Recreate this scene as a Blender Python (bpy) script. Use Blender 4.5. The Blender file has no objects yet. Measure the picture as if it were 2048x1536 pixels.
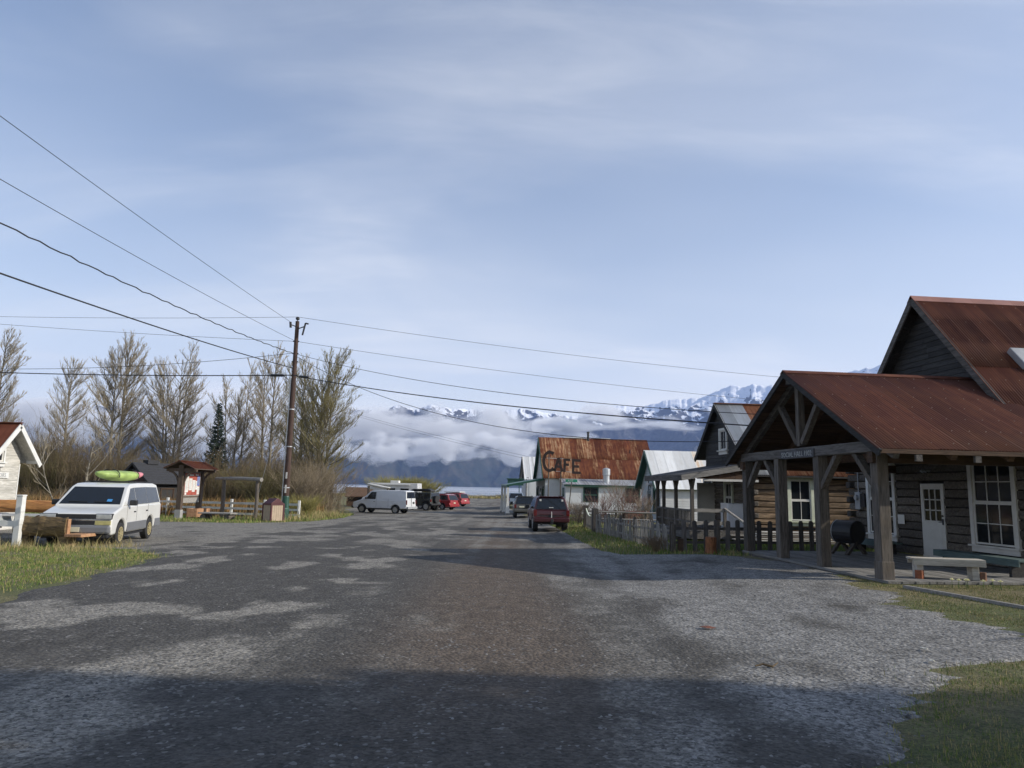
import bpy, bmesh, math, random
import numpy as np
from mathutils import Vector, Matrix, Euler
R = math.radians
sc = bpy.context.scene
C = sc.collection
rng = np.random.default_rng(7)
random.seed(7)

# ------------------------------------------------------------------ camera
PITCH, ROLL, HC, FPX = R(8.26), R(1.2), 1.65, 1420.0
cam_d = bpy.data.cameras.new('camera')
cam_d.sensor_fit = 'HORIZONTAL'; cam_d.sensor_width = 36.0
cam_d.lens = 36.0 * FPX / 2048.0
cam_d.clip_start = 0.05; cam_d.clip_end = 60000
cam = bpy.data.objects.new('camera', cam_d); C.objects.link(cam)
_fw = Vector((0, math.cos(PITCH), math.sin(PITCH)))
_u0 = Vector((0, -math.sin(PITCH), math.cos(PITCH)))
_r0 = Vector((1, 0, 0))
_rt = _r0 * math.cos(ROLL) + _u0 * math.sin(ROLL)
_up = _u0 * math.cos(ROLL) - _r0 * math.sin(ROLL)
_m = Matrix((( _rt.x, _up.x, -_fw.x, 0), (_rt.y, _up.y, -_fw.y, 0), (_rt.z, _up.z, -_fw.z, HC), (0, 0, 0, 1)))
cam.matrix_world = _m
sc.camera = cam

# ------------------------------------------------------------------ sun, sky, exposure
SUN_EL = 26.5
TO_SUN = Vector((0.985 * math.cos(R(SUN_EL)), -0.17 * math.cos(R(SUN_EL)), math.sin(R(SUN_EL)))).normalized()
sun_d = bpy.data.lights.new('sun', 'SUN')
sun_d.energy = 3.85; sun_d.angle = R(0.55); sun_d.color = (1.0, 0.93, 0.82)
sun = bpy.data.objects.new('sun', sun_d); C.objects.link(sun)
sun.rotation_euler = TO_SUN.to_track_quat('Z', 'Y').to_euler()
sun.location = (60, -10, 60)
SUN_ROT = math.atan2(TO_SUN.x, TO_SUN.y)

sc.view_settings.view_transform = 'Standard'
sc.view_settings.look = 'None'
sc.view_settings.exposure = 0.36
sc.view_settings.gamma = 1.0
sc.view_settings.use_curve_mapping = False
sc.render.engine = 'CYCLES'
sc.cycles.use_denoising = True
sc.cycles.max_bounces = 6
sc.cycles.diffuse_bounces = 3
sc.cycles.glossy_bounces = 2
sc.cycles.transmission_bounces = 2
sc.cycles.transparent_max_bounces = 12
sc.cycles.volume_bounces = 2
sc.cycles.volume_step_rate = 1.0
sc.cycles.volume_max_steps = 256
sc.cycles.caustics_reflective = False
sc.cycles.caustics_refractive = False

world = bpy.data.worlds.new('World'); sc.world = world
world.use_nodes = True
def world_sky():
    nt = world.node_tree; N = nt.nodes; L = nt.links
    N.clear()
    out = N.new('ShaderNodeOutputWorld'); bg = N.new('ShaderNodeBackground')
    L.new(bg.outputs[0], out.inputs[0])
    bg.inputs['Strength'].default_value = 0.120
    sky = N.new('ShaderNodeTexSky'); sky.sky_type = 'NISHITA'
    sky.sun_disc = False; sky.sun_elevation = R(SUN_EL); sky.sun_rotation = SUN_ROT
    sky.air_density = 1.0; sky.dust_density = 0.6; sky.ozone_density = 3.4; sky.altitude = 0
    tc = N.new('ShaderNodeTexCoord'); sep = N.new('ShaderNodeSeparateXYZ')
    L.new(tc.outputs['Generated'], sep.inputs[0])
    def mth(op, a, b=None, c=None):
        n = N.new('ShaderNodeMath'); n.operation = op
        for i, v in enumerate((a, b, c)):
            if v is None: continue
            if isinstance(v, (int, float)): n.inputs[i].default_value = v
            else: L.new(v, n.inputs[i])
        return n.outputs[0]
    zc = mth('MAXIMUM', sep.outputs['Z'], 0.0)
    d = mth('ADD', zc, 0.13)
    px = mth('DIVIDE', sep.outputs['X'], d); py = mth('DIVIDE', sep.outputs['Y'], d)
    cmb = N.new('ShaderNodeCombineXYZ'); L.new(px, cmb.inputs[0]); L.new(py, cmb.inputs[1])
    def noise(scale, det, rough, mp=None, dist=0.0):
        m = N.new('ShaderNodeMapping'); L.new(cmb.outputs[0], m.inputs[0])
        if mp:
            m.inputs['Rotation'].default_value = (0, 0, mp[0]); m.inputs['Scale'].default_value = mp[1]; m.inputs['Location'].default_value = mp[2]
        n = N.new('ShaderNodeTexNoise'); L.new(m.outputs[0], n.inputs['Vector'])
        n.inputs['Scale'].default_value = scale; n.inputs['Detail'].default_value = det
        n.inputs['Roughness'].default_value = rough; n.inputs['Distortion'].default_value = dist
        return n.outputs['Fac']
    def ramp(v, lo, hi):
        n = N.new('ShaderNodeMapRange'); n.interpolation_type = 'SMOOTHSTEP'
        L.new(v, n.inputs[0]); n.inputs[1].default_value = lo; n.inputs[2].default_value = hi
        return n.outputs[0]
    broad = ramp(noise(0.42, 3, 0.5, (0.5, (1, 1.3, 1), (2.05, 0.9, 0))), 0.38, 0.64)
    wisp = ramp(noise(0.75, 5, 0.5, (-0.75, (0.7, 1.5, 1), (0.4, 3.1, 0)), 0.8), 0.42, 0.68)
    fine = ramp(noise(2.2, 6, 0.6, (-0.35, (0.5, 1.8, 1), (5, 1, 0)), 0.5), 0.40, 0.72)
    hz = mth('POWER', mth('SUBTRACT', 1.0, zc), 3.9)           # thicker veil toward the horizon
    right = ramp(sep.outputs['X'], -0.2, 1.0)                  # the veil is brighter on the sun's side
    f = mth('ADD', 0.0, mth('MULTIPLY', broad, 0.12))
    f = mth('ADD', f, mth('MULTIPLY', wisp, mth('ADD', 0.13, mth('MULTIPLY', fine, 0.15))))
    f = mth('ADD', f, mth('MULTIPLY', hz, 1.12))
    f = mth('ADD', f, mth('MULTIPLY', mth('MULTIPLY', right, mth('SUBTRACT', 1.0, zc)), 0.16))
    f = mth('MINIMUM', f, 0.96)
    mix = N.new('ShaderNodeMix'); mix.data_type = 'RGBA'
    L.new(f, mix.inputs['Factor']); L.new(sky.outputs[0], mix.inputs['A'])
    mix.inputs['B'].default_value = (6.7, 6.75, 6.85, 1)
    L.new(mix.outputs['Result'], bg.inputs['Color'])
world_sky()

# ------------------------------------------------------------------ helpers
def sm(t):
    t = np.clip(t, 0, 1); return t * t * (3 - 2 * t)
def gz(x, y):
    """ground height"""
    y = np.asarray(y, float)
    t = np.clip((y - 55) / 20, 0, 1)
    b = np.where(y < 55, -0.0155 * y, -0.0155 * (55 + 20 * (t - t * t / 2)))
    xb = np.interp(y, [0, 20, 40, 60, 75, 110], [5, 4, 3, 1.5, -1, -2])
    return b + 0.008 * np.clip(y, 0, 40) * sm((np.asarray(x, float) - xb + 2) / 5)
def g(x, y): return float(gz(x, y))
def sight(px, py, Y):
    """where the line of sight through a picture point reaches depth Y (for measuring positions)"""
    r = _fw * FPX + _rt * (px - 1024) - _up * (py - 768)
    return Vector((r.x / r.y * Y, Y, HC + r.z / r.y * Y))

class MB:
    def __init__(s): s.v = []; s.f = []
    def add(s, vs, fs):
        n = len(s.v); s.v.extend([tuple(v) for v in vs]); s.f.extend([tuple(i + n for i in f) for f in fs]); return s
    def box(s, x0, x1, y0, y1, z0, z1, M=None):
        vs = [(x, y, z) for z in (z0, z1) for y in (y0, y1) for x in (x0, x1)]
        if M is not None: vs = [M @ Vector(v) for v in vs]
        return s.add(vs, [(0, 2, 3, 1), (4, 5, 7, 6), (0, 1, 5, 4), (2, 6, 7, 3), (0, 4, 6, 2), (1, 3, 7, 5)])
    def beam(s, a, b, w, h, up=(0, 0, 1), roll=0.0):
        a = Vector(a); b = Vector(b); d = (b - a).normalized(); up = Vector(up)
        if abs(d.dot(up)) > 0.98: up = Vector((0, 1, 0))
        x = d.cross(up).normalized(); z = x.cross(d).normalized()
        if roll: q = Matrix.Rotation(roll, 3, d); x = q @ x; z = q @ z
        vs = []
        for p in (a, b):
            for i, j in ((-1, -1), (1, -1), (1, 1), (-1, 1)): vs.append(p + x * (w / 2 * i) + z * (h / 2 * j))
        return s.add(vs, [(0, 3, 2, 1), (4, 5, 6, 7), (0, 1, 5, 4), (1, 2, 6, 5), (2, 3, 7, 6), (3, 0, 4, 7)])
    def tube(s, pts, rs, n=6, caps=True):
        pts = [Vector(p) for p in pts]
        if not hasattr(rs, '__len__'): rs = [rs] * len(pts)
        vs = []; fs = []; ref = None
        for i, p in enumerate(pts):
            d = (pts[min(i + 1, len(pts) - 1)] - pts[max(i - 1, 0)]).normalized()
            if ref is None: ref = Vector((0, 0, 1)) if abs(d.z) < 0.9 else Vector((0, 1, 0))
            x = d.cross(ref).normalized(); y = d.cross(x).normalized(); ref = -y if False else ref
            for k in range(n):
                a = 2 * math.pi * k / n
                vs.append(p + x * (rs[i] * math.cos(a)) + y * (rs[i] * math.sin(a)))
        for i in range(len(pts) - 1):
            for k in range(n):
                k2 = (k + 1) % n
                fs.append((i * n + k, (i + 1) * n + k, (i + 1) * n + k2, i * n + k2))
        if caps:
            fs.append(tuple(range(n))); fs.append(tuple((len(pts) - 1) * n + k for k in range(n - 1, -1, -1)))
        return s.add(vs, fs)
    def prism(s, poly, axis, lo, hi):
        """poly in the plane across the axis ('x': (y,z), 'y': (x,z), 'z': (x,y))"""
        def P(u, v, t): return {'x': (t, u, v), 'y': (u, t, v), 'z': (u, v, t)}[axis]
        n = len(poly)
        vs = [P(u, v, lo) for u, v in poly] + [P(u, v, hi) for u, v in poly]
        fs = [tuple(range(n)), tuple(range(2 * n - 1, n - 1, -1))]
        fs += [(i, i + n, (i + 1) % n + n, (i + 1) % n) for i in range(n)]
        return s.add(vs, fs)
    def quad(s, *vs): return s.add(vs, [tuple(range(len(vs)))])
    def mesh(s, name, fix=True, smooth=False):
        me = bpy.data.meshes.new(name); me.from_pydata(s.v, [], s.f)
        if fix and len(s.f) < 6000:
            bm = bmesh.new(); bm.from_mesh(me); bmesh.ops.recalc_face_normals(bm, faces=bm.faces); bm.to_mesh(me); bm.free()
        if smooth: me.polygons.foreach_set('use_smooth', [True] * len(me.polygons))
        return me
    def build(s, name, m, parent=None, loc=None, rz=0.0, bevel=0.0, smooth=False, seg=2, fix=True):
        me = s.mesh(name, fix, smooth); me.materials.append(m)
        return link(name, me, parent, loc, rz, bevel, seg)

def link(name, me, parent=None, loc=None, rz=0.0, bevel=0.0, seg=2):
    o = bpy.data.objects.new(name, me); C.objects.link(o)
    if parent is not None: o.parent = parent
    if loc is not None: o.location = loc
    if rz: o.rotation_euler = (0, 0, rz)
    if bevel:
        b = o.modifiers.new('bevel', 'BEVEL'); b.width = bevel; b.segments = seg; b.limit_method = 'ANGLE'; b.angle_limit = R(32)
        b.harden_normals = False
    return o
def np_mesh(name, verts, faces, m=None, smooth=False):
    """verts (n,3), faces (k,3|4) numpy"""
    me = bpy.data.meshes.new(name)
    verts = np.asarray(verts, np.float32); faces = np.asarray(faces, np.int32)
    k = faces.shape[1]
    me.vertices.add(len(verts)); me.vertices.foreach_set('co', verts.ravel())
    me.loops.add(faces.size); me.loops.foreach_set('vertex_index', faces.ravel())
    me.polygons.add(len(faces)); me.polygons.foreach_set('loop_start', np.arange(0, faces.size, k, dtype=np.int32))
    me.polygons.foreach_set('loop_total', np.full(len(faces), k, np.int32))
    if smooth: me.polygons.foreach_set('use_smooth', np.ones(len(faces), bool))
    me.update(calc_edges=True)
    if m: me.materials.append(m)
    return me
def tag(o, label=None, cat=None, group=None, kind=None):
    if label: o['label'] = label
    if cat: o['category'] = cat
    if group: o['group'] = group
    if kind: o['kind'] = kind
    return o
def thing(name, label, cat, loc=(0, 0, 0), rz=0.0, group=None):
    o = bpy.data.objects.new(name, None); C.objects.link(o); o.empty_display_size = 0.3
    o.location = loc; o.rotation_euler = (0, 0, rz)
    return tag(o, label, cat, group)
def copy_tree(o, parent=None):
    c = o.copy(); C.objects.link(c); c.parent = parent
    for ch in list(o.children): copy_tree(ch, c)
    return c

# ------------------------------------------------------------------ materials
class NT:
    def __init__(s, name):
        s.m = bpy.data.materials.new(name); s.m.use_nodes = True
        s.nt = s.m.node_tree; s.N = s.nt.nodes; s.L = s.nt.links
        s.b = s.N['Principled BSDF']; s.out = s.N['Material Output']
    def set(s, n, k, v):
        if isinstance(v, bpy.types.NodeSocket): s.L.new(v, n.inputs[k])
        else: n.inputs[k].default_value = v
    def coord(s, which='Object'):
        return s.N.new('ShaderNodeTexCoord').outputs[which]
    def pos(s): return s.N.new('ShaderNodeNewGeometry').outputs['Position']
    def mapping(s, v, scale=(1, 1, 1), loc=(0, 0, 0), rot=(0, 0, 0)):
        n = s.N.new('ShaderNodeMapping'); s.L.new(v, n.inputs[0])
        n.inputs['Scale'].default_value = scale; n.inputs['Location'].default_value = loc; n.inputs['Rotation'].default_value = rot
        return n.outputs[0]
    def noise(s, v, scale=5, det=4, rough=0.55, dist=0.0, out='Fac'):
        n = s.N.new('ShaderNodeTexNoise'); s.L.new(v, n.inputs['Vector'])
        n.inputs['Scale'].default_value = scale; n.inputs['Detail'].default_value = det
        n.inputs['Roughness'].default_value = rough; n.inputs['Distortion'].default_value = dist
        return n.outputs[out]
    def voro(s, v, scale, out='Distance', feature='F1'):
        n = s.N.new('ShaderNodeTexVoronoi'); n.feature = feature; s.L.new(v, n.inputs['Vector']); n.inputs['Scale'].default_value = scale
        return n.outputs[out]
    def rng(s, v, lo, hi, a=0.0, b=1.0, smooth=True):
        n = s.N.new('ShaderNodeMapRange'); n.interpolation_type = 'SMOOTHSTEP' if smooth else 'LINEAR'
        s.L.new(v, n.inputs[0])
        for i, k in enumerate((lo, hi, a, b)): n.inputs[i + 1].default_value = k
        return n.outputs[0]
    def math(s, op, a, b=None):
        n = s.N.new('ShaderNodeMath'); n.operation = op
        for i, v in enumerate((a, b)):
            if v is None: continue
            s.set(n, i, v)
        return n.outputs[0]
    def mix(s, f, a, b, blend='MIX'):
        n = s.N.new('ShaderNodeMix'); n.data_type = 'RGBA'; n.blend_type = blend
        for k, v in (('Factor', f), ('A', a), ('B', b)):
            if isinstance(v, tuple) and len(v) == 3: v = v + (1,)
            s.set(n, k, v)
        return n.outputs['Result']
    def rand(s): return s.N.new('ShaderNodeObjectInfo').outputs['Random']
    def scale_col(s, c, f):
        n = s.N.new('ShaderNodeVectorMath'); n.operation = 'SCALE'
        s.set(n, 0, c); s.set(n, 'Scale', f); return n.outputs[0]
    def bump(s, h, strength=0.3, dist=0.02):
        n = s.N.new('ShaderNodeBump'); n.inputs['Strength'].default_value = strength; n.inputs['Distance'].default_value = dist
        s.L.new(h, n.inputs['Height']); s.L.new(n.outputs[0], s.b.inputs['Normal'])
    def attr(s, name, out='Fac'):
        n = s.N.new('ShaderNodeAttribute'); n.attribute_name = name; return n.outputs[out]
    def fin(s, col=None, rough=None, metal=None, spec=None):
        for k, v in (('Base Color', col), ('Roughness', rough), ('Metallic', metal), ('Specular IOR Level', spec)):
            if v is None: continue
            if isinstance(v, tuple) and len(v) == 3: v = v + (1,)
            s.set(s.b, k, v)
        return s.m

def paint(name, col, rough=0.5, var=0.12, scale=4.0, metal=0.0, coat=0.0, dirt=None, bump=0.0):
    t = NT(name); v = t.coord()
    n = t.noise(v, scale, 5, 0.6)
    c = t.mix(t.rng(n, 0.3, 0.7), tuple(x * (1 - var) for x in col), tuple(min(1, x * (1 + var)) for x in col))
    if dirt:
        c = t.mix(t.math('MULTIPLY', t.rng(t.noise(v, scale * 0.6, 6, 0.65), 0.48, 0.75), dirt[1]), c, dirt[0])
    if coat: t.b.inputs['Coat Weight'].default_value = coat; t.b.inputs['Coat Roughness'].default_value = 0.08
    if bump: t.bump(t.noise(v, scale * 8, 4, 0.6), bump, 0.01)
    return t.fin(c, t.rng(n, 0.2, 0.8, rough * 0.85, min(1, rough * 1.15)), metal)
def wood(name, c1, c2, stretch=(1, 12, 12), scale=2.0, rough=0.85, rnd=0.35, bump=0.35, stain=None):
    """grain runs along the axis with the small stretch number"""
    t = NT(name); v = t.coord()
    r = t.rand()
    off = t.N.new('ShaderNodeVectorMath'); off.operation = 'ADD'; t.L.new(v, off.inputs[0])
    cr = t.N.new('ShaderNodeCombineXYZ')
    for i in range(3): t.L.new(t.math('MULTIPLY', r, 17.0 + 9 * i), cr.inputs[i])
    t.L.new(cr.outputs[0], off.inputs[1])
    vv = t.mapping(off.outputs[0], stretch)
    n = t.noise(vv, scale, 6, 0.65, 0.4); n2 = t.noise(vv, scale * 4, 4, 0.6)
    f = t.math('ADD', t.math('MULTIPLY', n, 0.65), t.math('MULTIPLY', n2, 0.35))
    c = t.mix(t.rng(f, 0.32, 0.68), c1, c2)
    if stain: c = t.mix(t.rng(t.noise(off.outputs[0], 1.3, 5, 0.6), 0.5, 0.75, 0, stain[1]), c, stain[0])
    c = t.scale_col(c, t.rng(r, 0, 1, 1 - rnd, 1 + rnd, False))
    t.bump(f, bump, 0.012)
    return t.fin(c, rough)
M = {}
# ================================================================== SETTING
from mathutils import noise as mnoise
def fbm(x, y, z=0.0, o=4):
    return mnoise.fractal(Vector((x, y, z)), 1.0, 2.0, o)

# ---- land
def land_mat():
    t = NT('soil_and_turf'); p = t.pos()
    n1 = t.noise(p, 0.35, 5, 0.6); n2 = t.noise(p, 6, 5, 0.65)
    c = t.mix(t.rng(n1, 0.38, 0.62), (0.105, 0.125, 0.035), (0.22, 0.185, 0.09))
    c = t.mix(t.rng(n2, 0.4, 0.7, 0, 0.6), c, (0.05, 0.055, 0.022))
    n3 = t.noise(p, 40, 4, 0.7)
    c = t.scale_col(c, t.rng(n3, 0.3, 0.7, 0.45, 1.5))
    c = t.mix(t.rng(t.noise(p, 17, 4, 0.7), 0.52, 0.68, 0, 0.75), c, (0.24, 0.19, 0.10))
    t.bump(t.math('ADD', n2, n3), 0.9, 0.05)
    return t.fin(c, 0.95)
def ground():
    xs = np.concatenate([[-3000, -1200, -500, -250, -140], np.arange(-100, -30, 2.5), np.arange(-30, 30, 0.5), np.arange(30, 101, 2.5), [140, 250, 500, 1200, 3000]])
    ys = np.concatenate([[-400, -150, -60], np.arange(-30, 0, 2), np.arange(0, 60, 0.5), np.arange(60, 164, 2.0), [164, 166, 168, 170, 172, 176, 182]])
    X, Y = np.meshgrid(xs, ys); Z = gz(X, Y)
    berm = 0.38 * np.exp(-((Y - 168) / 2.6) ** 2)
    Z = Z + berm - 5.0 * sm((Y - 171) / 10)
    n, m = X.shape
    V = np.stack([X, Y, Z], -1).reshape(-1, 3)
    i = np.arange(n - 1)[:, None] * m + np.arange(m - 1)[None]
    F = np.stack([i, i + 1, i + m + 1, i + m], -1).reshape(-1, 4)
    o = link('ground', np_mesh('ground', V, F, land_mat(), True)); tag(o, kind='structure')
ground()

# ---- the gravel street with its lot on the left
XL = ([-12, 11, 14.3, 18.6, 20.6, 21.4, 22.2, 37.5, 38.6, 39.4, 44, 52, 60, 70, 76, 100, 130, 160],
      [-7.6, -7.6, -8.3, -9.0, -10.6, -18, -46, -46, -24, -14.6, -12.2, -12.2, -13.2, -15.6, -17.5, -18, -16, -14])
XR = ([-12, 0, 4.6, 5.4, 6.6, 7.6, 8.2, 9.3, 10.8, 13.5, 16.5, 19.5, 21.0, 21.8, 23.5, 28, 37.6, 50, 60, 75, 100, 160],
      [2.6, 2.6, 2.75, 3.1, 3.7, 4.5, 6.5, 6.7, 6.4, 6.9, 7.55, 7.3, 6.2, 3.6, 3.25, 3.05, 2.9, 2.5, 1.9, 0.6, -0.6, -2.0])
def xl(y): return np.interp(y, *XL)
def xr(y): return np.interp(y, *XR)
def road_mat():
    t = NT('gravel_road'); p = t.pos()
    dry = t.attr('dry'); brown = t.attr('brown'); blue = t.attr('crushed')
    v1 = t.voro(p, 32, 'Color'); sep = t.N.new('ShaderNodeSeparateColor'); t.L.new(v1, sep.inputs[0])
    v2 = t.voro(p, 70, 'Color'); sep2 = t.N.new('ShaderNodeSeparateColor'); t.L.new(v2, sep2.inputs[0])
    n = t.noise(p, 1.6, 6, 0.7); nf = t.noise(p, 14, 5, 0.7)
    d = t.math('ADD', dry, t.math('MULTIPLY', t.math('SUBTRACT', nf, 0.5), 0.9))
    d = t.math('ADD', d, t.math('MULTIPLY', t.math('SUBTRACT', n, 0.5), 0.5))
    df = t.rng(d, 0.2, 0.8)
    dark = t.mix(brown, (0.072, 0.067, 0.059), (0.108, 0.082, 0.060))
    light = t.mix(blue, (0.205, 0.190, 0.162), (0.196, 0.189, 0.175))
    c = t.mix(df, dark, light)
    peb = t.math('ADD', t.math('MULTIPLY', sep.outputs[0], 0.6), t.math('MULTIPLY', sep2.outputs[0], 0.4))
    amp = t.rng(df, 0, 1, 0.55, 1.0)
    k = t.math('ADD', 1.0, t.math('MULTIPLY', t.math('SUBTRACT', peb, 0.5), t.math('MULTIPLY', amp, 1.75)))
    c = t.scale_col(c, k)
    c = t.scale_col(c, t.rng(t.noise(t.mapping(p, (1, 0.6, 1)), 5.5, 5, 0.7), 0.25, 0.75, 0.72, 1.28))
    # scattered pale chips on the dark compacted surface
    chip = t.math('MULTIPLY', t.rng(sep.outputs[1], 0.90, 0.93), t.rng(t.noise(p, 2.3, 3, 0.6), 0.42, 0.62))
    c = t.mix(t.math('MULTIPLY', chip, 0.65), c, (0.26, 0.25, 0.23))
    h = t.math('ADD', t.math('MULTIPLY', t.voro(p, 24), -1.0), t.math('MULTIPLY', nf, 0.8))
    t.bump(h, 0.75, 0.018)
    return t.fin(c, 0.9, 0.0, 0.3)
def road():
    ys = [-12.0, -8, -5, -3, -1.5, -0.5, 0.5]; y = 1.2
    while y < 160:
        ys.append(y); y += max(0.07, 0.0115 * y)
        if 20 < y < 23 or 37 < y < 40: y = ys[-1] + 0.15
    ys = np.array(ys); nU = 190
    U = np.linspace(0, 1, nU)
    L_, R_ = xl(ys), xr(ys)
    for i, y in enumerate(ys):
        L_[i] += 0.35 * fbm(0.9 * y, 3.3) ; R_[i] += (0.40 if y < 21 else 0.2) * fbm(0.8 * y, 9.1) + (0.30 if y < 21 else 0.05) * fbm(3.1 * y, 2.7) + (0.22 if y < 21 else 0.03) * fbm(9.0 * y, 6.2)
    # keep most columns on the street itself even where the lot widens the row
    X = np.empty((len(ys), nU))
    for i in range(len(ys)):
        l, r = L_[i], R_[i]
        if l < -15:
            k = 30; X[i, :k] = np.linspace(l, -14, k, endpoint=False); X[i, k:] = np.linspace(-14, r, nU - k)
        else: X[i] = np.linspace(l, r, nU)
    Y = np.repeat(ys[:, None], nU, 1)
    edge = np.minimum(X - L_[:, None], R_[:, None] - X)
    Z = gz(X, Y) + 0.032 * sm(edge / 0.45) - 0.010
    dry = np.zeros_like(X); brown = np.zeros_like(X); blue = np.zeros_like(X)
    for i in range(X.shape[0]):
        for j in range(X.shape[1]):
            x, yy = X[i, j], Y[i, j]
            f1 = fbm(x * 0.28, yy * 0.20, 1.7, 4); f2 = fbm(x * 0.75, yy * 0.55, 5.1, 4)
            right = float(sm((x - (0.2 + 0.06 * yy * 0.3 + 0.8 * f1)) / 2.2)) if yy < 24 else 0.0
            left = float(sm((-1.6 - x) / 2.0))
            v = 0.12 + 0.55 * f2 * (0.6 + left) + 0.28 * f1
            v = max(v, 0) if yy > 9 else max(0.0, v * 0.6)
            # pale patches on the left half of the middle distance
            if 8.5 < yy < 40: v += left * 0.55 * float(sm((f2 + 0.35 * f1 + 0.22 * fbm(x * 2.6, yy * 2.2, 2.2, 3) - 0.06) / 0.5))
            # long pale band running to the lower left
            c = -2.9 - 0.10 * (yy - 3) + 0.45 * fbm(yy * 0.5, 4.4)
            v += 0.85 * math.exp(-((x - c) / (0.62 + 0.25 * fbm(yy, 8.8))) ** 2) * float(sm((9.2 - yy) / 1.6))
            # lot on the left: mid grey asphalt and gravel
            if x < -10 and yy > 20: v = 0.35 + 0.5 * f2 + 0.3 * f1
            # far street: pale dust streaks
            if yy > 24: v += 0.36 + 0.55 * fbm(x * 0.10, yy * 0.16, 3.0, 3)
            tr = fbm(x * 1.7 + 0.4 * fbm(yy * 0.15, 1.1), yy * 0.05, 6.6, 3)      # wheel tracks along the street
            v += 0.30 * tr * (1 if yy < 60 else 0.4)
            v = v * (1 - right) + right * (0.74 + 0.55 * f2 + 0.25 * tr)
            # dark rut across the gravel near the right foreground
            v -= 0.55 * math.exp(-((x - 1.9) / 0.7) ** 2 - ((yy - 4.75) / 0.35) ** 2)
            dry[i, j] = v
            brown[i, j] = float(sm(1.2 - abs(x + 0.1 + 0.05 * yy * 0.3) / 1.6)) * float(sm((yy - 3) / 6)) * 0.9
            blue[i, j] = right
    n, m = X.shape
    V = np.stack([X, Y, Z], -1).reshape(-1, 3)
    i = np.arange(n - 1)[:, None] * m + np.arange(m - 1)[None]
    F = np.stack([i, i + 1, i + m + 1, i + m], -1).reshape(-1, 4)
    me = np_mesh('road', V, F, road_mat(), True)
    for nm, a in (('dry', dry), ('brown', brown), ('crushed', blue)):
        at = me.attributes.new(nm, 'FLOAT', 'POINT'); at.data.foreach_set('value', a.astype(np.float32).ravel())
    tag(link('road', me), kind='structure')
road()

# ---- loose stones on the street
def pebbles():
    n = 26000
    r = rng.random(n); y = 2.6 + (17 - 2.6) * r ** 1.7
    x = -0.78 * y + (1.5 * y) * rng.random(n)
    keep = (x > xl(y) + 0.05) & (x < xr(y) - 0.05 - 0.5 * rng.random(n))
    # clusters
    cl = np.array([fbm(a * 0.8, b * 0.8, 2.0, 3) for a, b in zip(x, y)])
    keep &= (rng.random(n) < np.clip(0.32 + 1.5 * cl, 0.05, 1)) | ((x > 0.8) & (rng.random(n) < 0.65))
    x, y = x[keep], y[keep]; n = len(x)
    s = 0.0045 + 0.020 * rng.random(n) ** 4 + 0.002 * (y / 10)
    base = np.array([[1, 0, 0], [0.3, 0.95, 0.1], [-0.8, 0.55, 0], [-0.75, -0.6, 0.1], [0.4, -0.9, 0], [0.1, 0.05, 0.75], [0, 0, -0.6]], float)
    tri = np.array([[0, 1, 5], [1, 2, 5], [2, 3, 5], [3, 4, 5], [4, 0, 5]])
    jit = 1 + 0.45 * (rng.random((n, 7, 3)) - 0.5)
    a = rng.random(n) * 6.28; ca, sa = np.cos(a), np.sin(a)
    P = base[None] * jit * s[:, None, None]
    P[:, :, 0] *= 1 + 0.7 * rng.random(n)[:, None]
    X = P[..., 0] * ca[:, None] - P[..., 1] * sa[:, None]; Y = P[..., 0] * sa[:, None] + P[..., 1] * ca[:, None]
    V = np.stack([X + x[:, None], Y + y[:, None], P[..., 2] + (gz(x, y) + 0.016)[:, None]], -1).reshape(-1, 3)
    F = (tri[None] + 7 * np.arange(n)[:, None, None]).reshape(-1, 3)
    t = NT('pebble'); tint = t.attr('tint')
    c = t.mix(tint, (0.055, 0.054, 0.052), (0.27, 0.26, 0.24)); t.fin(c, 0.85)
    me = np_mesh('gravel', V, F, t.m)
    at = me.attributes.new('tint', 'FLOAT', 'POINT'); at.data.foreach_set('value', np.repeat(rng.random(n) ** 1.6, 7).astype(np.float32))
    tag(link('gravel', me), 'loose grey gravel stones scattered over the compacted street', kind='stuff')
pebbles()

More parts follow.
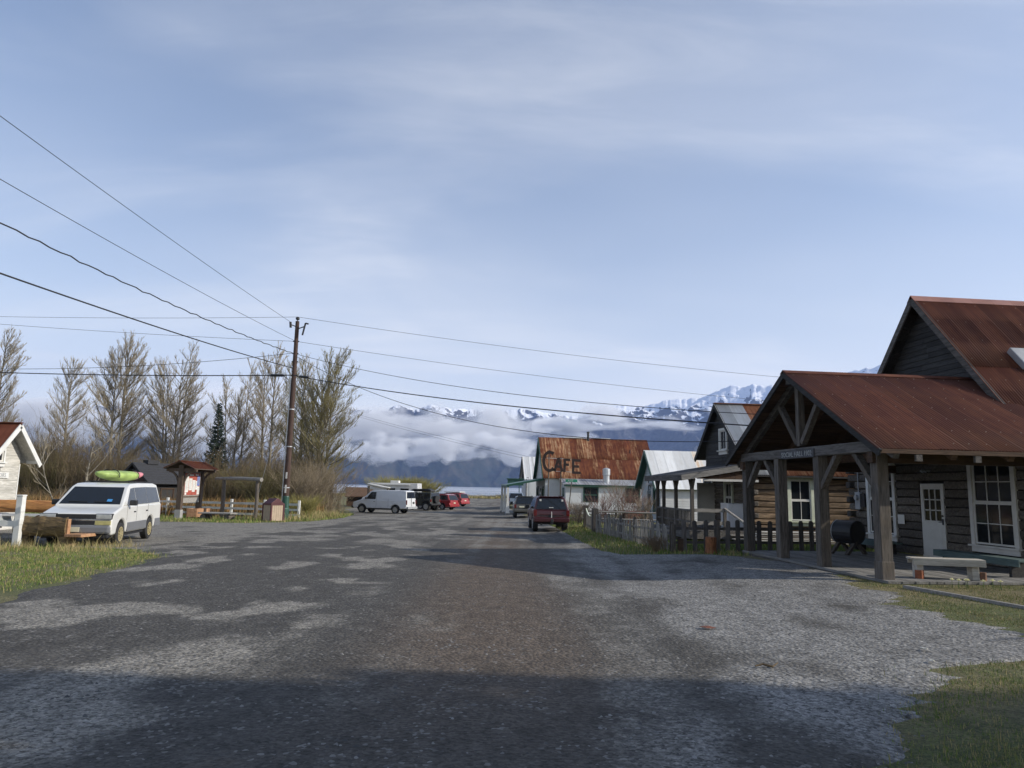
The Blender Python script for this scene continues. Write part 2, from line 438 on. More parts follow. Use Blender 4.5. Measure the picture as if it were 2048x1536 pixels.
# ---- grass
def grass_mat(name, g1, g2, dry):
    t = NT(name); tint = t.attr('tint'); p = t.pos()
    c = t.mix(tint, g1, g2)
    c = t.mix(t.rng(t.math('ADD', t.noise(p, 0.9, 4, 0.6), t.math('MULTIPLY', t.attr('straw'), 1.0)), 0.55, 0.9), c, dry)
    t.b.inputs['Subsurface Weight'].default_value = 0.0
    return t.fin(c, 0.7, 0, 0.25)
M['grass'] = grass_mat('spring_grass', (0.070, 0.130, 0.020), (0.16, 0.22, 0.042), (0.34, 0.28, 0.13))
def blades(name, label, pts, h, w, straw=0.2, tall=0.0, lean=0.5, m=None):
    """pts (n,2): one blade each"""
    n = len(pts); x, y = pts[:, 0], pts[:, 1]; z = gz(x, y) - 0.01
    a = rng.random(n) * 6.283; hh = h * (0.45 + 0.9 * rng.random(n)) * (1 + tall * (rng.random(n) > 0.93))
    ww = w * (0.6 + 0.8 * rng.random(n))
    dx, dy = np.cos(a) * ww, np.sin(a) * ww
    la = rng.random(n) * 6.283; ll = hh * lean * rng.random(n)
    b0 = np.stack([x - dx, y - dy, z], -1); b1 = np.stack([x + dx, y + dy, z], -1)
    m0 = np.stack([x - 0.6 * dx + np.cos(la) * ll * 0.3, y - 0.6 * dy + np.sin(la) * ll * 0.3, z + hh * 0.6], -1)
    m1 = m0 + np.stack([1.2 * dx, 1.2 * dy, 0 * z], -1)
    tp = np.stack([x + np.cos(la) * ll, y + np.sin(la) * ll, z + hh], -1)
    V = np.stack([b0, b1, m1, m0, tp], 1).reshape(-1, 3)
    o = 5 * np.arange(n)[:, None]
    F = np.concatenate([o + [[0, 1, 2]], o + [[0, 2, 3]], o + [[3, 2, 4]]])
    me = np_mesh(name, V, F, m or M['grass'])
    for nm, val in (('tint', rng.random(n)), ('straw', (rng.random(n) < straw) * 0.6 + 0.12 * rng.random(n))):
        at = me.attributes.new(nm, 'FLOAT', 'POINT'); at.data.foreach_set('value', np.repeat(val, 5).astype(np.float32))
    return tag(link(name, me), label, kind='stuff')
def scatter(n, x0, x1, y0, y1, keep, clump=0.0, seed=0.0):
    p = np.stack([x0 + (x1 - x0) * rng.random(n), y0 + (y1 - y0) * rng.random(n)], -1)
    k = np.array([keep(a, b) for a, b in p])
    if clump: k &= np.array([fbm(a * 1.3, b * 1.3, seed, 3) for a, b in p]) > clump * (rng.random(n) * 2 - 1)
    return p[k]
def off_road(x, y, inner=0.0): return x < float(xl(y)) + inner or x > float(xr(y)) - inner
HALL_O = Vector((7.7, 14.9, -0.05)); HALL_A = R(5.57)
def hall_local(x, y):
    dx, dy = x - HALL_O.x, y - HALL_O.y; c, s = math.cos(HALL_A), math.sin(HALL_A)
    return dx * c + dy * s, -dx * s + dy * c           # (into the building, along the front)
def off_hall(x, y):
    a, b = hall_local(x, y); return not (a > -0.12 and -0.45 < b < 9)
blades('grass', 'green lawn strip with dry tufts on the left verge before the van', scatter(190000, -19, -8, 10.5, 21.4, lambda x, y: x < float(xl(y)) + 0.7 * rng.random() ** 2 - 0.1 and x > -0.8 * y - 0.5, 0.85, 12.0), 0.046, 0.0050, 0.25, 1.6)
blades('dry_grass', 'straw coloured dry grass tufts under the log bench', scatter(5200, -18, -10.8, 19.0, 21.6, lambda x, y: x > -0.8 * y, 0.35, 3.0), 0.20, 0.005, 0.85, 1.2, 0.9)
blades('grass', 'patchy yellow green grass in front of the timber porch', scatter(130000, 5.3, 12, 8.5, 16.0, lambda x, y: x > float(xr(y)) - 0.75 * rng.random() ** 2 + 0.12 and off_hall(x, y) and x < 0.78 * y + 0.6, 0.62, 6.0), 0.026, 0.0045, 0.55, 1.0)
blades('grass', 'shaded green grass in the lower right corner', scatter(70000, 2.2, 7.0, 3.6, 8.6, lambda x, y: x > float(xr(y)) - 0.8 * rng.random() ** 2 + 0.12 and x < 0.8 * y + 0.5, 0.6, 8.0), 0.034, 0.0035, 0.40, 1.5)
blades('grass', 'green grass strip along the picket fence by the street', scatter(46000, 2.4, 8.6, 20.6, 60, lambda x, y: x > float(xr(y)) - 0.25 and (x < 5.3 or y < 22.4) and off_hall(x, y)), 0.10, 0.009, 0.3, 1.0)
blades('grass', 'bright green lawn inside the fenced yard', scatter(12000, 5.2, 13, 22.4, 27.0, lambda x, y: True), 0.08, 0.009, 0.05)
blades('grass', 'green verge around the notice shelter and utility pole', scatter(42000, -36, -11.4, 38.8, 62, lambda x, y: x < float(xl(y)) + 0.3), 0.13, 0.014, 0.3, 1.0)
blades('dry_grass', 'tall straw coloured grass mound beside the utility pole', scatter(5000, -16.5, -12.2, 43.5, 58, lambda x, y: x < float(xl(y)) - 0.3, 0.3, 1.0), 0.45, 0.014, 0.8, 0.5, 0.8)
blades('beach_grass', 'pale dry grass along the beach at the end of the street', scatter(9000, -40, 6, 158, 171, lambda x, y: True), 0.5, 0.06, 0.9, 0.6, 0.8)
M['meadow'] = grass_mat('rust_meadow', (0.13, 0.10, 0.035), (0.22, 0.15, 0.06), (0.26, 0.15, 0.06))
blades('meadow_grass', 'tall rust brown meadow grass in front of the thicket', scatter(26000, -62, -15, 48.5, 60, lambda x, y: x < float(xl(y)) - 2), 1.0, 0.03, 0.5, 0.3, 0.5, M['meadow'])

# ---- water
def water():
    t = NT('tidal_water'); p = t.pos()
    n = t.noise(t.mapping(p, (0.0016, 0.012, 1)), 1.0, 5, 0.55); n2 = t.noise(t.mapping(p, (0.0005, 0.0040, 1), (3, 1, 0)), 1.0, 4, 0.5)
    f = t.rng(t.math('ADD', t.math('MULTIPLY', n, 0.5), t.math('MULTIPLY', n2, 0.5)), 0.44, 0.58)
    c = t.mix(f, (0.16, 0.18, 0.21), (0.50, 0.53, 0.58))      # grey silt water and pale ice floes / wet flats
    t.bump(t.noise(t.mapping(p, (0.05, 0.15, 1)), 1.0, 4, 0.6), 0.25, 0.3)
    t.fin(c, t.rng(f, 0, 1, 0.25, 0.7))
    xs = np.array([-16000, -5000, -1500, -400, 0, 400, 1500, 5000, 16000.0]); ys = np.array([173, 250, 400, 800, 1600, 3200, 5200, 9000.0])
    X, Y = np.meshgrid(xs, ys); n_, m_ = X.shape
    V = np.stack([X, Y, 0 * X - 4.5], -1).reshape(-1, 3)
    i = np.arange(n_ - 1)[:, None] * m_ + np.arange(m_ - 1)[None]
    tag(link('water', np_mesh('water', V, np.stack([i, i + 1, i + m_ + 1, i + m_], -1).reshape(-1, 4), t.m)), kind='structure')
water()

# ---- mountains across the inlet
CREST = [(-1500, 800), (-800, 822), (-300, 842), (0, 838), (200, 830), (420, 836), (600, 826), (700, 822), (770, 824), (786, 816), (800, 811), (812, 815), (828, 822), (845, 816), (862, 811), (880, 815), (905, 819), (950, 820),
         (975, 823), (1000, 823), (1030, 818), (1060, 820), (1085, 823), (1110, 828), (1140, 836), (1160, 834), (1185, 826), (1215, 815), (1250, 813), (1280, 814),
         (1310, 812), (1322, 808), (1345, 803), (1385, 803), (1400, 802), (1420, 796), (1440, 788), (1455, 784), (1470, 779), (1480, 781), (1490, 785), (1500, 781), (1510, 778), (1525, 782), (1540, 784), (1570, 778), (1600, 772), (1700, 768), (1800, 756), (2100, 742), (2600, 760), (3400, 790)]
def mountains():
    px = np.array([c[0] for c in CREST], float); py = np.array([c[1] for c in CREST], float)
    az_n = np.linspace(-54, 54, 1350)
    tx = 1024 + FPX * np.tan(np.radians(az_n))
    ey = (974 + 0.021 * (np.clip(tx, -1500, 3400) - 1024)) - np.interp(tx, px, py)
    nr = 180; T = np.linspace(0, 1.25, nr)
    r0 = 5300.0; r1 = 7400.0 + 500 * np.sin(az_n / 7.0)
    H = ey / FPX * r1 * 1.0 + 6
    H += np.array([16 * fbm(a * 2.6, 0.3, 0.5, 4) for a in az_n])
    X = np.zeros((nr, len(az_n))); Y = X.copy(); Z = X.copy()
    for j, a in enumerate(az_n):
        sa, ca = math.sin(R(a)), math.cos(R(a))
        for i, t in enumerate(T):
            r = r0 + (r1[j] - r0) * t
            if t <= 1:
                x_, y_ = sa * r, ca * r
                base = t ** 1.15 * 0.88 + 0.12 * t * t
                w = (4 * t * (1 - t)) ** 0.8
                wx, wy = x_ + 260 * fbm(x_ / 900, y_ / 900, 9.0, 3), y_ + 260 * fbm(x_ / 900, y_ / 900, 4.0, 3)
                rid = 1 - abs(fbm(wx / 1150, wy / 1500, 3.1, 3)) * 2.2
                rid2 = 1 - abs(fbm(wx / 420, wy / 560, 7.7, 4)) * 2.2
                rid3 = fbm(x_ / 120, y_ / 160, 1.2, 4)
                z = H[j] * base + w * (210 * (rid - 0.55) + 85 * (rid2 - 0.55)) + 22 * rid3 * min(1, w + 0.3) * (1 if t < 0.97 else 0.5)
            else:
                z = H[j] * (1 - 1.6 * (t - 1))
            X[i, j] = sa / ca * (r * ca) if False else sa * r / max(ca, 0.2) * ca; Y[i, j] = ca * r; Z[i, j] = z - 6
    n, m = X.shape
    V = np.stack([X, Y, Z], -1).reshape(-1, 3)
    i = np.arange(n - 1)[:, None] * m + np.arange(m - 1)[None]
    F = np.stack([i, i + 1, i + m + 1, i + m], -1).reshape(-1, 4)
    t = NT('mountain_snow_rock'); p = t.pos()
    geo = t.N.new('ShaderNodeNewGeometry'); sp = t.N.new('ShaderNodeSeparateXYZ'); t.L.new(geo.outputs['Position'], sp.inputs[0])
    sn = t.N.new('ShaderNodeSeparateXYZ'); t.L.new(geo.outputs['Normal'], sn.inputs[0])
    n1 = t.noise(t.mapping(p, (0.0095, 0.0030, 0.0016)), 1.0, 8, 0.64, 0.5)      # gullies run down the slope
    n2 = t.noise(p, 0.022, 7, 0.7); n3 = t.noise(p, 0.0016, 4, 0.5)
    alt = t.rng(t.math('ADD', sp.outputs['Z'], t.math('MULTIPLY', t.math('SUBTRACT', n3, 0.5), 420)), 480, 1050, 0, 1, False)
    s = t.math('ADD', t.math('MULTIPLY', n1, 1.25), t.math('MULTIPLY', t.math('SUBTRACT', n2, 0.5), 0.5))
    s = t.math('ADD', s, t.math('MULTIPLY', alt, 0.60))
    s = t.math('ADD', s, t.math('MULTIPLY', t.math('SUBTRACT', sn.outputs['Z'], 0.82), 0.9))
    low = t.rng(sp.outputs['Z'], 430, 620)
    snow = t.math('MULTIPLY', t.rng(s, 0.895, 0.945), low)
    rock = t.mix(t.rng(n2, 0.35, 0.65), (0.035, 0.034, 0.040), (0.085, 0.082, 0.085))
    forest = t.mix(t.rng(t.noise(p, 0.006, 6, 0.7), 0.4, 0.65), (0.016, 0.026, 0.018), (0.055, 0.050, 0.035))
    c = t.mix(t.rng(t.math('ADD', sp.outputs['Z'], t.math('MULTIPLY', n3, 260)), 380, 640), forest, rock)
    c = t.mix(snow, c, (0.86, 0.88, 0.92))
    t.bump(n2, 0.8, 12)
    t.fin(c, 0.9, 0, 0.2)
    tag(link('mountains', np_mesh('mountains', V, F, t.m, True)), kind='structure')
mountains()

# ---- air
HAZE_D = 5.4e-5
def haze():
    t = NT('haze'); t.N.remove(t.b)
    v = t.N.new('ShaderNodeVolumePrincipled'); v.inputs['Color'].default_value = (0.42, 0.58, 0.97, 1)
    v.inputs['Density'].default_value = HAZE_D; v.inputs['Anisotropy'].default_value = 0.2
    t.L.new(v.outputs[0], t.out.inputs['Volume'])
    mb = MB().box(-17000, 17000, -450, 9400, -12, 1450)
    tag(mb.build('haze', t.m), 'pale blue haze over the inlet', kind='stuff')
haze()

# ---- low cloud lying across the slopes
def low_cloud(name, label, x0, x1, y0, y1, z0, z1, dens, sc_, thr, seed, base_soft=0.12, top_soft=0.5):
    t = NT(name); t.N.remove(t.b)
    p = t.pos()
    sp = t.N.new('ShaderNodeSeparateXYZ'); t.L.new(p, sp.inputs[0])
    n = t.noise(t.mapping(p, (1 / sc_[0], 1 / sc_[1], 1 / sc_[2]), (seed, seed * 0.7, 0)), 1.0, 5, 0.56)
    hgt = t.rng(sp.outputs['Z'], z0, z1, 0, 1, False)
    hgt = t.math('ADD', hgt, t.math('MULTIPLY', t.math('SUBTRACT', t.noise(t.mapping(p, (0.0034, 0.004, 0.002), (seed, 3, 0)), 1.0, 4, 0.55), 0.5), 0.75))
    prof = t.math('MULTIPLY', t.rng(hgt, 0, base_soft), t.rng(hgt, 1, 1 - top_soft))
    xe = t.math('MULTIPLY', t.rng(sp.outputs['X'], x0, x0 + 0.12 * (x1 - x0)), t.rng(sp.outputs['X'], x1, x1 - 0.35 * (x1 - x0)))
    ye = t.math('MULTIPLY', t.rng(sp.outputs['Y'], y0, y0 + 0.2 * (y1 - y0)), t.rng(sp.outputs['Y'], y1, y1 - 0.2 * (y1 - y0)))
    prof = t.math('MULTIPLY', prof, t.math('MULTIPLY', xe, ye))
    k = t.math('SUBTRACT', t.math('ADD', n, t.math('MULTIPLY', prof, 0.42)), thr + 0.42)
    d = t.math('MULTIPLY', t.rng(k, 0.0, 0.10), dens)
    v = t.N.new('ShaderNodeVolumePrincipled'); v.inputs['Color'].default_value = (0.97, 0.975, 0.98, 1); v.inputs['Anisotropy'].default_value = 0.0
    t.L.new(d, v.inputs['Density']); t.L.new(v.outputs[0], t.out.inputs['Volume'])
    t.m.cycles.volume_step_rate = 1.0
    tag(MB().box(x0, x1, y0, y1, z0, z1).build(name, t.m), label, kind='stuff')
low_cloud('low_cloud', 'grey white cloud bank lying across the mountain slopes', -5200, 2300, 4700, 5250, 160, 700, 0.030, (560, 500, 210), 0.35, 2.0, 0.35, 0.6)
low_cloud('low_cloud', 'row of separate white cloud puffs under the grey cloud bank', -2600, 1100, 4350, 4690, 90, 420, 0.030, (240, 260, 170), 0.42, 6.0, 0.25, 0.5)
low_cloud('low_cloud', 'thin mist streak drifting before the right hand snowy slopes', 150, 1900, 4950, 5250, 390, 590, 0.010, (420, 300, 80), 0.44, 11.0, 0.3, 0.5)
# ================================================================== BUILDINGS
M['log_grey'] = wood('weathered_grey_log', (0.045, 0.038, 0.031), (0.20, 0.175, 0.148), (9, 1.2, 12), 1.6, 0.9, 0.42, 0.8, ((0.10, 0.085, 0.07), 0.6))
M['log_gold'] = wood('weathered_golden_log', (0.050, 0.032, 0.020), (0.31, 0.215, 0.130), (1.0, 9, 11), 1.5, 0.9, 0.28, 0.6, ((0.16, 0.115, 0.075), 0.7))
M['log_end'] = wood('log_end_grain', (0.03, 0.026, 0.022), (0.09, 0.08, 0.07), (4, 4, 4), 3, 0.9, 0.3, 0.4)
M['chink'] = paint('dark_chinking', (0.022, 0.020, 0.018), 0.95, 0.4)
M['board_dark'] = wood('tarred_dark_board', (0.013, 0.013, 0.014), (0.055, 0.052, 0.050), (9, 1.0, 14), 1.8, 0.85, 0.35, 0.4)
M['board_brown'] = wood('brown_soffit_board', (0.045, 0.026, 0.016), (0.13, 0.078, 0.048), (1.0, 9, 12), 1.6, 0.9, 0.35, 0.3)
M['timber'] = wood('weathered_timber_post', (0.040, 0.034, 0.029), (0.155, 0.135, 0.115), (11, 11, 1.0), 1.5, 0.85, 0.22, 0.5, ((0.13, 0.10, 0.07), 0.6))
M['timber_h'] = wood('weathered_timber_beam', (0.045, 0.040, 0.036), (0.150, 0.138, 0.126), (11, 1.0, 11), 1.5, 0.85, 0.2, 0.5)
M['grey_plank'] = wood('grey_deck_plank', (0.13, 0.125, 0.115), (0.28, 0.27, 0.25), (9, 1.0, 9), 1.5, 0.85, 0.2, 0.3)
M['grey_wood'] = wood('silver_grey_wood', (0.16, 0.15, 0.135), (0.36, 0.34, 0.31), (1.0, 9, 9), 1.6, 0.85, 0.2, 0.35)
M['picket'] = wood('weathered_picket', (0.13, 0.12, 0.105), (0.32, 0.30, 0.27), (9, 9, 1.0), 1.6, 0.85, 0.3, 0.35)
M['picket_dark'] = wood('dark_picket', (0.045, 0.04, 0.037), (0.12, 0.11, 0.105), (9, 9, 1.0), 1.6, 0.85, 0.25, 0.35)
M['white_trim'] = paint('white_trim_paint', (0.66, 0.65, 0.61), 0.6, 0.06, 3, dirt=((0.42, 0.39, 0.34), 0.35))
M['cream_trim'] = paint('cream_green_trim_paint', (0.66, 0.70, 0.55), 0.6, 0.08, 3, dirt=((0.40, 0.42, 0.32), 0.4))
M['green_trim'] = paint('dark_green_trim_paint', (0.018, 0.075, 0.052), 0.5, 0.2, 3)
M['white_siding'] = paint('white_clapboard_paint', (0.60, 0.605, 0.60), 0.6, 0.06, 2, dirt=((0.42, 0.40, 0.36), 0.5))
M['blue_siding'] = paint('pale_blue_siding_paint', (0.42, 0.47, 0.50), 0.6, 0.08, 2)
M['glass'] = NT('window_glass').fin((0.018, 0.021, 0.024), 0.06, 0.0, 0.5)
M['curtain'] = paint('pale_curtain', (0.42, 0.46, 0.44), 0.8, 0.2, 6)
M['blackmetal'] = paint('black_iron', (0.02, 0.02, 0.022), 0.5, 0.3)
M['galv'] = paint('galvanised_steel', (0.50, 0.52, 0.54), 0.42, 0.15, 3, 0.55)
M['greymetal'] = paint('grey_metal_paint', (0.33, 0.34, 0.35), 0.5, 0.1)
def rust_roof(name, base, streak, rough=0.55, k=0.5, metal=0.0, axis=1):
    """sheet metal with rust runs down the slope (local y)"""
    t = NT(name); v = t.coord(); r = t.rand()
    cr = t.N.new('ShaderNodeCombineXYZ'); t.L.new(t.math('MULTIPLY', r, 31.0), cr.inputs[0]); t.L.new(t.math('MULTIPLY', r, 57.0), cr.inputs[1])
    ad = t.N.new('ShaderNodeVectorMath'); t.L.new(v, ad.inputs[0]); t.L.new(cr.outputs[0], ad.inputs[1])
    n = t.noise(t.mapping(ad.outputs[0], (5.5, 0.55, 3)), 1.0, 6, 0.65, 0.3); n2 = t.noise(ad.outputs[0], 2.2, 5, 0.6); n3 = t.noise(t.mapping(ad.outputs[0], (20, 1.5, 5)), 1.0, 4, 0.6)
    f = t.rng(t.math('ADD', t.math('MULTIPLY', n, 0.6), t.math('ADD', t.math('MULTIPLY', n2, 0.25), t.math('MULTIPLY', n3, 0.15))), 0.5 - k * 0.16, 0.5 + k * 0.16 + 0.1)
    c = t.mix(f, base, streak)
    c = t.scale_col(c, t.rng(r, 0, 1, 0.80, 1.20, False))
    t.bump(n3, 0.1, 0.01)
    return t.fin(c, t.rng(f, 0, 1, rough, min(1, rough + 0.2)), metal, 0.2)
M['roof_red'] = rust_roof('rust_red_corrugated_roof', (0.095, 0.030, 0.017), (0.170, 0.066, 0.036), 0.65, 0.55)
M['roof_grey'] = rust_roof('galvanised_roof', (0.50, 0.52, 0.53), (0.40, 0.40, 0.39), 0.45, 0.8, 0.35)
M['roof_rust'] = rust_roof('rusted_roof', (0.20, 0.062, 0.026), (0.46, 0.27, 0.15), 0.75, 0.6)
M['roof_cafe'] = rust_roof('orange_rust_roof', (0.17, 0.048, 0.022), (0.62, 0.38, 0.20), 0.75, 0.40)
M['roof_white'] = rust_roof('pale_metal_roof', (0.74, 0.75, 0.75), (0.58, 0.57, 0.54), 0.45, 0.9, 0.0)
M['shingle'] = paint('dark_shingle', (0.035, 0.036, 0.040), 0.9, 0.35, 9)
M['concrete'] = paint('grey_concrete', (0.34, 0.335, 0.32), 0.9, 0.12, 5)

# ---- generators
def corr_mesh(name, width, length, pitch=0.076, amp=0.015, per=4):
    n = int(round(width / pitch * per)); xs = np.linspace(-width / 2, width / 2, n + 1)
    zs = amp * np.cos(2 * np.pi * xs / pitch)
    ys = np.array([0, length * 0.34, length * 0.67, length])
    V = []; 
    for off in (0.0, -0.004):
        for y in ys:
            for x, z in zip(xs, zs): V.append((x, y, z + off))
    m = n + 1; k = len(ys) * m; F = []
    for j in range(len(ys) - 1):
        for i in range(n):
            a = j * m + i; F.append((a, a + 1, a + m + 1, a + m))
            b = a + k; F.append((b, b + m, b + m + 1, b + 1))
    for i in range(n):
        F.append((i, i + k, i + 1 + k, i + 1)); a = (len(ys) - 1) * m + i; F.append((a, a + 1, a + 1 + k, a + k))
    return np_mesh(name, np.array(V), np.array(F), None, True)
def flat_sheet(name, width, length, seams=3, rib=0.018):
    mb = MB(); mb.box(-width / 2, width / 2, 0, length, -0.004, 0.0)
    for k in range(seams):
        x = -width / 2 + width * k / seams; mb.box(x, x + 0.022, 0, length, 0.0, rib)
    return mb.mesh(name)
def slope_mat(side, x, y, z, ang):
    """matrix of a sheet whose local y runs down the slope; side -1: slope falls toward -y, +1: toward +y, starting at the ridge (x,y,z)"""
    c, s = math.cos(ang), math.sin(ang)
    X = Vector((-1, 0, 0)) if side < 0 else Vector((1, 0, 0))
    Yv = Vector((0, c * side, -s)); Zv = X.cross(Yv)
    m = Matrix((X, Yv, Zv)).transposed().to_4x4(); m.translation = (x, y, z); return m
def sheet_roof(parent, x0, x1, y, z, side, ang, length, me_fn, w, mats, name='roof_sheet', overlap=0.02, rows=1):
    n = int(math.ceil((x1 - x0) / w - 1e-6)); w2 = (x1 - x0) / n
    ov = 0.12
    L = length / rows
    for r in range(rows):
        me = me_fn('roof_sheet', w2 + overlap, L + (ov if r < rows - 1 else 0))
        for i in range(n):
            m = mats(i, n, r) if callable(mats) else mats
            if not me.materials: me.materials.append(m)
            o = bpy.data.objects.new(name, me); C.objects.link(o); o.parent = parent
            mm = slope_mat(side, x0 + (i + 0.5) * w2, y, z, ang)
            mm = mm @ Matrix.Translation((0, r * L, 0.004 * (i % 2) + (0.008 if r < rows - 1 else 0))) @ Matrix.Rotation(R(rng.normal(0, 0.05)), 4, 'X')
            o.matrix_local = mm
            if m is not me.materials[0]: o.material_slots[0].link = 'OBJECT'; o.material_slots[0].material = m
def gable_boards(parent, x, yc, z0, z1, half, bh, mat, th=0.025, name='gable_board', split=0.0, flip=1):
    """horizontal boards filling a gable end in the plane x=const; half(z) -> (y low, y high)"""
    z = z0; k = 0
    while z < z1 - 0.02:
        zt = min(z + bh - 0.008, z1)
        a0, b0 = half(z); a1, b1 = half(zt)
        if b0 - a0 > 0.1:
            cuts = [None]
            if split and b0 - a0 > 2.2:
                cuts = [a0 + (b0 - a0) * (0.3 + 0.4 * rng.random())]
            jx = rng.normal(0, 0.003)
            segs = [(a0, b0, a1, b1)] if cuts[0] is None else [(a0, cuts[0], a1, cuts[0]), (cuts[0] + 0.006, b0, cuts[0] + 0.006, b1)]
            for s0, e0, s1, e1 in segs:
                mb = MB(); o = -flip * 0.012
                vs = [(x + o + jx, s0, z), (x + o + jx, e0, z), (x + jx, max(e1, s1 + 0.01), zt), (x + jx, s1, zt)]
                vs += [(v[0] + flip * th, v[1], v[2]) for v in vs]
                mb.add(vs, [(0, 1, 2, 3), (7, 6, 5, 4), (0, 4, 5, 1), (1, 5, 6, 2), (2, 6, 7, 3), (3, 7, 4, 0)])
                mb.build(name, mat, parent)
        z += bh; k += 1
def log_mesh(L, h, t, seed):
    """hewn log along local x, outward face -y, z from 0 to h"""
    r = random.Random(seed); prof = [(-0.50, 0.10), (-0.555, 0.5), (-0.50, 0.91), (-0.2, 0.99), (0.45, 0.98), (0.45, 0.02), (-0.2, 0.01)]
    n = max(2, int(L / 0.55)); mb = MB(); vs = []; k = len(prof)
    for i in range(n + 1):
        dy = r.gauss(0, 0.011); dz = r.gauss(0, 0.007)
        for a, b in prof: vs.append((L * i / n, a * t + dy + r.gauss(0, 0.005), max(0.004, min(h - 0.004, b * h + dz + r.gauss(0, 0.004)))))
    fs = [tuple(range(k)), tuple(n * k + j for j in range(k - 1, -1, -1))]
    for i in range(n):
        for j in range(k):
            j2 = (j + 1) % k; fs.append((i * k + j, (i + 1) * k + j, (i + 1) * k + j2, i * k + j2))
    return mb.add(vs, fs).mesh('log')
def place_log(parent, name, L, h, t, m, loc, rz, seed):
    me = log_mesh(L, h, t, seed); me.materials.append(m)
    return link(name, me, parent, loc, rz)
def window(parent, loc, rz, W, H, cols, rows, trim, tw=0.12, sash='white_trim', name='window', curtain=0, proud=0.05, sill=True):
    """double hung: rows=(upper rows, lower rows). local x to the right, -y outward, z up from the sill line; W,H = glass opening"""
    T = M[trim]; S = M[sash]
    mb = MB()
    mb.box(-tw, 0, -proud, 0.03, -0.02, H + tw); mb.box(W, W + tw, -proud, 0.03, -0.02, H + tw); mb.box(0, W, -proud, 0.03, H, H + tw)
    o = mb.build(name, T, parent, loc, rz)
    if sill:
        s = MB().box(-tw - 0.05, W + tw + 0.05, -proud - 0.07, 0.03, -0.065, -0.022); s.box(-tw, W + tw, -proud, 0.02, -0.20, -0.067)
        s.build('sill', T, o)
    hw = 0.045; bar = 0.022
    halves = [(H / 2, H, rows[0], 0.0), (0.0, H / 2, rows[1], -0.0)] if rows[1] else [(0.0, H, rows[0], 0.0)]
    for (za, zb, nr, dy) in halves:
        f = MB(); y0, y1 = (0.0, 0.03) if za > 0 or not rows[1] else (-0.025, 0.004)
        f.box(0, hw, y0, y1, za, zb); f.box(W - hw, W, y0, y1, za, zb); f.box(hw, W - hw, y0, y1, za, za + hw); f.box(hw, W - hw, y0, y1, zb - hw, zb)
        iw = W - 2 * hw; ih = zb - za - 2 * hw
        for c in range(1, cols): f.box(hw + iw * c / cols - bar / 2, hw + iw * c / cols + bar / 2, y0 + 0.003, y1 - 0.003, za + hw, zb - hw)
        for r_ in range(1, nr):
            for c in range(cols):
                f.box(hw + iw * c / cols + (bar / 2 if c else 0), hw + iw * (c + 1) / cols - (bar / 2 if c < cols - 1 else 0), y0 + 0.003, y1 - 0.003, za + hw + ih * r_ / nr - bar / 2, za + hw + ih * r_ / nr + bar / 2)
        f.build('sash', S, o)
        ym = (y0 + y1) / 2 + 0.004
        for c in range(cols):
            for r_ in range(nr):
                MB().box(hw + iw * c / cols + 0.004, hw + iw * (c + 1) / cols - 0.004, ym, ym + 0.004, za + hw + ih * r_ / nr + 0.004, za + hw + ih * (r_ + 1) / nr - 0.004).build('pane', M['glass'], o)
    if curtain:
        MB().box(0.03, W - 0.03, 0.034, 0.05, H * (1 - curtain), H - 0.03).build('curtain', M['curtain'], o)
    return o
def lap_siding(parent, axis, c, a0, a1, z0, z1, bh, mat, out, holes=(), name='clapboard', th=0.02):
    """clapboards in plane axis=c between a0..a1; out = outward sign; holes = [(a0,a1,z0,z1)]"""
    z = z0
    while z < z1 - 0.02:
        zt = min(z + bh, z1); spans = [(a0, a1)]
        for h in holes:
            if h[2] < zt - 0.01 and h[3] > z + 0.01:
                ns = []
                for s in spans:
                    if h[0] > s[0]: ns.append((s[0], min(s[1], h[0])))
                    if h[1] < s[1]: ns.append((max(s[0], h[1]), s[1]))
                spans = [s for s in ns if s[1] - s[0] > 0.02]
        for s in spans:
            o0, o1 = c + out * 0.022, c + out * 0.006
            P = (lambda u, v, w: (v, u, w)) if axis == 'x' else (lambda u, v, w: (u, v, w))
            vs = [P(s[0], o0, z), P(s[1], o0, z), P(s[1], o1, zt), P(s[0], o1, zt)] + [P(s[0], c - out * 0.01, z), P(s[1], c - out * 0.01, z), P(s[1], c - out * 0.01, zt), P(s[0], c - out * 0.01, zt)]
            MB().add(vs, [(0, 1, 2, 3), (7, 6, 5, 4), (0, 4, 5, 1), (1, 5, 6, 2), (2, 6, 7, 3), (3, 7, 4, 0)]).build(name, mat, parent)
        z += bh
def text(name, body, size, mat, parent=None, loc=(0, 0, 0), rot=(R(90), 0, 0), extrude=0.006, align='LEFT', sx=1.0):
    cu = bpy.data.curves.new(name, 'FONT'); cu.body = body; cu.size = size; cu.extrude = extrude; cu.align_x = align; cu.resolution_u = 2
    cu.materials.append(mat)
    tmp = bpy.data.objects.new(name, cu); me = bpy.data.meshes.new_from_object(tmp); bpy.data.objects.remove(tmp)
    if not me.materials: me.materials.append(mat)
    o = tag(link(name, me, parent, loc), kind='stuff'); o.rotation_euler = rot; o.scale = (sx, 1, 1)
    return o

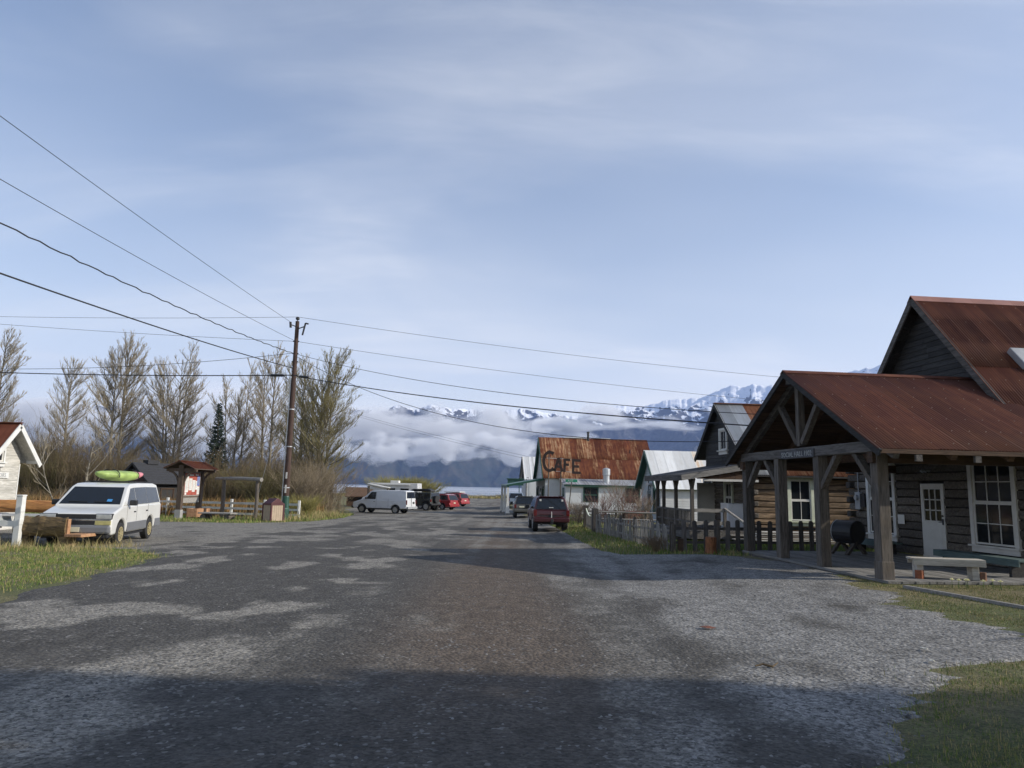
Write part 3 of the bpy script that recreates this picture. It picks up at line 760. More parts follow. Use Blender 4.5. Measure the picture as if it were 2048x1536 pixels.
# ------------------------------------------------------------------ the timber hall at the right
def social_hall():
    t = thing('log_hall', 'dark log hall with rust red corrugated roofs and a timber porch facing the street', 'building', HALL_O, HALL_A)
    W0 = 4.72                                              # the log wall under the porch
    rows = 12; lh = 0.235
    holes = [(1.80, 3.32, 0.36, 2.72), (4.28, 5.30, 0.0, 2.12), (6.37, 7.82, 0.36, 2.76)]
    MB().box(W0 + 0.03, W0 + 0.2, 0.95, 8.6, 0, rows * lh).build('wall_core', M['chink'], t)
    for k in range(rows):
        z = k * lh; spans = [(0.95, 8.62 + (0.28 if k % 2 else 0.02))]
        for h in holes:
            if h[2] < z + lh * 0.5 < h[3] or (h[2] < z + lh - 0.03 and h[3] > z + 0.03):
                ns = []
                for s in spans:
                    if h[0] > s[0] and h[0] < s[1]: ns.append((s[0], h[0]))
                    if h[1] < s[1] and h[1] > s[0]: ns.append((h[1], s[1]))
                    if h[1] <= s[0] or h[0] >= s[1]: ns.append(s)
                spans = ns
        for s in spans:
            place_log(t, 'wall_log', s[1] - s[0], lh, 0.2, M['log_grey'], (W0, s[1], z), R(-90), k * 7 + int(s[0] * 10))
        if k % 2 == 0:                                      # the far side wall's logs cross at the corner
            MB().box(W0 - 0.30, W0 + 1.2, 8.50, 8.72, z + 0.02, z + lh - 0.012).build('corner_log', M['log_end'], t, bevel=0.03)
    MB().box(W0 + 0.25, 13.9, 8.45, 8.60, 0, 2.8).build('side_wall', M['log_grey'], t)
    MB().box(W0 + 0.25, 13.9, 0.95, 1.10, 0, 2.75).build('side_wall', M['log_grey'], t)
    # gable boards above
    RZ, RC, SL = 7.42, 4.75, 1.13
    hf = lambda z: (RC - (RZ - 0.10 - z) / SL, RC + (RZ - 0.10 - z) / SL)
    gable_boards(t, W0 + 0.02, RC, rows * lh, RZ - 0.12, lambda z: (max(0.9, hf(z)[0]), min(8.62, hf(z)[1])), 0.155, M['board_dark'], split=1)
    MB().prism([(0.92, 2.6), (8.6, 2.6), (8.6, hf(2.75)[1] * 0 + 3.0), (RC, RZ - 0.16), (0.92, 3.0)], 'x', W0 + 0.06, W0 + 0.10).build('gable_core', M['chink'], t)
    # main roof
    ang = math.atan(SL); X0, X1 = W0 - 0.40, 13.6
    Ln = 4.12 / math.cos(ang)
    sheet_roof(t, X0, X1, RC, RZ, -1, ang, Ln, corr_mesh, 0.66, M['roof_red'], rows=2)
    sheet_roof(t, X0, X1, RC, RZ, 1, ang, Ln, corr_mesh, 0.66, M['roof_red'])
    rc = MB()
    for s in (-1, 1):
        rc.add([(X0 - 0.01, RC, RZ + 0.035), (X1, RC, RZ + 0.035), (X1, RC + s * 0.17, RZ + 0.035 - 0.17 * SL), (X0 - 0.01, RC + s * 0.17, RZ + 0.035 - 0.17 * SL)], [(0, 1, 2, 3)])
        rc.add([(X0 - 0.01, RC, RZ + 0.027), (X1, RC, RZ + 0.027), (X1, RC + s * 0.165, RZ + 0.027 - 0.17 * SL), (X0 - 0.01, RC + s * 0.165, RZ + 0.027 - 0.17 * SL)], [(0, 3, 2, 1)])
    rc.build('ridge_cap', paint('ridge_cap_paint', (0.30, 0.14, 0.10), 0.45, 0.1), t)
    for s in (-1, 1):
        MB().beam((X0 + 0.02, RC, RZ - 0.12), (X0 + 0.02, RC + s * 4.12, RZ - 0.12 - 4.12 * SL), 0.05, 0.17, up=(0, 0, 1)).build('barge_board', M['timber_h'], t)
        MB().beam((X0 + 0.06, RC + s * 0.05, RZ - 0.06), (X0 + 0.06, RC + s * 4.1, RZ - 0.06 - 4.05 * SL), 0.02, 0.03).build('rake_strip', M['board_dark'], t)
        for k in range(14):                                 # soffit boards of the overhang and roof deck
            a, b = 0.06 + 4.02 * k / 14, 0.06 + 4.02 * (k + 1) / 14 - 0.012
            z0, z1 = RZ - 0.035 - a * SL, RZ - 0.035 - b * SL
            MB().add([(X0 + 0.05, RC + s * a, z0), (X1 - 0.05, RC + s * a, z0), (X1 - 0.05, RC + s * b, z1), (X0 + 0.05, RC + s * b, z1),
                      (X0 + 0.05, RC + s * a, z0 - 0.03), (X1 - 0.05, RC + s * a, z0 - 0.03), (X1 - 0.05, RC + s * b, z1 - 0.03), (X0 + 0.05, RC + s * b, z1 - 0.03)],
                     [(0, 1, 2, 3), (7, 6, 5, 4), (0, 4, 5, 1), (1, 5, 6, 2), (2, 6, 7, 3), (3, 7, 4, 0)]).build('roof_board', M['board_dark'], t)
    # vent box on the near slope
    v = MB().box(-0.25, 0.35, -0.02, 0.72, 0.0, 0.17)
    o = v.build('roof_vent', M['greymetal'], t, bevel=0.02); o.matrix_local = slope_mat(-1, 6.05, RC, RZ, ang) @ Matrix.Translation((0, 1.72 / math.cos(ang), 0.02))
    # screws
    sc_ = MB()
    for i in range(22):
        for j in range(8):
            x = X0 + 0.2 + i * 0.41 + rng.normal(0, 0.03); d = 0.25 + j * 0.56
            if x < X1: sc_.box(x - 0.007, x + 0.007, RC - d - 0.007, RC - d + 0.007, RZ - d * SL + 0.012, RZ - d * SL + 0.030)
    # porch roof
    PC, PZ, PH, PE = 3.2, 4.80, 3.86, 2.62
    psl = (PZ - PE) / PH; pang = math.atan(psl); PL = PH / math.cos(pang)
    sheet_roof(t, -0.42, W0 + 0.0, PC, PZ, -1, pang, PL, corr_mesh, 0.66, M['roof_red'], rows=1)
    sheet_roof(t, -0.42, W0 + 0.0, PC, PZ, 1, pang, PL, corr_mesh, 0.66, M['roof_red'], rows=1)
    rc = MB()
    for s in (-1, 1):
        rc.add([(-0.43, PC, PZ + 0.03), (W0, PC, PZ + 0.03), (W0, PC + s * 0.15, PZ + 0.03 - 0.15 * psl), (-0.43, PC + s * 0.15, PZ + 0.03 - 0.15 * psl),
                (-0.43, PC, PZ + 0.02), (W0, PC, PZ + 0.02), (W0, PC + s * 0.15, PZ + 0.02 - 0.15 * psl), (-0.43, PC + s * 0.15, PZ + 0.02 - 0.15 * psl)], [(0, 1, 2, 3), (7, 6, 5, 4), (3, 2, 6, 7), (0, 3, 7, 4)])
    rc.build('ridge_cap', M['roof_red'], t)
    for i in range(12):
        for j in range(7):
            x = -0.3 + i * 0.41 + rng.normal(0, 0.03); d = 0.25 + j * 0.56
            sc_.box(x - 0.007, x + 0.007, PC - d - 0.007, PC - d + 0.007, PZ - d * psl + 0.010, PZ - d * psl + 0.026)
    tag(sc_.build('roof_screws', paint('screw_head', (0.34, 0.26, 0.2), 0.5, 0.05), t), kind='stuff')
    for s in (-1, 1):
        for k in range(20):
            a, b = 0.03 + 3.76 * k / 20, 0.03 + 3.76 * (k + 1) / 20 - 0.012
            z0, z1 = PZ - 0.035 - a * psl, PZ - 0.035 - b * psl
            MB().add([(-0.36, PC + s * a, z0), (W0 - 0.02, PC + s * a, z0), (W0 - 0.02, PC + s * b, z1), (-0.36, PC + s * b, z1),
                      (-0.36, PC + s * a, z0 - 0.025), (W0 - 0.02, PC + s * a, z0 - 0.025), (W0 - 0.02, PC + s * b, z1 - 0.025), (-0.36, PC + s * b, z1 - 0.025)],
                     [(0, 1, 2, 3), (7, 6, 5, 4), (0, 4, 5, 1), (1, 5, 6, 2), (2, 6, 7, 3), (3, 7, 4, 0)]).build('roof_board', M['board_brown'], t)
        MB().beam((-0.40, PC, PZ - 0.09), (-0.40, PC + s * (PH + 0.02), PE - 0.09), 0.045, 0.15).build('barge_board', M['board_dark'], t)
        MB().beam((-0.40, PC + s * (PH + 0.01), PE - 0.05), (W0, PC + s * (PH + 0.01), PE - 0.05), 0.03, 0.09).build('fascia', M['board_brown'], t)
        MB().beam((-0.2, PC + s * 3.2, 2.47), (W0, PC + s * 3.2, 2.47), 0.2, 0.22).build('eave_beam', M['board_brown'], t)
        for x in (0.0, 1.25, 2.5, 3.75):                    # rafters with visible tails
            MB().beam((x, PC, PZ - 0.15), (x, PC + s * 3.8, PZ - 0.15 - 3.8 * psl), 0.13, 0.17).build('rafter', M['timber_h'] if x == 0 else M['board_brown'], t)
        for x in (0.35, 1.62, 2.9):
            MB().box(x, x + 0.13, PC + s * 3.84 - (0.06 if s < 0 else 0), PC + s * 3.84 + (0.06 if s > 0 else 0), PE - 0.24, PE - 0.11).build('rafter_tail', M['timber_h'], t)
    MB().box(-0.3, W0, PC - 0.11, PC + 0.11, PZ - 0.34, PZ - 0.14).build('ridge_beam', M['timber_h'], t)
    # front beam, posts and braces
    MB().box(-0.14, 0.14, -0.17, 6.58, 2.59, 2.83).build('front_beam', M['timber_h'], t, bevel=0.02)
    for y in (0.0, 2.32, 4.36, 6.42):
        p = MB().box(-0.125, 0.125, y - 0.125, y + 0.125, -0.02, 2.60).build('post', M['timber'], t, bevel=0.015)
        if y < 0.1:
            MB().box(-0.137, 0.137, y - 0.137, y + 0.137, -0.05, 0.36).build('post_base', M['timber'], p, bevel=0.015)
    for y, s in ((0.0, 1), (2.32, -1), (4.36, 1), (6.42, -1)):
        MB().beam((0, y + s * 0.10, 1.85), (0, y + s * 0.85, 2.64), 0.12, 0.15, up=(1, 0, 0)).build('brace', M['timber'], t)
    MB().box(-0.08, 0.08, PC - 0.085, PC + 0.085, 2.88, 4.5).build('king_post', M['timber'], t)
    for s in (-1, 1):
        MB().beam((0, PC + s * 0.12, 2.95), (0, PC + s * 1.08, 4.06), 0.13, 0.14, up=(1, 0, 0)).build('strut', M['timber'], t)
        MB().beam((2.4, PC + s * 0.12, 2.95), (2.4, PC + s * 1.08, 4.06), 0.12, 0.13, up=(1, 0, 0)).build('strut', M['board_brown'], t)
    MB().box(2.33, 2.47, PC - 0.07, PC + 0.07, 2.75, 4.5).build('king_post', M['board_brown'], t)
    MB().box(2.3, 2.5, -0.2, 6.6, 2.58, 2.78).build('tie_beam', M['board_brown'], t)
    # deck: planks run along the front, their ends show at the near edge
    for k in range(33):
        x = -0.16 + k * 0.148
        MB().box(x, x + 0.142, -0.36 + rng.normal(0, 0.012), 6.6 + rng.normal(0, 0.02), -0.05, 0.0 - 0.002 * (k % 3)).build('deck_plank', M['grey_plank'], t)
    MB().box(-0.15, W0, -0.30, -0.24, -0.26, -0.05).build('deck_skirt', M['timber_h'], t)
    MB().box(-0.15, -0.09, -0.24, 6.6, -0.26, -0.05).build('deck_skirt', M['timber_h'], t)
    # openings
    window(t, (W0 - 0.10, 3.20, 0.52), R(-90), 1.28, 2.08, 3, (2, 2), 'white_trim', 0.13)
    window(t, (W0 - 0.10, 7.70, 0.52), R(-90), 1.20, 2.12, 3, (2, 2), 'white_trim', 0.13)
    MB().box(W0 + 0.0, W0 + 0.03, 1.80, 3.32, 0.36, 2.72).build('window_backing', M['chink'], t)
    d = MB().box(-0.06, 1.0, -0.03, 0.02, 0.0, 0.06); d.box(0, 0.94, -0.05, 0.0, 0.06, 0.95); d.box(0, 0.12, -0.05, 0.0, 0.95, 2.04); d.box(0.82, 0.94, -0.05, 0, 0.95, 2.04); d.box(0.12, 0.82, -0.05, 0, 1.88, 2.04)
    d.box(0.12, 0.82, -0.05, 0, 0.95, 1.02)
    d = d.build('door', M['white_trim'], t, (W0 - 0.07, 5.24, 0.0), R(-90))
    b = MB()
    for c in (1, 2): b.box(0.12 + 0.7 * c / 3 - 0.014, 0.12 + 0.7 * c / 3 + 0.014, -0.045, -0.012, 1.02, 1.88)
    for r_ in (1, 2):
        for c in range(3): b.box(0.12 + 0.7 * c / 3 + 0.015, 0.12 + 0.7 * (c + 1) / 3 - 0.015, -0.044, -0.013, 1.02 + 0.86 * r_ / 3 - 0.013, 1.02 + 0.86 * r_ / 3 + 0.013)
    b.build('door_muntin', M['white_trim'], d)
    for c in range(3):
        for r_ in range(3):
            MB().box(0.13 + 0.7 * c / 3, 0.11 + 0.7 * (c + 1) / 3, -0.022, -0.018, 1.03 + 0.86 * r_ / 3, 1.01 + 0.86 * (r_ + 1) / 3).build('pane', M['glass'], d)
    pn = MB().box(0.14, 0.80, -0.056, -0.05, 0.16, 0.86); pn.build('panel', M['white_trim'], d)
    hd = MB().box(0.845, 0.895, -0.065, -0.05, 0.92, 1.08); hd.tube([(0.87, -0.06, 1.0), (0.87, -0.10, 1.0), (0.76, -0.10, 0.99)], 0.011, 6); hd.tube([(0.87, -0.05, 1.16), (0.87, -0.075, 1.16)], 0.026, 8)
    hd.build('handle', M['blackmetal'], d)
    # small fittings
    mt = MB().box(-0.14, 0.14, -0.10, 0, 0, 0.55).build('meter_box', M['greymetal'], t, (W0 - 0.12, 8.22, 1.22), R(-90), bevel=0.01)
    MB().tube([(0, -0.10, 0.38), (0, -0.17, 0.38)], 0.085, 12).build('meter_glass', M['galv'], mt)
    MB().tube([(W0 - 0.14, 8.26, 1.77), (W0 - 0.14, 8.26, 2.75)], 0.02, 6).build('conduit', M['greymetal'], t)
    MB().box(-0.12, 0.12, -0.08, 0, 0, 0.42).build('switch_box', M['blackmetal'], t, (W0 - 0.12, 7.98, 1.3), R(-90))
    lm = MB().tube([(0, 0, 0), (0, -0.10, 0.02), (0, -0.14, -0.03)], [0.045, 0.03, 0.055], 8).build('wall_lamp', M['galv'], t, (W0 - 0.11, 4.95, 2.40), R(-90))
    MB().tube([(0.13, 0, 0.0), (0.13, -0.10, 0.02), (0.13, -0.14, -0.03)], [0.045, 0.03, 0.055], 8).build('lamp_head', M['galv'], lm)
    MB().box(0, 0.30, -0.012, 0, 0, 0.27).build('notice', M['white_trim'], t, (W0 - 0.135, 6.28, 0.86), R(-90))
    # sign on the front beam
    sg = MB().box(0, 1.68, -0.03, 0.0, 0, 0.205).build('sign_board', wood('old_sign_board', (0.045, 0.045, 0.048), (0.10, 0.10, 0.105), (1, 9, 9), 2, 0.8, 0.05), t, (-0.145, 3.97, 2.575), R(-90))
    text('lettering', 'SOCIAL HALL 1902', 0.185, paint('faded_letter_paint', (0.36, 0.37, 0.36), 0.7, 0.3, 20), sg, (0.05, -0.032, 0.038), extrude=0.004, sx=1.0)
    return t
social_hall()

# ------------------------------------------------------------------ log cabin beyond the hall
def log_cabin():
    t = thing('log_cabin', 'golden brown log cabin with a black gable and half rusted metal roof behind the hall', 'building', (9.2, 27.0, -0.2), HALL_A)
    rows = 13; lh = 0.218
    hole = (1.20, 2.32, 0.66, 2.50)
    MB().box(0.05, 7.0, 0.03, 0.18, 0, rows * lh).build('wall_core', M['chink'], t)
    for k in range(rows):
        z = k * lh
        spans = [(-0.02 - (0.18 if k % 2 else 0), 7.0)]
        if hole[2] < z + lh - 0.03 and hole[3] > z + 0.03: spans = [(spans[0][0], hole[0]), (hole[1], 7.0)]
        for s in spans: place_log(t, 'wall_log', s[1] - s[0], lh, 0.2, M['log_gold'], (s[0], 0, z), 0, 100 + k * 3 + int(s[0]))
    for k in range(12):
        MB().box(-0.09, 0.10, 0.1 if k % 2 else -0.16, 4.8, k * lh + 0.012, (k + 1) * lh - 0.012).build('wall_log', M['log_grey'], t, bevel=0.04)
    MB().box(0, 7.0, 4.65, 4.8, 0, 3.2).build('side_wall', M['board_dark'], t)
    RZ, RC = 5.55, 3.05; sn = 0.885; sf = 0.915
    hf = lambda z: (max(-0.05, RC - (RZ - 0.1 - z) / sn), min(4.8, RC + (RZ - 0.1 - z) / sf))
    gable_boards(t, -0.02, RC, 2.62, RZ - 0.12, hf, 0.16, M['board_dark'], split=1)
    MB().prism([(0.0, 2.4), (4.75, 2.4), (4.75, 3.6), (RC, RZ - 0.2), (0.0, 2.75)], 'x', 0.03, 0.07).build('gable_core', M['chink'], t)
    angn, angf = math.atan(sn), math.atan(sf)
    gal = lambda i, n, r: M['roof_grey'] if i < 2 else M['roof_rust']
    sheet_roof(t, -0.30, 6.4, RC, RZ, -1, angn, 3.45 / math.cos(angn), corr_mesh, 0.66, gal)
    sheet_roof(t, -0.30, 6.4, RC, RZ, 1, angf, 2.45 / math.cos(angf), corr_mesh, 0.66, M['roof_grey'])
    MB().box(-0.31, 6.4, RC - 0.09, RC + 0.09, RZ + 0.0, RZ + 0.03).build('ridge_cap', M['roof_rust'], t)
    for s, sl, L in ((-1, sn, 3.45), (1, sf, 2.45)):
        MB().beam((-0.28, RC, RZ - 0.10), (-0.28, RC + s * L, RZ - 0.10 - L * sl), 0.05, 0.16).build('barge_board', M['board_dark'], t)
        MB().add([(-0.25, RC, RZ - 0.03), (6.35, RC, RZ - 0.03), (6.35, RC + s * L, RZ - 0.03 - L * sl), (-0.25, RC + s * L, RZ - 0.03 - L * sl),
                  (-0.25, RC, RZ - 0.07), (6.35, RC, RZ - 0.07), (6.35, RC + s * L, RZ - 0.07 - L * sl), (-0.25, RC + s * L, RZ - 0.07 - L * sl)],
                 [(0, 1, 2, 3), (7, 6, 5, 4), (0, 4, 5, 1), (1, 5, 6, 2), (2, 6, 7, 3), (3, 7, 4, 0)]).build('roof_deck', M['board_dark'], t)
    window(t, (1.36, -0.11, 0.83), 0, 0.80, 1.50, 2, (1, 1), 'cream_trim', 0.13, curtain=0.0)
    MB().box(1.38, 2.14, -0.03, -0.015, 1.0, 1.45).build('curtain', M['curtain'], t)
    MB().box(hole[0], hole[1], 0.0, 0.03, hole[2], hole[3]).build('window_backing', M['chink'], t)
    window(t, (-0.035, 3.06, 3.58), R(-90), 0.66, 0.80, 2, (1, 0), 'white_trim', 0.10)
    # street porch: low lean-to roof
    zr, ze = 2.98, 2.44
    sl = (zr - ze) / 2.95
    for k in range(15):
        y0 = -0.45 + k * 0.31
        MB().add([(0.0, y0, zr), (0.0, y0 + 0.300, zr), (-2.95, y0 + 0.300, ze), (-2.95, y0, ze), (0.0, y0, zr - 0.04), (0.0, y0 + 0.300, zr - 0.04), (-2.95, y0 + 0.300, ze - 0.04), (-2.95, y0, ze - 0.04)],
                 [(0, 1, 2, 3), (7, 6, 5, 4), (0, 4, 5, 1), (1, 5, 6, 2), (2, 6, 7, 3), (3, 7, 4, 0)]).build('porch_roof_board', M['board_dark'], t)
    MB().beam((0.02, -0.48, zr - 0.12), (-2.98, -0.48, ze - 0.12), 0.05, 0.2).build('porch_barge_board', M['grey_wood'], t)
    MB().box(-3.0, -2.96, -0.48, 4.2, ze - 0.22, ze - 0.0).build('porch_fascia', M['timber_h'], t)
    MB().box(-2.55, -2.42, -0.35, 4.15, ze - 0.17, ze - 0.03).build('porch_beam', M['timber_h'], t)
    for k in range(11):
        x0 = -2.35 + k * 0.212
        MB().box(x0, x0 + 0.205, -0.37, -0.345, 2.30, zr - 0.05 + x0 * sl).build('infill_board', M['board_brown'], t)
    MB().box(-2.1, 0.0, -0.40, -0.372, 2.22, 2.30).build('porch_lintel', M['white_trim'], t)
    for y in (-0.2, 1.61, 3.15, 4.0):
        p = MB().box(-2.55, -2.43, y - 0.06, y + 0.06, 0.3, ze - 0.1).build('porch_post', M['timber'], t)
        for s in (-1, 1): MB().beam((-2.49, y + s * 0.05, ze - 0.48), (-2.49, y + s * 0.26, ze - 0.14), 0.07, 0.08, up=(1, 0, 0)).build('bracket', M['timber'], p)
    for k in range(18):
        x = -2.65 + k * 0.148
        MB().box(x, x + 0.142, -0.35, 4.2, 0.37, 0.41).build('deck_plank', M['timber_h'], t)
    MB().box(-2.65, -2.6, -0.35, 4.2, 0.12, 0.37).build('deck_skirt', M['timber_h'], t); MB().box(-2.6, 0, -0.35, -0.30, 0.12, 0.37).build('deck_skirt', M['timber_h'], t)
    # railings
    rl = MB().box(-2.53, -2.45, -0.14, 4.0, 1.10, 1.17); rl.box(-2.52, -2.46, -0.14, 4.0, 0.70, 0.76); rl.build('porch_rail', M['timber_h'], t)
    for k in range(24):
        y = -0.04 + k * 0.165
        MB().box(-2.505, -2.475, y, y + 0.07, 0.45, 1.10).build('baluster', M['timber'], t)
    for z in (1.08, 0.62): MB().box(-2.4, -1.3, -0.24, -0.19, z, z + 0.13).build('porch_rail', M['grey_wood'], t)
    MB().box(-1.3, -1.2, -0.26, -0.16, 0.1, 1.22).build('stair_post', M['timber'], t)
    MB().beam((-1.25, -0.18, 1.22), (-0.95, -1.35, 0.72), 0.08, 0.07).build('stair_rail', M['grey_wood'], t)
    MB().box(-0.99, -0.90, -1.42, -1.33, 0.0, 0.74).build('stair_post', M['timber'], t)
    for k in range(3): MB().box(-1.2, -0.2, -0.64 - 0.28 * k, -0.37 - 0.28 * k, 0.26 - 0.12 * k, 0.30 - 0.12 * k).build('stair_tread', M['grey_wood'], t)
    # doors in the porch wall
    d = MB().box(0, 0.86, -0.05, 0.0, 0.41, 2.26); d.build('door', M['board_dark'], t, (-0.10, 4.72, 0), R(-90))
    for a, b in ((4.72, 4.83), (3.75, 3.86)): MB().box(-0.17, -0.10, a, b, 0.41, 2.38).build('door_casing', M['white_trim'], t)
    MB().box(-0.85, -0.05, 3.70, 3.74, 0.45, 2.2).build('open_door', M['white_trim'], t)
    window(t, (-0.12, 2.44, 1.05), R(-90), 0.66, 1.15, 2, (1, 1), 'cream_trim', 0.09)
    return t
log_cabin()
fr = thing('white_fridge', 'white upright chest standing on the cabin porch beside the steps', 'fridge', (9.2 - 0.55, 27.0 + 0.85, 0.21), HALL_A)
MB().box(-0.36, 0.36, -0.36, 0.36, 0.04, 1.0).build('cabinet', paint('white_enamel', (0.75, 0.77, 0.80), 0.3, 0.03), fr, bevel=0.02)
MB().box(-0.36, 0.36, -0.40, -0.365, 0.10, 0.98).build('door', paint('white_enamel_door', (0.78, 0.80, 0.83), 0.3, 0.03), fr, bevel=0.012)
MB().box(0.27, 0.31, -0.43, -0.40, 0.5, 0.8).build('handle', M['greymetal'], fr)

# ------------------------------------------------------------------ pale blue shop with a white metal roof
def shop():
    t = thing('gable_shop', 'small pale blue shop with green trim and a white metal roof between cabin and cafe', 'building', (9.5, 46.0, -0.45), HALL_A)
    RC, RZ, sl = 1.6, 4.72, 1.05; w = 2.1; y0, y1 = RC - w, RC + w; Xw = 0.0; L = 8.5
    lap_siding(t, 'y', y0, Xw, L, 0.0, 2.5, 0.16, M['white_siding'], -1)
    lap_siding(t, 'x', Xw, y0, y1, 0.0, 2.4, 0.16, M['blue_siding'], -1, [(1.35, 2.3, 0, 2.05), (-0.35, 0.95, 0.7, 2.25)])
    MB().box(0.02, L, y1 - 0.05, y1, 0, 2.5).build('rear_wall', M['white_siding'], t)
    MB().box(0.03, 0.06, y0 + 0.03, y1 - 0.05, 0, 2.5).build('wall_core', M['blue_siding'], t)
    hf = lambda z: (RC - (RZ - 0.1 - z) / sl, RC + (RZ - 0.1 - z) / sl)
    gable_boards(t, Xw, RC, 2.4, RZ - 0.12, lambda z: (max(y0, hf(z)[0]), min(y1, hf(z)[1])), 0.16, M['blue_siding'])
    ang = math.atan(sl); Ln = 2.42 / math.cos(ang)
    wr = lambda i, n, r: M['roof_stain'] if i == 5 else M['roof_white']
    M['roof_stain'] = rust_roof('rust_stained_pale_roof', (0.62, 0.60, 0.55), (0.50, 0.27, 0.10), 0.5, 0.5)
    sheet_roof(t, -0.45, L, RC, RZ, -1, ang, Ln, lambda n, w, l: flat_sheet(n, w, l, 1, 0.008), 0.66, wr)
    sheet_roof(t, -0.45, L, RC, RZ, 1, ang, Ln, flat_sheet, 0.66, M['roof_white'])
    for s in (-1, 1):
        MB().beam((-0.43, RC, RZ - 0.10), (-0.43, RC + s * 2.42, RZ - 0.10 - 2.42 * sl), 0.05, 0.18).build('barge_board', M['green_trim'], t)
        MB().add([(-0.4, RC, RZ - 0.02), (L, RC, RZ - 0.02), (L, RC + s * 2.4, RZ - 0.02 - 2.4 * sl), (-0.4, RC + s * 2.4, RZ - 0.02 - 2.4 * sl),
                  (-0.4, RC, RZ - 0.06), (L, RC, RZ - 0.06), (L, RC + s * 2.4, RZ - 0.06 - 2.4 * sl), (-0.4, RC + s * 2.4, RZ - 0.06 - 2.4 * sl)],
                 [(0, 1, 2, 3), (7, 6, 5, 4), (0, 4, 5, 1), (1, 5, 6, 2), (2, 6, 7, 3), (3, 7, 4, 0)]).build('roof_deck', M['green_trim'], t)
    for a, b in ((1.35, 2.3),):
        d = MB().box(0, b - a, -0.03, 0.0, 0.0, 2.03).build('door', paint('grey_blue_door', (0.10, 0.16, 0.19), 0.5), t, (0.0, b, 0), R(-90))
        MB().box(0.2, b - a - 0.2, -0.036, -0.03, 1.1, 1.85).build('pane', M['glass'], d)
        MB().tube([(0.1, -0.03, 1.0), (0.1, -0.08, 1.0)], 0.03, 8).build('handle', M['galv'], d)
    window(t, (-0.01, 0.85, 0.85), R(-90), 1.1, 1.3, 2, (1, 1), 'green_trim', 0.09, 'green_trim')
    for a in (1.25, 2.3): MB().box(-0.05, -0.023, a, a + 0.1, 0, 2.15).build('door_casing', M['white_trim'], t)
    MB().box(-0.30, -0.02, 1.0, 1.7, 2.42, 2.55).build('sign_lamp', M['galv'], t)
    # curled iron sign on the gable wall
    s = MB(); s.tube([(0, -0.04, 0), (0.0, -0.04, 0.55), (0.22, -0.04, 0.72)], 0.025, 6); s.tube([(0, -0.04, 0.05), (0.35, -0.04, 0.05), (0.42, -0.04, 0.25), (0.3, -0.04, 0.35), (0.06, -0.04, 0.32)], 0.025, 6); s.tube([(0, -0.04, -0.08), (0.4, -0.04, -0.08)], 0.02, 6)
    s.build('scroll_sign', M['blackmetal'], t, (0.0, 2.0, 2.1 - 0.05), R(-90))
    ch = MB().tube([(0, 0, 0), (0, 0, 0.55)], 0.10, 10); ch.tube([(0, 0, 0.55), (0, 0, 0.62)], [0.17, 0.15], 10)
    ch.build('flue', M['blackmetal'], t, (6.2, RC + 0.15, RZ - 0.2))
    return t
shop()

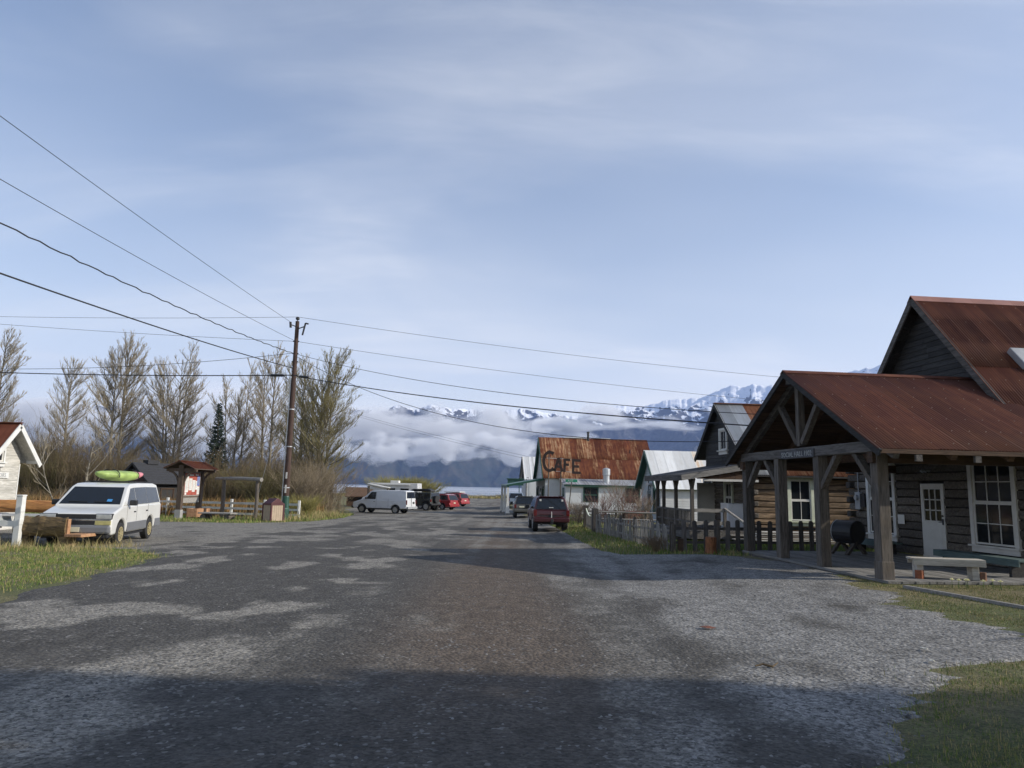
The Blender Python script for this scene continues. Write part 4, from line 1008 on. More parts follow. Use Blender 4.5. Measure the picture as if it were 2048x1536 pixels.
# ------------------------------------------------------------------ cafe
def cafe():
    t = thing('cafe_building', 'tall white cafe with a steep orange rusted metal roof and a long low annex', 'building', (3.0, 70.0, -0.75), HALL_A)
    RZ, sl, HW = 7.32, 1.17, 3.2; L = 10.4
    lap_siding(t, 'y', -HW, 0.0, L, 0, 3.5, 0.18, M['white_siding'], -1, [(0.15, 0.4, 0, 0.1)])
    lap_siding(t, 'x', 0.0, -HW, HW, 0, 3.5, 0.18, M['white_siding'], -1, [(-2.6, -1.2, 0.8, 2.4), (-0.6, 0.5, 0, 2.2), (1.2, 2.6, 0.8, 2.4)])
    MB().box(0, L, HW - 0.06, HW, 0, 3.5).build('rear_wall', M['white_siding'], t)
    MB().box(0.03, 0.07, -HW + 0.03, HW - 0.07, 0, 3.5).build('wall_core', M['chink'], t)
    MB().box(L - 0.05, L, -HW + 0.03, HW - 0.07, 0, 3.5).build('end_wall', M['white_siding'], t)
    hf = lambda z: (-(RZ - 0.1 - z) / sl, (RZ - 0.1 - z) / sl)
    gable_boards(t, 0.0, 0, 3.5, RZ - 0.12, lambda z: (max(-HW, hf(z)[0]), min(HW, hf(z)[1])), 0.18, M['white_siding'])
    MB().prism([(-HW, 3.4), (HW, 3.4), (0, RZ - 0.15)], 'x', L - 0.05, L).build('end_gable', M['white_siding'], t)
    ang = math.atan(sl); Ln = 3.45 / math.cos(ang)
    M['roof_cafe_pale'] = rust_roof('pale_streaked_rust_roof', (0.24, 0.085, 0.035), (0.66, 0.46, 0.27), 0.75, 0.40)
    M['roof_cafe_dark'] = rust_roof('dark_rust_roof', (0.13, 0.038, 0.022), (0.34, 0.13, 0.055), 0.75, 0.5)
    cm = lambda i, n, r: M[('roof_cafe_pale', 'roof_cafe', 'roof_cafe_dark')[(0, 1, 0, 1, 0, 2, 1, 0, 1, 2, 2, 1, 2, 1, 2, 1, 2, 2)[(i + 3 * r) % 18 if 0 < i else 3]]]
    sheet_roof(t, -0.30, L + 0.25, 0, RZ, -1, ang, Ln, corr_mesh, 0.62, cm, rows=2)
    sheet_roof(t, -0.30, L + 0.25, 0, RZ, 1, ang, Ln, flat_sheet, 0.9, M['roof_cafe'])
    for a, b in ((2.3, 4.2), (5.2, 6.9)): MB().box(a, b, -0.13, 0.13, RZ - 0.0, RZ + 0.06).build('ridge_cap', M['white_trim'], t)
    for s in (-1, 1):
        MB().beam((-0.30, 0, RZ - 0.12), (-0.30, s * 3.45, RZ - 0.12 - 3.45 * sl), 0.06, 0.24).build('barge_board', M['green_trim'], t)
        MB().add([(-0.27, 0, RZ - 0.03), (L + 0.2, 0, RZ - 0.03), (L + 0.2, s * 3.4, RZ - 0.03 - 3.4 * sl), (-0.27, s * 3.4, RZ - 0.03 - 3.4 * sl),
                  (-0.27, 0, RZ - 0.07), (L + 0.2, 0, RZ - 0.07), (L + 0.2, s * 3.4, RZ - 0.07 - 3.4 * sl), (-0.27, s * 3.4, RZ - 0.07 - 3.4 * sl)],
                 [(0, 1, 2, 3), (7, 6, 5, 4), (0, 4, 5, 1), (1, 5, 6, 2), (2, 6, 7, 3), (3, 7, 4, 0)]).build('roof_deck', M['green_trim'], t)
    c = MB().tube([(0, 0, -0.3), (0, 0, 0.55)], 0.11, 10); c.tube([(0, 0, 0.55), (0, 0, 0.66)], [0.16, 0.14], 10); c.build('chimney_pipe', M['blackmetal'], t, (4.65, -0.15, RZ))
    c = MB().tube([(0, 0, -0.1), (0, 0, 0.35)], 0.05, 8); c.build('vent_pipe', M['blackmetal'], t, (8.6, -1.2, RZ - 1.2 * sl))
    # openings in the street wall under the porch
    window(t, (-0.01, -1.25, 0.85), R(-90), 1.3, 1.5, 2, (1, 1), 'green_trim', 0.09, 'green_trim'); window(t, (-0.01, 2.55, 0.85), R(-90), 1.3, 1.5, 2, (1, 1), 'green_trim', 0.09, 'green_trim')
    d = MB().box(0, 1.1, -0.03, 0, 0, 2.2).build('door', M['green_trim'], t, (0, 0.5, 0), R(-90)); MB().box(0.2, 0.9, -0.036, -0.03, 1.0, 2.0).build('pane', M['glass'], d)
    # green porch roof over the walk
    for k in range(12):
        y0 = -3.1 + k * 0.55
        MB().add([(-0.1, y0, 3.3), (-0.1, y0 + 0.54, 3.3), (-3.6, y0 + 0.54, 2.62), (-3.6, y0, 2.62), (-0.1, y0, 3.22), (-0.1, y0 + 0.54, 3.22), (-3.6, y0 + 0.54, 2.54), (-3.6, y0, 2.54)],
                 [(0, 1, 2, 3), (7, 6, 5, 4), (0, 4, 5, 1), (1, 5, 6, 2), (2, 6, 7, 3), (3, 7, 4, 0)]).build('porch_roof_sheet', M['roof_green'], t)
    MB().beam((-0.1, -3.13, 3.20), (-3.62, -3.13, 2.50), 0.05, 0.16).build('porch_barge_board', M['green_trim'], t)
    MB().box(-3.55, -3.4, -3.1, 3.4, 2.36, 2.52).build('porch_beam', M['green_trim'], t)
    for y in (-3.0, 0.1, 3.2):
        p = MB().box(-3.58, -3.38, y - 0.09, y + 0.09, 0.0, 2.36); p.prism([(-3.66, 0.0), (-3.30, 0.0), (-3.36, 1.0), (-3.60, 1.0)], 'y', y - 0.14, y + 0.14)
        p.build('porch_post', M['white_trim'], t)
    MB().box(-3.6, 0, -3.1, 3.4, -0.15, 0.06).build('porch_floor', M['grey_plank'], t)
    # annex on the near side
    ya = -5.55; a0, a1 = 1.5, 9.3
    wins = [(3.15, 4.45), (7.0, 8.3)]
    MB().box(a0, a1, ya + 0.0, ya + 0.08, 0, 1.18).build('annex_wall', M['annex_white'], t); MB().box(a0, a1, ya, ya + 0.08, 2.52, 2.8).build('annex_wall', M['annex_white'], t)
    for p0, p1 in ((a0, wins[0][0]), (wins[0][1], wins[1][0]), (wins[1][1], a1)): MB().box(p0, p1, ya, ya + 0.08, 1.18, 2.52).build('annex_wall', M['annex_white'], t)
    MB().box(a0, a0 + 0.08, ya + 0.08, -HW - 0.03, 0, 3.05).build('annex_end_wall', M['annex_white'], t)
    MB().box(a1 - 0.08, a1, ya + 0.08, -HW - 0.03, 0, 3.05).build('annex_end_wall', M['annex_white'], t)
    window(t, (a0 - 0.01, -4.2, 1.2), R(-90), 0.55, 1.2, 1, (1, 1), 'green_trim', 0.06, 'green_trim', sill=False)
    for p0, p1 in wins: window(t, (p0, ya + 0.0, 1.20), 0, p1 - p0, 1.30, 2, (1, 1), 'green_trim', 0.05, 'green_trim', sill=False)
    asl = (3.30 - 2.72) / 2.7
    asheet = math.atan(asl)
    sheet_roof(t, a0 - 0.25, a1 + 0.2, -3.25, 3.32, -1, asheet, 2.65 / math.cos(asheet), lambda n, w, l: flat_sheet(n, w, l, 2, 0.03), 0.62, M['roof_grey'])
    MB().box(a0 - 0.2, a1 + 0.15, -5.85, -5.80, 2.58, 2.74).build('annex_fascia', M['green_trim'], t)
    v = MB().tube([(0, 0, -0.5), (0, 0, 0.55), (0, 0, 0.6), (0, 0, 1.15)], [0.30, 0.30, 0.36, 0.36], 14); v.tube([(0, 0, 1.15), (0, 0, 1.25)], [0.36, 0.12], 14)
    v.build('vent_stack', M['galv'], t, (5.45, -4.6, 3.08))
    MB().box(a0 + 1.2, a0 + 1.9, ya - 0.35, ya - 0.05, 0, 1.0).build('meter_cupboard', M['annex_white'], t)
    return t
M['roof_green'] = paint('green_metal_roof', (0.03, 0.14, 0.09), 0.4, 0.12)
M['annex_white'] = paint('white_panel_paint', (0.62, 0.64, 0.65), 0.6, 0.05, 1.5, dirt=((0.45, 0.44, 0.42), 0.3))
cafe()
def cafe_sign():
    Y = 62.0; z0 = g(4, Y)
    t = thing('letter_sign', 'freestanding sign of big dark letters reading CAFE on two tall poles', 'sign', (3.3, Y, z0))
    P = lambda x, z: (x - 3.3, 0, z - z0)
    dk = wood('dark_letter_board', (0.015, 0.010, 0.009), (0.05, 0.03, 0.025), (3, 3, 3), 2, 0.8, 0.2)
    for x in (3.30, 4.36): MB().tube([P(x, z0 - 0.1), P(x + 0.06, 4.95 if x < 4 else 4.3)], [0.06, 0.045], 8).build('pole', M['timber'], t)
    for za, zb, x0, x1 in ((4.22, 4.16, 3.15, 5.3), (3.10, 3.03, 3.7, 6.0)): MB().beam(P(x0, za), P(x1, zb), 0.025, 0.04).build('cross_wire', M['white_trim'], t)
    def stroke(mb, pts, w, th=0.06):
        for a, b in zip(pts[:-1], pts[1:]): mb.beam((a[0] - 3.3, -0.08, a[1] - z0), (b[0] - 3.3, -0.08, b[1] - z0), w, th, up=(0, 1, 0))
    c = []
    for k in range(15):
        a = R(52 + 262 * k / 14); c.append((3.40 + 0.52 * math.cos(a), 3.93 + 0.80 * math.sin(a)))
    cm = MB(); n = len(c)
    for dep in (-0.11, -0.05):
        for k, (x, z) in enumerate(c):
            a = R(52 + 262 * k / 14); wd = 0.13 if 0 < k < n - 1 else 0.17
            for s in (-1, 1): cm.v.append((x + s * wd * math.cos(a) - 3.3, dep, z + s * wd * math.sin(a) - z0))
    o = 2 * n
    for k in range(n - 1):
        i = 2 * k
        cm.f += [(i, i + 1, i + 3, i + 2), (o + i, o + i + 2, o + i + 3, o + i + 1), (i, i + 2, o + i + 2, o + i), (i + 1, o + i + 1, o + i + 3, i + 3)]
    cm.f += [(0, o, o + 1, 1), (2 * n - 2, 2 * n - 1, o + 2 * n - 1, o + 2 * n - 2)]
    cm.build('letter', dk, t)
    def letter(strokes, w=0.215):
        mb = MB()
        for i, s in enumerate(strokes):
            for a, b in zip(s[:-1], s[1:]):
                d = -0.08 - 0.004 * i
                mb.beam((a[0] - 3.3, d, a[1] - z0), (b[0] - 3.3, d, b[1] - z0), w, 0.06, up=(0, 1, 0))
        mb.build('letter', dk, t)
    letter([[(3.84, 3.08), (4.16, 4.22)], [(4.16, 4.26), (4.50, 3.06)], [(3.98, 3.50), (4.36, 3.47)]])
    letter([[(4.72, 4.18), (4.70, 3.04)], [(4.64, 4.10), (5.18, 4.08)], [(4.70, 3.68), (5.08, 3.66)]])
    letter([[(5.44, 4.16), (5.46, 2.95)], [(5.36, 4.08), (6.10, 4.03)], [(5.44, 3.55), (5.95, 3.52)], [(5.38, 3.01), (6.10, 2.98)]])
cafe_sign()

# ------------------------------------------------------------------ far building past the cafe
def far_store():
    t = thing('far_store', 'small white store with a pale ribbed metal roof beyond the cafe porch', 'building', (1.75, 88.0, -0.75), HALL_A)
    RZ, HW = 6.15, 2.6; sl = 1.02
    MB().box(0, 4.2, -HW, HW, 0, 3.5).build('wall', M['white_siding'], t); MB().prism([(-HW, 3.5), (HW, 3.5), (0, RZ - 0.1)], 'x', 0.0, 4.2).build('gable', M['board_dark'], t)
    ang = math.atan(sl)
    for s in (-1, 1): sheet_roof(t, -0.3, 4.5, 0, RZ, s, ang, 2.75 / math.cos(ang), lambda n, w, l: flat_sheet(n, w, l, 1, 0.03), 0.28, M['roof_white'])
    for s in (-1, 1): MB().beam((-0.33, 0, RZ - 0.08), (-0.33, s * 2.75, RZ - 0.08 - 2.75 * sl), 0.05, 0.2).build('barge_board', M['board_dark'], t)
    MB().box(0.3, 3.9, -HW - 0.03, -HW - 0.002, 0.5, 3.3).build('panel', M['annex_white'], t)
    MB().box(-0.06, 0.0, -HW, -HW + 0.35, 0, 3.4).build('corner_board', M['board_dark'], t)
    sg = MB().box(-2.3, -0.4, -HW - 0.1, -HW, 2.6, 3.3).build('sign_board', M['green_trim'], t); MB().box(-2.4, -0.3, -HW - 0.2, -HW + 0.1, 3.3, 3.42).build('sign_cap', M['green_trim'], sg)
    MB().tube([(-0.9, -HW - 0.05, 0), (-0.9, -HW - 0.05, 2.6)], 0.05, 8).build('sign_post', M['green_trim'], t)
far_store()
# ================================================================== VEHICLES
M['tyre'] = paint('tyre_rubber', (0.022, 0.022, 0.023), 0.85, 0.25, 8)
M['rim_tan'] = paint('dusty_tan_rim', (0.42, 0.36, 0.20), 0.5, 0.15, metal=0.3)
M['rim_alloy'] = paint('alloy_rim', (0.50, 0.51, 0.52), 0.35, 0.1, metal=0.7)
M['rim_black'] = paint('black_rim', (0.03, 0.03, 0.032), 0.4, 0.2)
M['car_glass'] = NT('car_glass').fin((0.012, 0.015, 0.018), 0.05, 0.0, 0.6)
M['plastic'] = paint('black_plastic', (0.018, 0.018, 0.02), 0.55, 0.2)
M['chrome'] = paint('chrome_trim', (0.60, 0.60, 0.61), 0.2, 0.05, metal=0.9)
M['lamp_clear'] = paint('clear_headlamp', (0.55, 0.57, 0.58), 0.12, 0.15, 9, metal=0.4, coat=0.6)
M['lamp_amber'] = paint('yellowed_lamp', (0.42, 0.38, 0.16), 0.25, 0.15, 9, coat=0.4)
M['lamp_red'] = paint('red_tail_lamp', (0.12, 0.008, 0.008), 0.2, 0.1, 9, coat=0.6)
M['plate'] = paint('number_plate', (0.62, 0.60, 0.45), 0.5, 0.05)
def car_paint(name, col, rough=0.35, coat=0.6, var=0.04):
    return paint(name, col, rough, var, 1.5, 0.0, coat, dirt=(tuple(0.5 * c + 0.06 for c in col), 0.25))
def arch_outline(top, xs, r, zs, za=None):
    """closed outline: top runs from the front bottom over the top to the rear bottom; then wheel arches back to the front"""
    pts = list(top)
    for x in sorted(xs):
        zc = za if za is not None else r * 0.92
        n = 9
        for k in range(n + 1):
            a = math.pi - math.pi * k / n
            zz = zc + r * 1.13 * math.sin(a) if 0 < k < n else zs
            pts.append((x + r * 1.16 * math.cos(a), max(zs, zz)))
    return pts
def side_shape(mb, poly, hw):
    n = len(poly)
    vs = [(x, hw(x, z), z) for x, z in poly] + [(x, -hw(x, z), z) for x, z in poly]
    fs = [tuple(range(n)), tuple(range(2 * n - 1, n - 1, -1))] + [(i, i + n, (i + 1) % n + n, (i + 1) % n) for i in range(n)]
    return mb.add(vs, fs)
def side_panel(poly, hw, s, off=0.008, th=0.012):
    mb = MB(); n = len(poly)
    vs = [(x, s * (hw(x, z) + off), z) for x, z in poly] + [(x, s * (hw(x, z) + off - th), z) for x, z in poly]
    return mb.add(vs, [tuple(range(n)), tuple(range(2 * n - 1, n - 1, -1))] + [(i, i + n, (i + 1) % n + n, (i + 1) % n) for i in range(n)])
def wheel(parent, x, y, r, w, rim, spokes=5, rf=0.64):
    s = 1 if y > 0 else -1
    mb = MB(); pr = [(0.60, -w / 2), (0.90, -w / 2), (1.0, -w / 2 + 0.03), (1.0, w / 2 - 0.03), (0.90, w / 2), (0.60, w / 2)]
    n = 22; k = len(pr); vs = []; fs = []
    for i in range(n):
        a = 2 * math.pi * i / n
        for f, yy in pr: vs.append((r * f * math.cos(a), yy, r * f * math.sin(a)))
    for i in range(n):
        for j in range(k):
            fs.append((i * k + j, i * k + (j + 1) % k, ((i + 1) % n) * k + (j + 1) % k, ((i + 1) % n) * k + j))
    mb.add(vs, fs)
    o = mb.build('wheel', M['tyre'], parent, (x, y, r), smooth=False)
    rm = MB(); R0 = r * rf
    rm.tube([(0, s * (w / 2 - 0.05), 0), (0, s * (w / 2 - 0.035), 0)], [R0, R0], 20)
    n = 20; vs = []; fs = []
    for i in range(n):
        a = 2 * math.pi * i / n
        for f, yy in ((R0, w / 2 - 0.03), (R0, w / 2 + 0.004), (R0 * 0.86, w / 2 + 0.004), (R0 * 0.82, w / 2 - 0.03)): vs.append((f * math.cos(a), s * yy, f * math.sin(a)))
    for i in range(n):
        for j in range(3): fs.append((i * 4 + j, i * 4 + j + 1, ((i + 1) % n) * 4 + j + 1, ((i + 1) % n) * 4 + j))
    rm.add(vs, fs)
    for q in range(spokes):
        a = 2 * math.pi * q / spokes + 0.3
        rm.beam((0, s * (w / 2 - 0.01), 0), (R0 * 0.88 * math.cos(a), s * (w / 2 - 0.006), R0 * 0.88 * math.sin(a)), R0 * (0.30 if spokes < 7 else 0.16), 0.03, up=(0, 1, 0))
    rm.tube([(0, s * (w / 2 - 0.03), 0), (0, s * (w / 2 + 0.012), 0)], [R0 * 0.26, R0 * 0.2], 10)
    rm.build('rim', rim, o)
    return o
def vehicle(name, label, loc, rz, sp, group=None):
    t = thing(name, label, sp['cat'], loc, rz, group)
    W = sp['w'] / 2; zb, zr, wt = sp['belt'], sp['roof'], sp['wt'] / 2
    hl = lambda x, z: W - (0.03 if z < 0.45 else 0)
    hu = lambda x, z: W - 0.012 + (wt - W) * max(0, (z - zb)) / (zr - zb)
    body = side_shape(MB(), arch_outline(sp['low'], sp['axles'], sp['r'] + sp.get('arch', 0.04), sp['sill']), lambda x, z: W)
    b = body.build('body', sp['paint'], t, bevel=sp.get('bev', 0.07), seg=3)
    for p in b.data.polygons: p.use_smooth = True
    try: b.modifiers['bevel'].harden_normals = True
    except Exception: pass
    u = side_shape(MB(), sp['up'], hu).build('cabin', sp.get('paint_up', sp['paint']), t, bevel=sp.get('bevu', 0.05), seg=3)
    for p in u.data.polygons: p.use_smooth = True
    try: u.modifiers['bevel'].harden_normals = True
    except Exception: pass
    MB().box(min(sp['axles']) - 0.5, max(sp['axles']) + 0.5, -W + 0.12, W - 0.12, sp['sill'] - 0.10, sp['sill'] + 0.25).build('underbody', M['plastic'], t)
    for s in (1, -1):
        for wi in sp['wins']: side_panel(wi, hu, s, 0.004).build('side_window', M['car_glass'], t)
        for dl in sp.get('doors', ()):                      # shut lines
            side_panel([(dl[0] - 0.006, dl[1]), (dl[0] + 0.006, dl[1]), (dl[0] + 0.006, dl[2]), (dl[0] - 0.006, dl[2])], lambda x, z: W, s, 0.002, 0.006).build('door_gap', M['plastic'], t)
        for hx, hz in sp.get('handles', ()): MB().box(hx - 0.08, hx + 0.08, s * W - 0.01, s * W + 0.02, hz - 0.018, hz + 0.018).build('door_handle', sp.get('hmat', M['plastic']), t)
        if sp.get('clad'):
            z0, z1 = sp['clad']; a, c = min(sp['axles']), max(sp['axles']); rr = (sp['r'] + sp.get('arch', 0.04)) * 1.2
            for x0, x1 in ((a + rr, c - rr), (sp['xr'] + 0.05, a - rr)):
                MB().box(x0, x1, s * W - 0.02, s * W + 0.012, z0, z1).build('cladding', sp['clad_m'], t, bevel=0.01)
        if sp.get('mirror'):
            mx, mz = sp['mirror']; y = s * (W + 0.13)
            MB().box(mx - 0.07, mx + 0.07, y - 0.11, y + 0.11, mz - 0.08, mz + 0.09).build('mirror', sp.get('mirror_m', M['plastic']), t, bevel=0.03)
        for x in sp['axles']: wheel(t, x, s * (W - sp['tw'] / 2 - 0.015), sp['r'], sp['tw'], sp['rim'], sp.get('spokes', 5))
    # front and rear glass
    for key, nm in (('ws', 'windscreen'), ('rw', 'rear_window')):
        if key in sp:
            (x0, z0), (x1, z1) = sp[key]; sgn = 1 if x0 > 0 else -1
            w0, w1 = hu(x0, z0) - 0.10, hu(x1, z1) - 0.11
            nx, nz = (z1 - z0), (x0 - x1); q = math.hypot(nx, nz); nx, nz = nx / q * sgn * (1 if sgn > 0 else 1), abs(nz / q)
            nx = abs(nx) * sgn
            o = 0.006
            vs = [(x0 + nx * o, w0, z0 + nz * o), (x0 + nx * o, -w0, z0 + nz * o), (x1 + nx * o, -w1, z1 + nz * o), (x1 + nx * o, w1, z1 + nz * o)]
            vs += [(v[0] - nx * 0.014, v[1], v[2] - nz * 0.014) for v in vs]
            MB().add(vs, [(0, 1, 2, 3), (7, 6, 5, 4), (0, 4, 5, 1), (1, 5, 6, 2), (2, 6, 7, 3), (3, 7, 4, 0)]).build(nm, M['car_glass'], t)
    for nm, bx, m, bv in sp.get('boxes', ()):
        MB().box(*bx).build(nm, m, t, bevel=bv)
    return t
def sym(nm, x0, x1, y0, y1, z0, z1, m, bv=0.01): return [(nm, (x0, x1, y0, y1, z0, z1), m, bv), (nm, (x0, x1, -y1, -y0, z0, z1), m, bv)]

white_p = car_paint('white_car_paint', (0.66, 0.66, 0.63)); grey_clad = car_paint('silver_grey_cladding', (0.155, 0.16, 0.17), 0.45, 0.2)
astro = dict(cat='van', w=1.97, wt=1.62, belt=1.17, roof=1.88, r=0.345, tw=0.22, axles=(1.41, -1.41), sill=0.36, xr=-2.5, paint=white_p, rim=M['rim_tan'], spokes=10,
    low=[(2.20, 0.34), (2.30, 0.50), (2.30, 0.74), (2.22, 0.98), (1.38, 1.19), (1.0, 1.20), (-2.50, 1.20), (-2.54, 0.62), (-2.48, 0.38)],
    up=[(1.44, 1.17), (0.62, 1.77), (0.36, 1.855), (-0.4, 1.885), (-2.0, 1.88), (-2.36, 1.83), (-2.50, 1.17)],
    wins=[[(1.04, 1.21), (0.50, 1.71), (0.135, 1.74), (0.135, 1.21)], [(0.105, 1.21), (0.105, 1.74), (-1.04, 1.755), (-1.04, 1.21)], [(-1.06, 1.21), (-1.06, 1.755), (-2.24, 1.74), (-2.36, 1.23)]],
    ws=((1.36, 1.235), (0.66, 1.745)), rw=((-2.475, 1.28), (-2.375, 1.77)), mirror=(0.92, 1.27), doors=((0.12, 0.42, 1.18), (1.02, 0.75, 1.18), (-1.05, 0.42, 1.18)), handles=((0.32, 0.98), (-0.9, 0.98)),
    clad=(0.40, 0.67), clad_m=grey_clad,
    boxes=sym('headlight', 2.14, 2.305, 0.54, 0.965, 0.83, 0.97, M['lamp_clear'], 0.015) + sym('turn_lamp', 2.2, 2.325, 0.53, 0.960, 0.655, 0.775, M['lamp_amber'], 0.012) + sym('headlight_bezel', 2.12, 2.295, 0.525, 0.975, 0.818, 0.983, M['plastic'], 0.01) + [('plate', (2.385, 2.40, -0.16, 0.16, 0.46, 0.60), M['plate'], 0.004)]
    + [('grille', (2.18, 2.297, -0.54, 0.54, 0.835, 0.965), M['plastic'], 0.005), ('grille_bar', (2.2, 2.315, -0.955, 0.955, 0.785, 0.822), M['chrome'], 0.006), ('lower_grille', (2.2, 2.312, -0.52, 0.52, 0.66, 0.775), M['plastic'], 0.005),
       ('badge', (2.31, 2.325, -0.035, 0.035, 0.775, 0.83), M['chrome'], 0.006), ('bumper', (2.16, 2.39, -0.96, 0.96, 0.40, 0.645), grey_clad, 0.06), ('air_dam', (2.05, 2.30, -0.9, 0.9, 0.27, 0.40), M['plastic'], 0.03),
       ('rear_bumper', (-2.66, -2.45, -0.96, 0.96, 0.40, 0.64), grey_clad, 0.04)]
    + sym('roof_rail', -2.1, 0.1, 0.64, 0.675, 1.885, 1.925, M['plastic'], 0.01) + [('roof_bar', (-0.42, -0.36, -0.7, 0.7, 1.91, 1.94), M['plastic'], 0.01), ('roof_bar', (-1.52, -1.46, -0.7, 0.7, 1.91, 1.94), M['plastic'], 0.01)]
    + sym('tail_lamp', -2.555, -2.48, 0.86, 0.975, 0.75, 1.15, M['lamp_red'], 0.01) + sym('wiper', 1.28, 1.31, 0.1, 0.62, 1.30, 1.315, M['plastic'], 0))
ASTRO = (-13.10, 23.42, g(-13.1, 23.4)); AZ = R(-79.5)
van = vehicle('passenger_van', 'white passenger van with silver grey lower panels carrying a kayak', ASTRO, AZ, astro)
pm = MB().add([(1.285, 0.44, 1.31), (1.285, 0.58, 1.31), (1.185, 0.58, 1.385), (1.185, 0.44, 1.385), (1.275, 0.44, 1.30), (1.275, 0.58, 1.30), (1.175, 0.58, 1.375), (1.175, 0.44, 1.375)], [(0, 1, 2, 3), (7, 6, 5, 4), (0, 4, 5, 1), (1, 5, 6, 2), (2, 6, 7, 3), (3, 7, 4, 0)])
pm.build('permit_sticker', paint('blue_permit_sticker', (0.06, 0.26, 0.55), 0.4, 0.2, 20), van)
# kayak on the rack, lying across the van
def kayak(name, label, L, W, H, m, m2, loc, rz, split=0.7):
    n = 22; k = 12; V = []; F = []
    for i in range(n + 1):
        u = i / n; f = max(0.02, math.sin(math.pi * u) ** 0.42); rk = 0.24 * abs(2 * u - 1) ** 3
        for j in range(k):
            a = 2 * math.pi * j / k
            V.append((L * (u - 0.5), W / 2 * f * math.cos(a), H * (0.5 + rk * 0.8) + H / 2 * f * math.sin(a) * (0.8 if math.sin(a) > 0 else 1)))
    for i in range(n):
        for j in range(k): F.append((i * k + j, (i + 1) * k + j, (i + 1) * k + (j + 1) % k, i * k + (j + 1) % k))
    F.append(tuple(range(k))); F.append(tuple(n * k + j for j in range(k - 1, -1, -1)))
    cut = int(n * split) * k
    me = bpy.data.meshes.new(name); me.from_pydata(V, [], F); me.materials.append(m); me.materials.append(m2)
    for p in me.polygons:
        p.use_smooth = True
        if min(p.vertices) >= cut: p.material_index = 1
    o = link(name, me, None, loc, rz)
    return tag(o, label, 'kayak')
AX = Vector((math.cos(AZ), math.sin(AZ), 0)); AL = Vector((-math.sin(AZ), math.cos(AZ), 0))
def on_van(x, y, z): return Vector(ASTRO) + AX * x + AL * y + Vector((0, 0, z))
lime = paint('lime_kayak_hull', (0.31, 0.42, 0.12), 0.5, 0.3, 2.5); pink = paint('pink_kayak_end', (0.60, 0.22, 0.25), 0.45, 0.15, 2)
kyk = kayak('kayak', 'lime green kayak with a pink end strapped upside down on the white van roof', 2.0, 0.74, 0.40, lime, pink, on_van(-1.0, 0.0, 1.93), AZ + R(156), 0.80)

for x_ in (-0.42, 0.45):                                   # tie-down straps over the hull
    MB().tube([(x_, 0.385 * math.cos(a), 0.20 + 0.205 * math.sin(a)) for a in np.linspace(-0.4, math.pi + 0.4, 13)], 0.016, 5).build('strap', M['plastic'], kyk)
exp_p = car_paint('white_cargo_van_paint', (0.66, 0.67, 0.68))
express = dict(cat='van', w=2.0, wt=1.70, belt=1.22, roof=2.10, r=0.37, tw=0.24, axles=(1.72, -1.71), sill=0.45, xr=-2.85, paint=exp_p, rim=M['rim_alloy'],
    low=[(2.55, 0.44), (2.68, 0.62), (2.62, 0.98), (1.75, 1.24), (1.4, 1.25), (-2.82, 1.25), (-2.86, 0.7), (-2.82, 0.48)],
    up=[(1.72, 1.22), (0.92, 1.98), (0.70, 2.08), (-0.2, 2.11), (-2.4, 2.11), (-2.72, 2.06), (-2.82, 1.22)],
    wins=[[(1.36, 1.28), (0.80, 1.92), (0.30, 1.94), (0.30, 1.28)]], ws=((1.66, 1.28), (0.95, 1.93)), rw=((-2.815, 1.42), (-2.745, 1.98)), mirror=(1.2, 1.35), doors=((0.22, 0.5, 1.9), (-1.0, 0.5, 1.3)), handles=((0.42, 1.05),), hmat=M['plastic'],
    boxes=sym('headlight', 2.5, 2.66, 0.55, 0.94, 0.78, 0.98, M['lamp_clear']) + [('bumper', (2.45, 2.80, -0.98, 0.98, 0.45, 0.68), M['plastic'], 0.05), ('grille', (2.5, 2.665, -0.5, 0.5, 0.74, 0.96), M['plastic'], 0.01), ('rear_bumper', (-3.02, -2.8, -0.95, 0.95, 0.45, 0.66), M['greymetal'], 0.02),
       ('door_split', (-2.872, -2.84, -0.012, 0.012, 0.66, 2.0), M['plastic'], 0), ('plate', (-2.885, -2.86, -0.62, -0.3, 0.92, 1.08), M['plastic'], 0.004)] + sym('tail_lamp', -2.875, -2.78, 0.88, 0.99, 0.85, 1.25, M['lamp_red']))
pE = sight(766, 1026, 67.0)
vehicle('cargo_van', 'plain white windowless cargo van parked nose in on the left of the street', (pE.x, 67.0, g(pE.x, 67)), R(162), express, 'vehicles parked nose in along the left side')

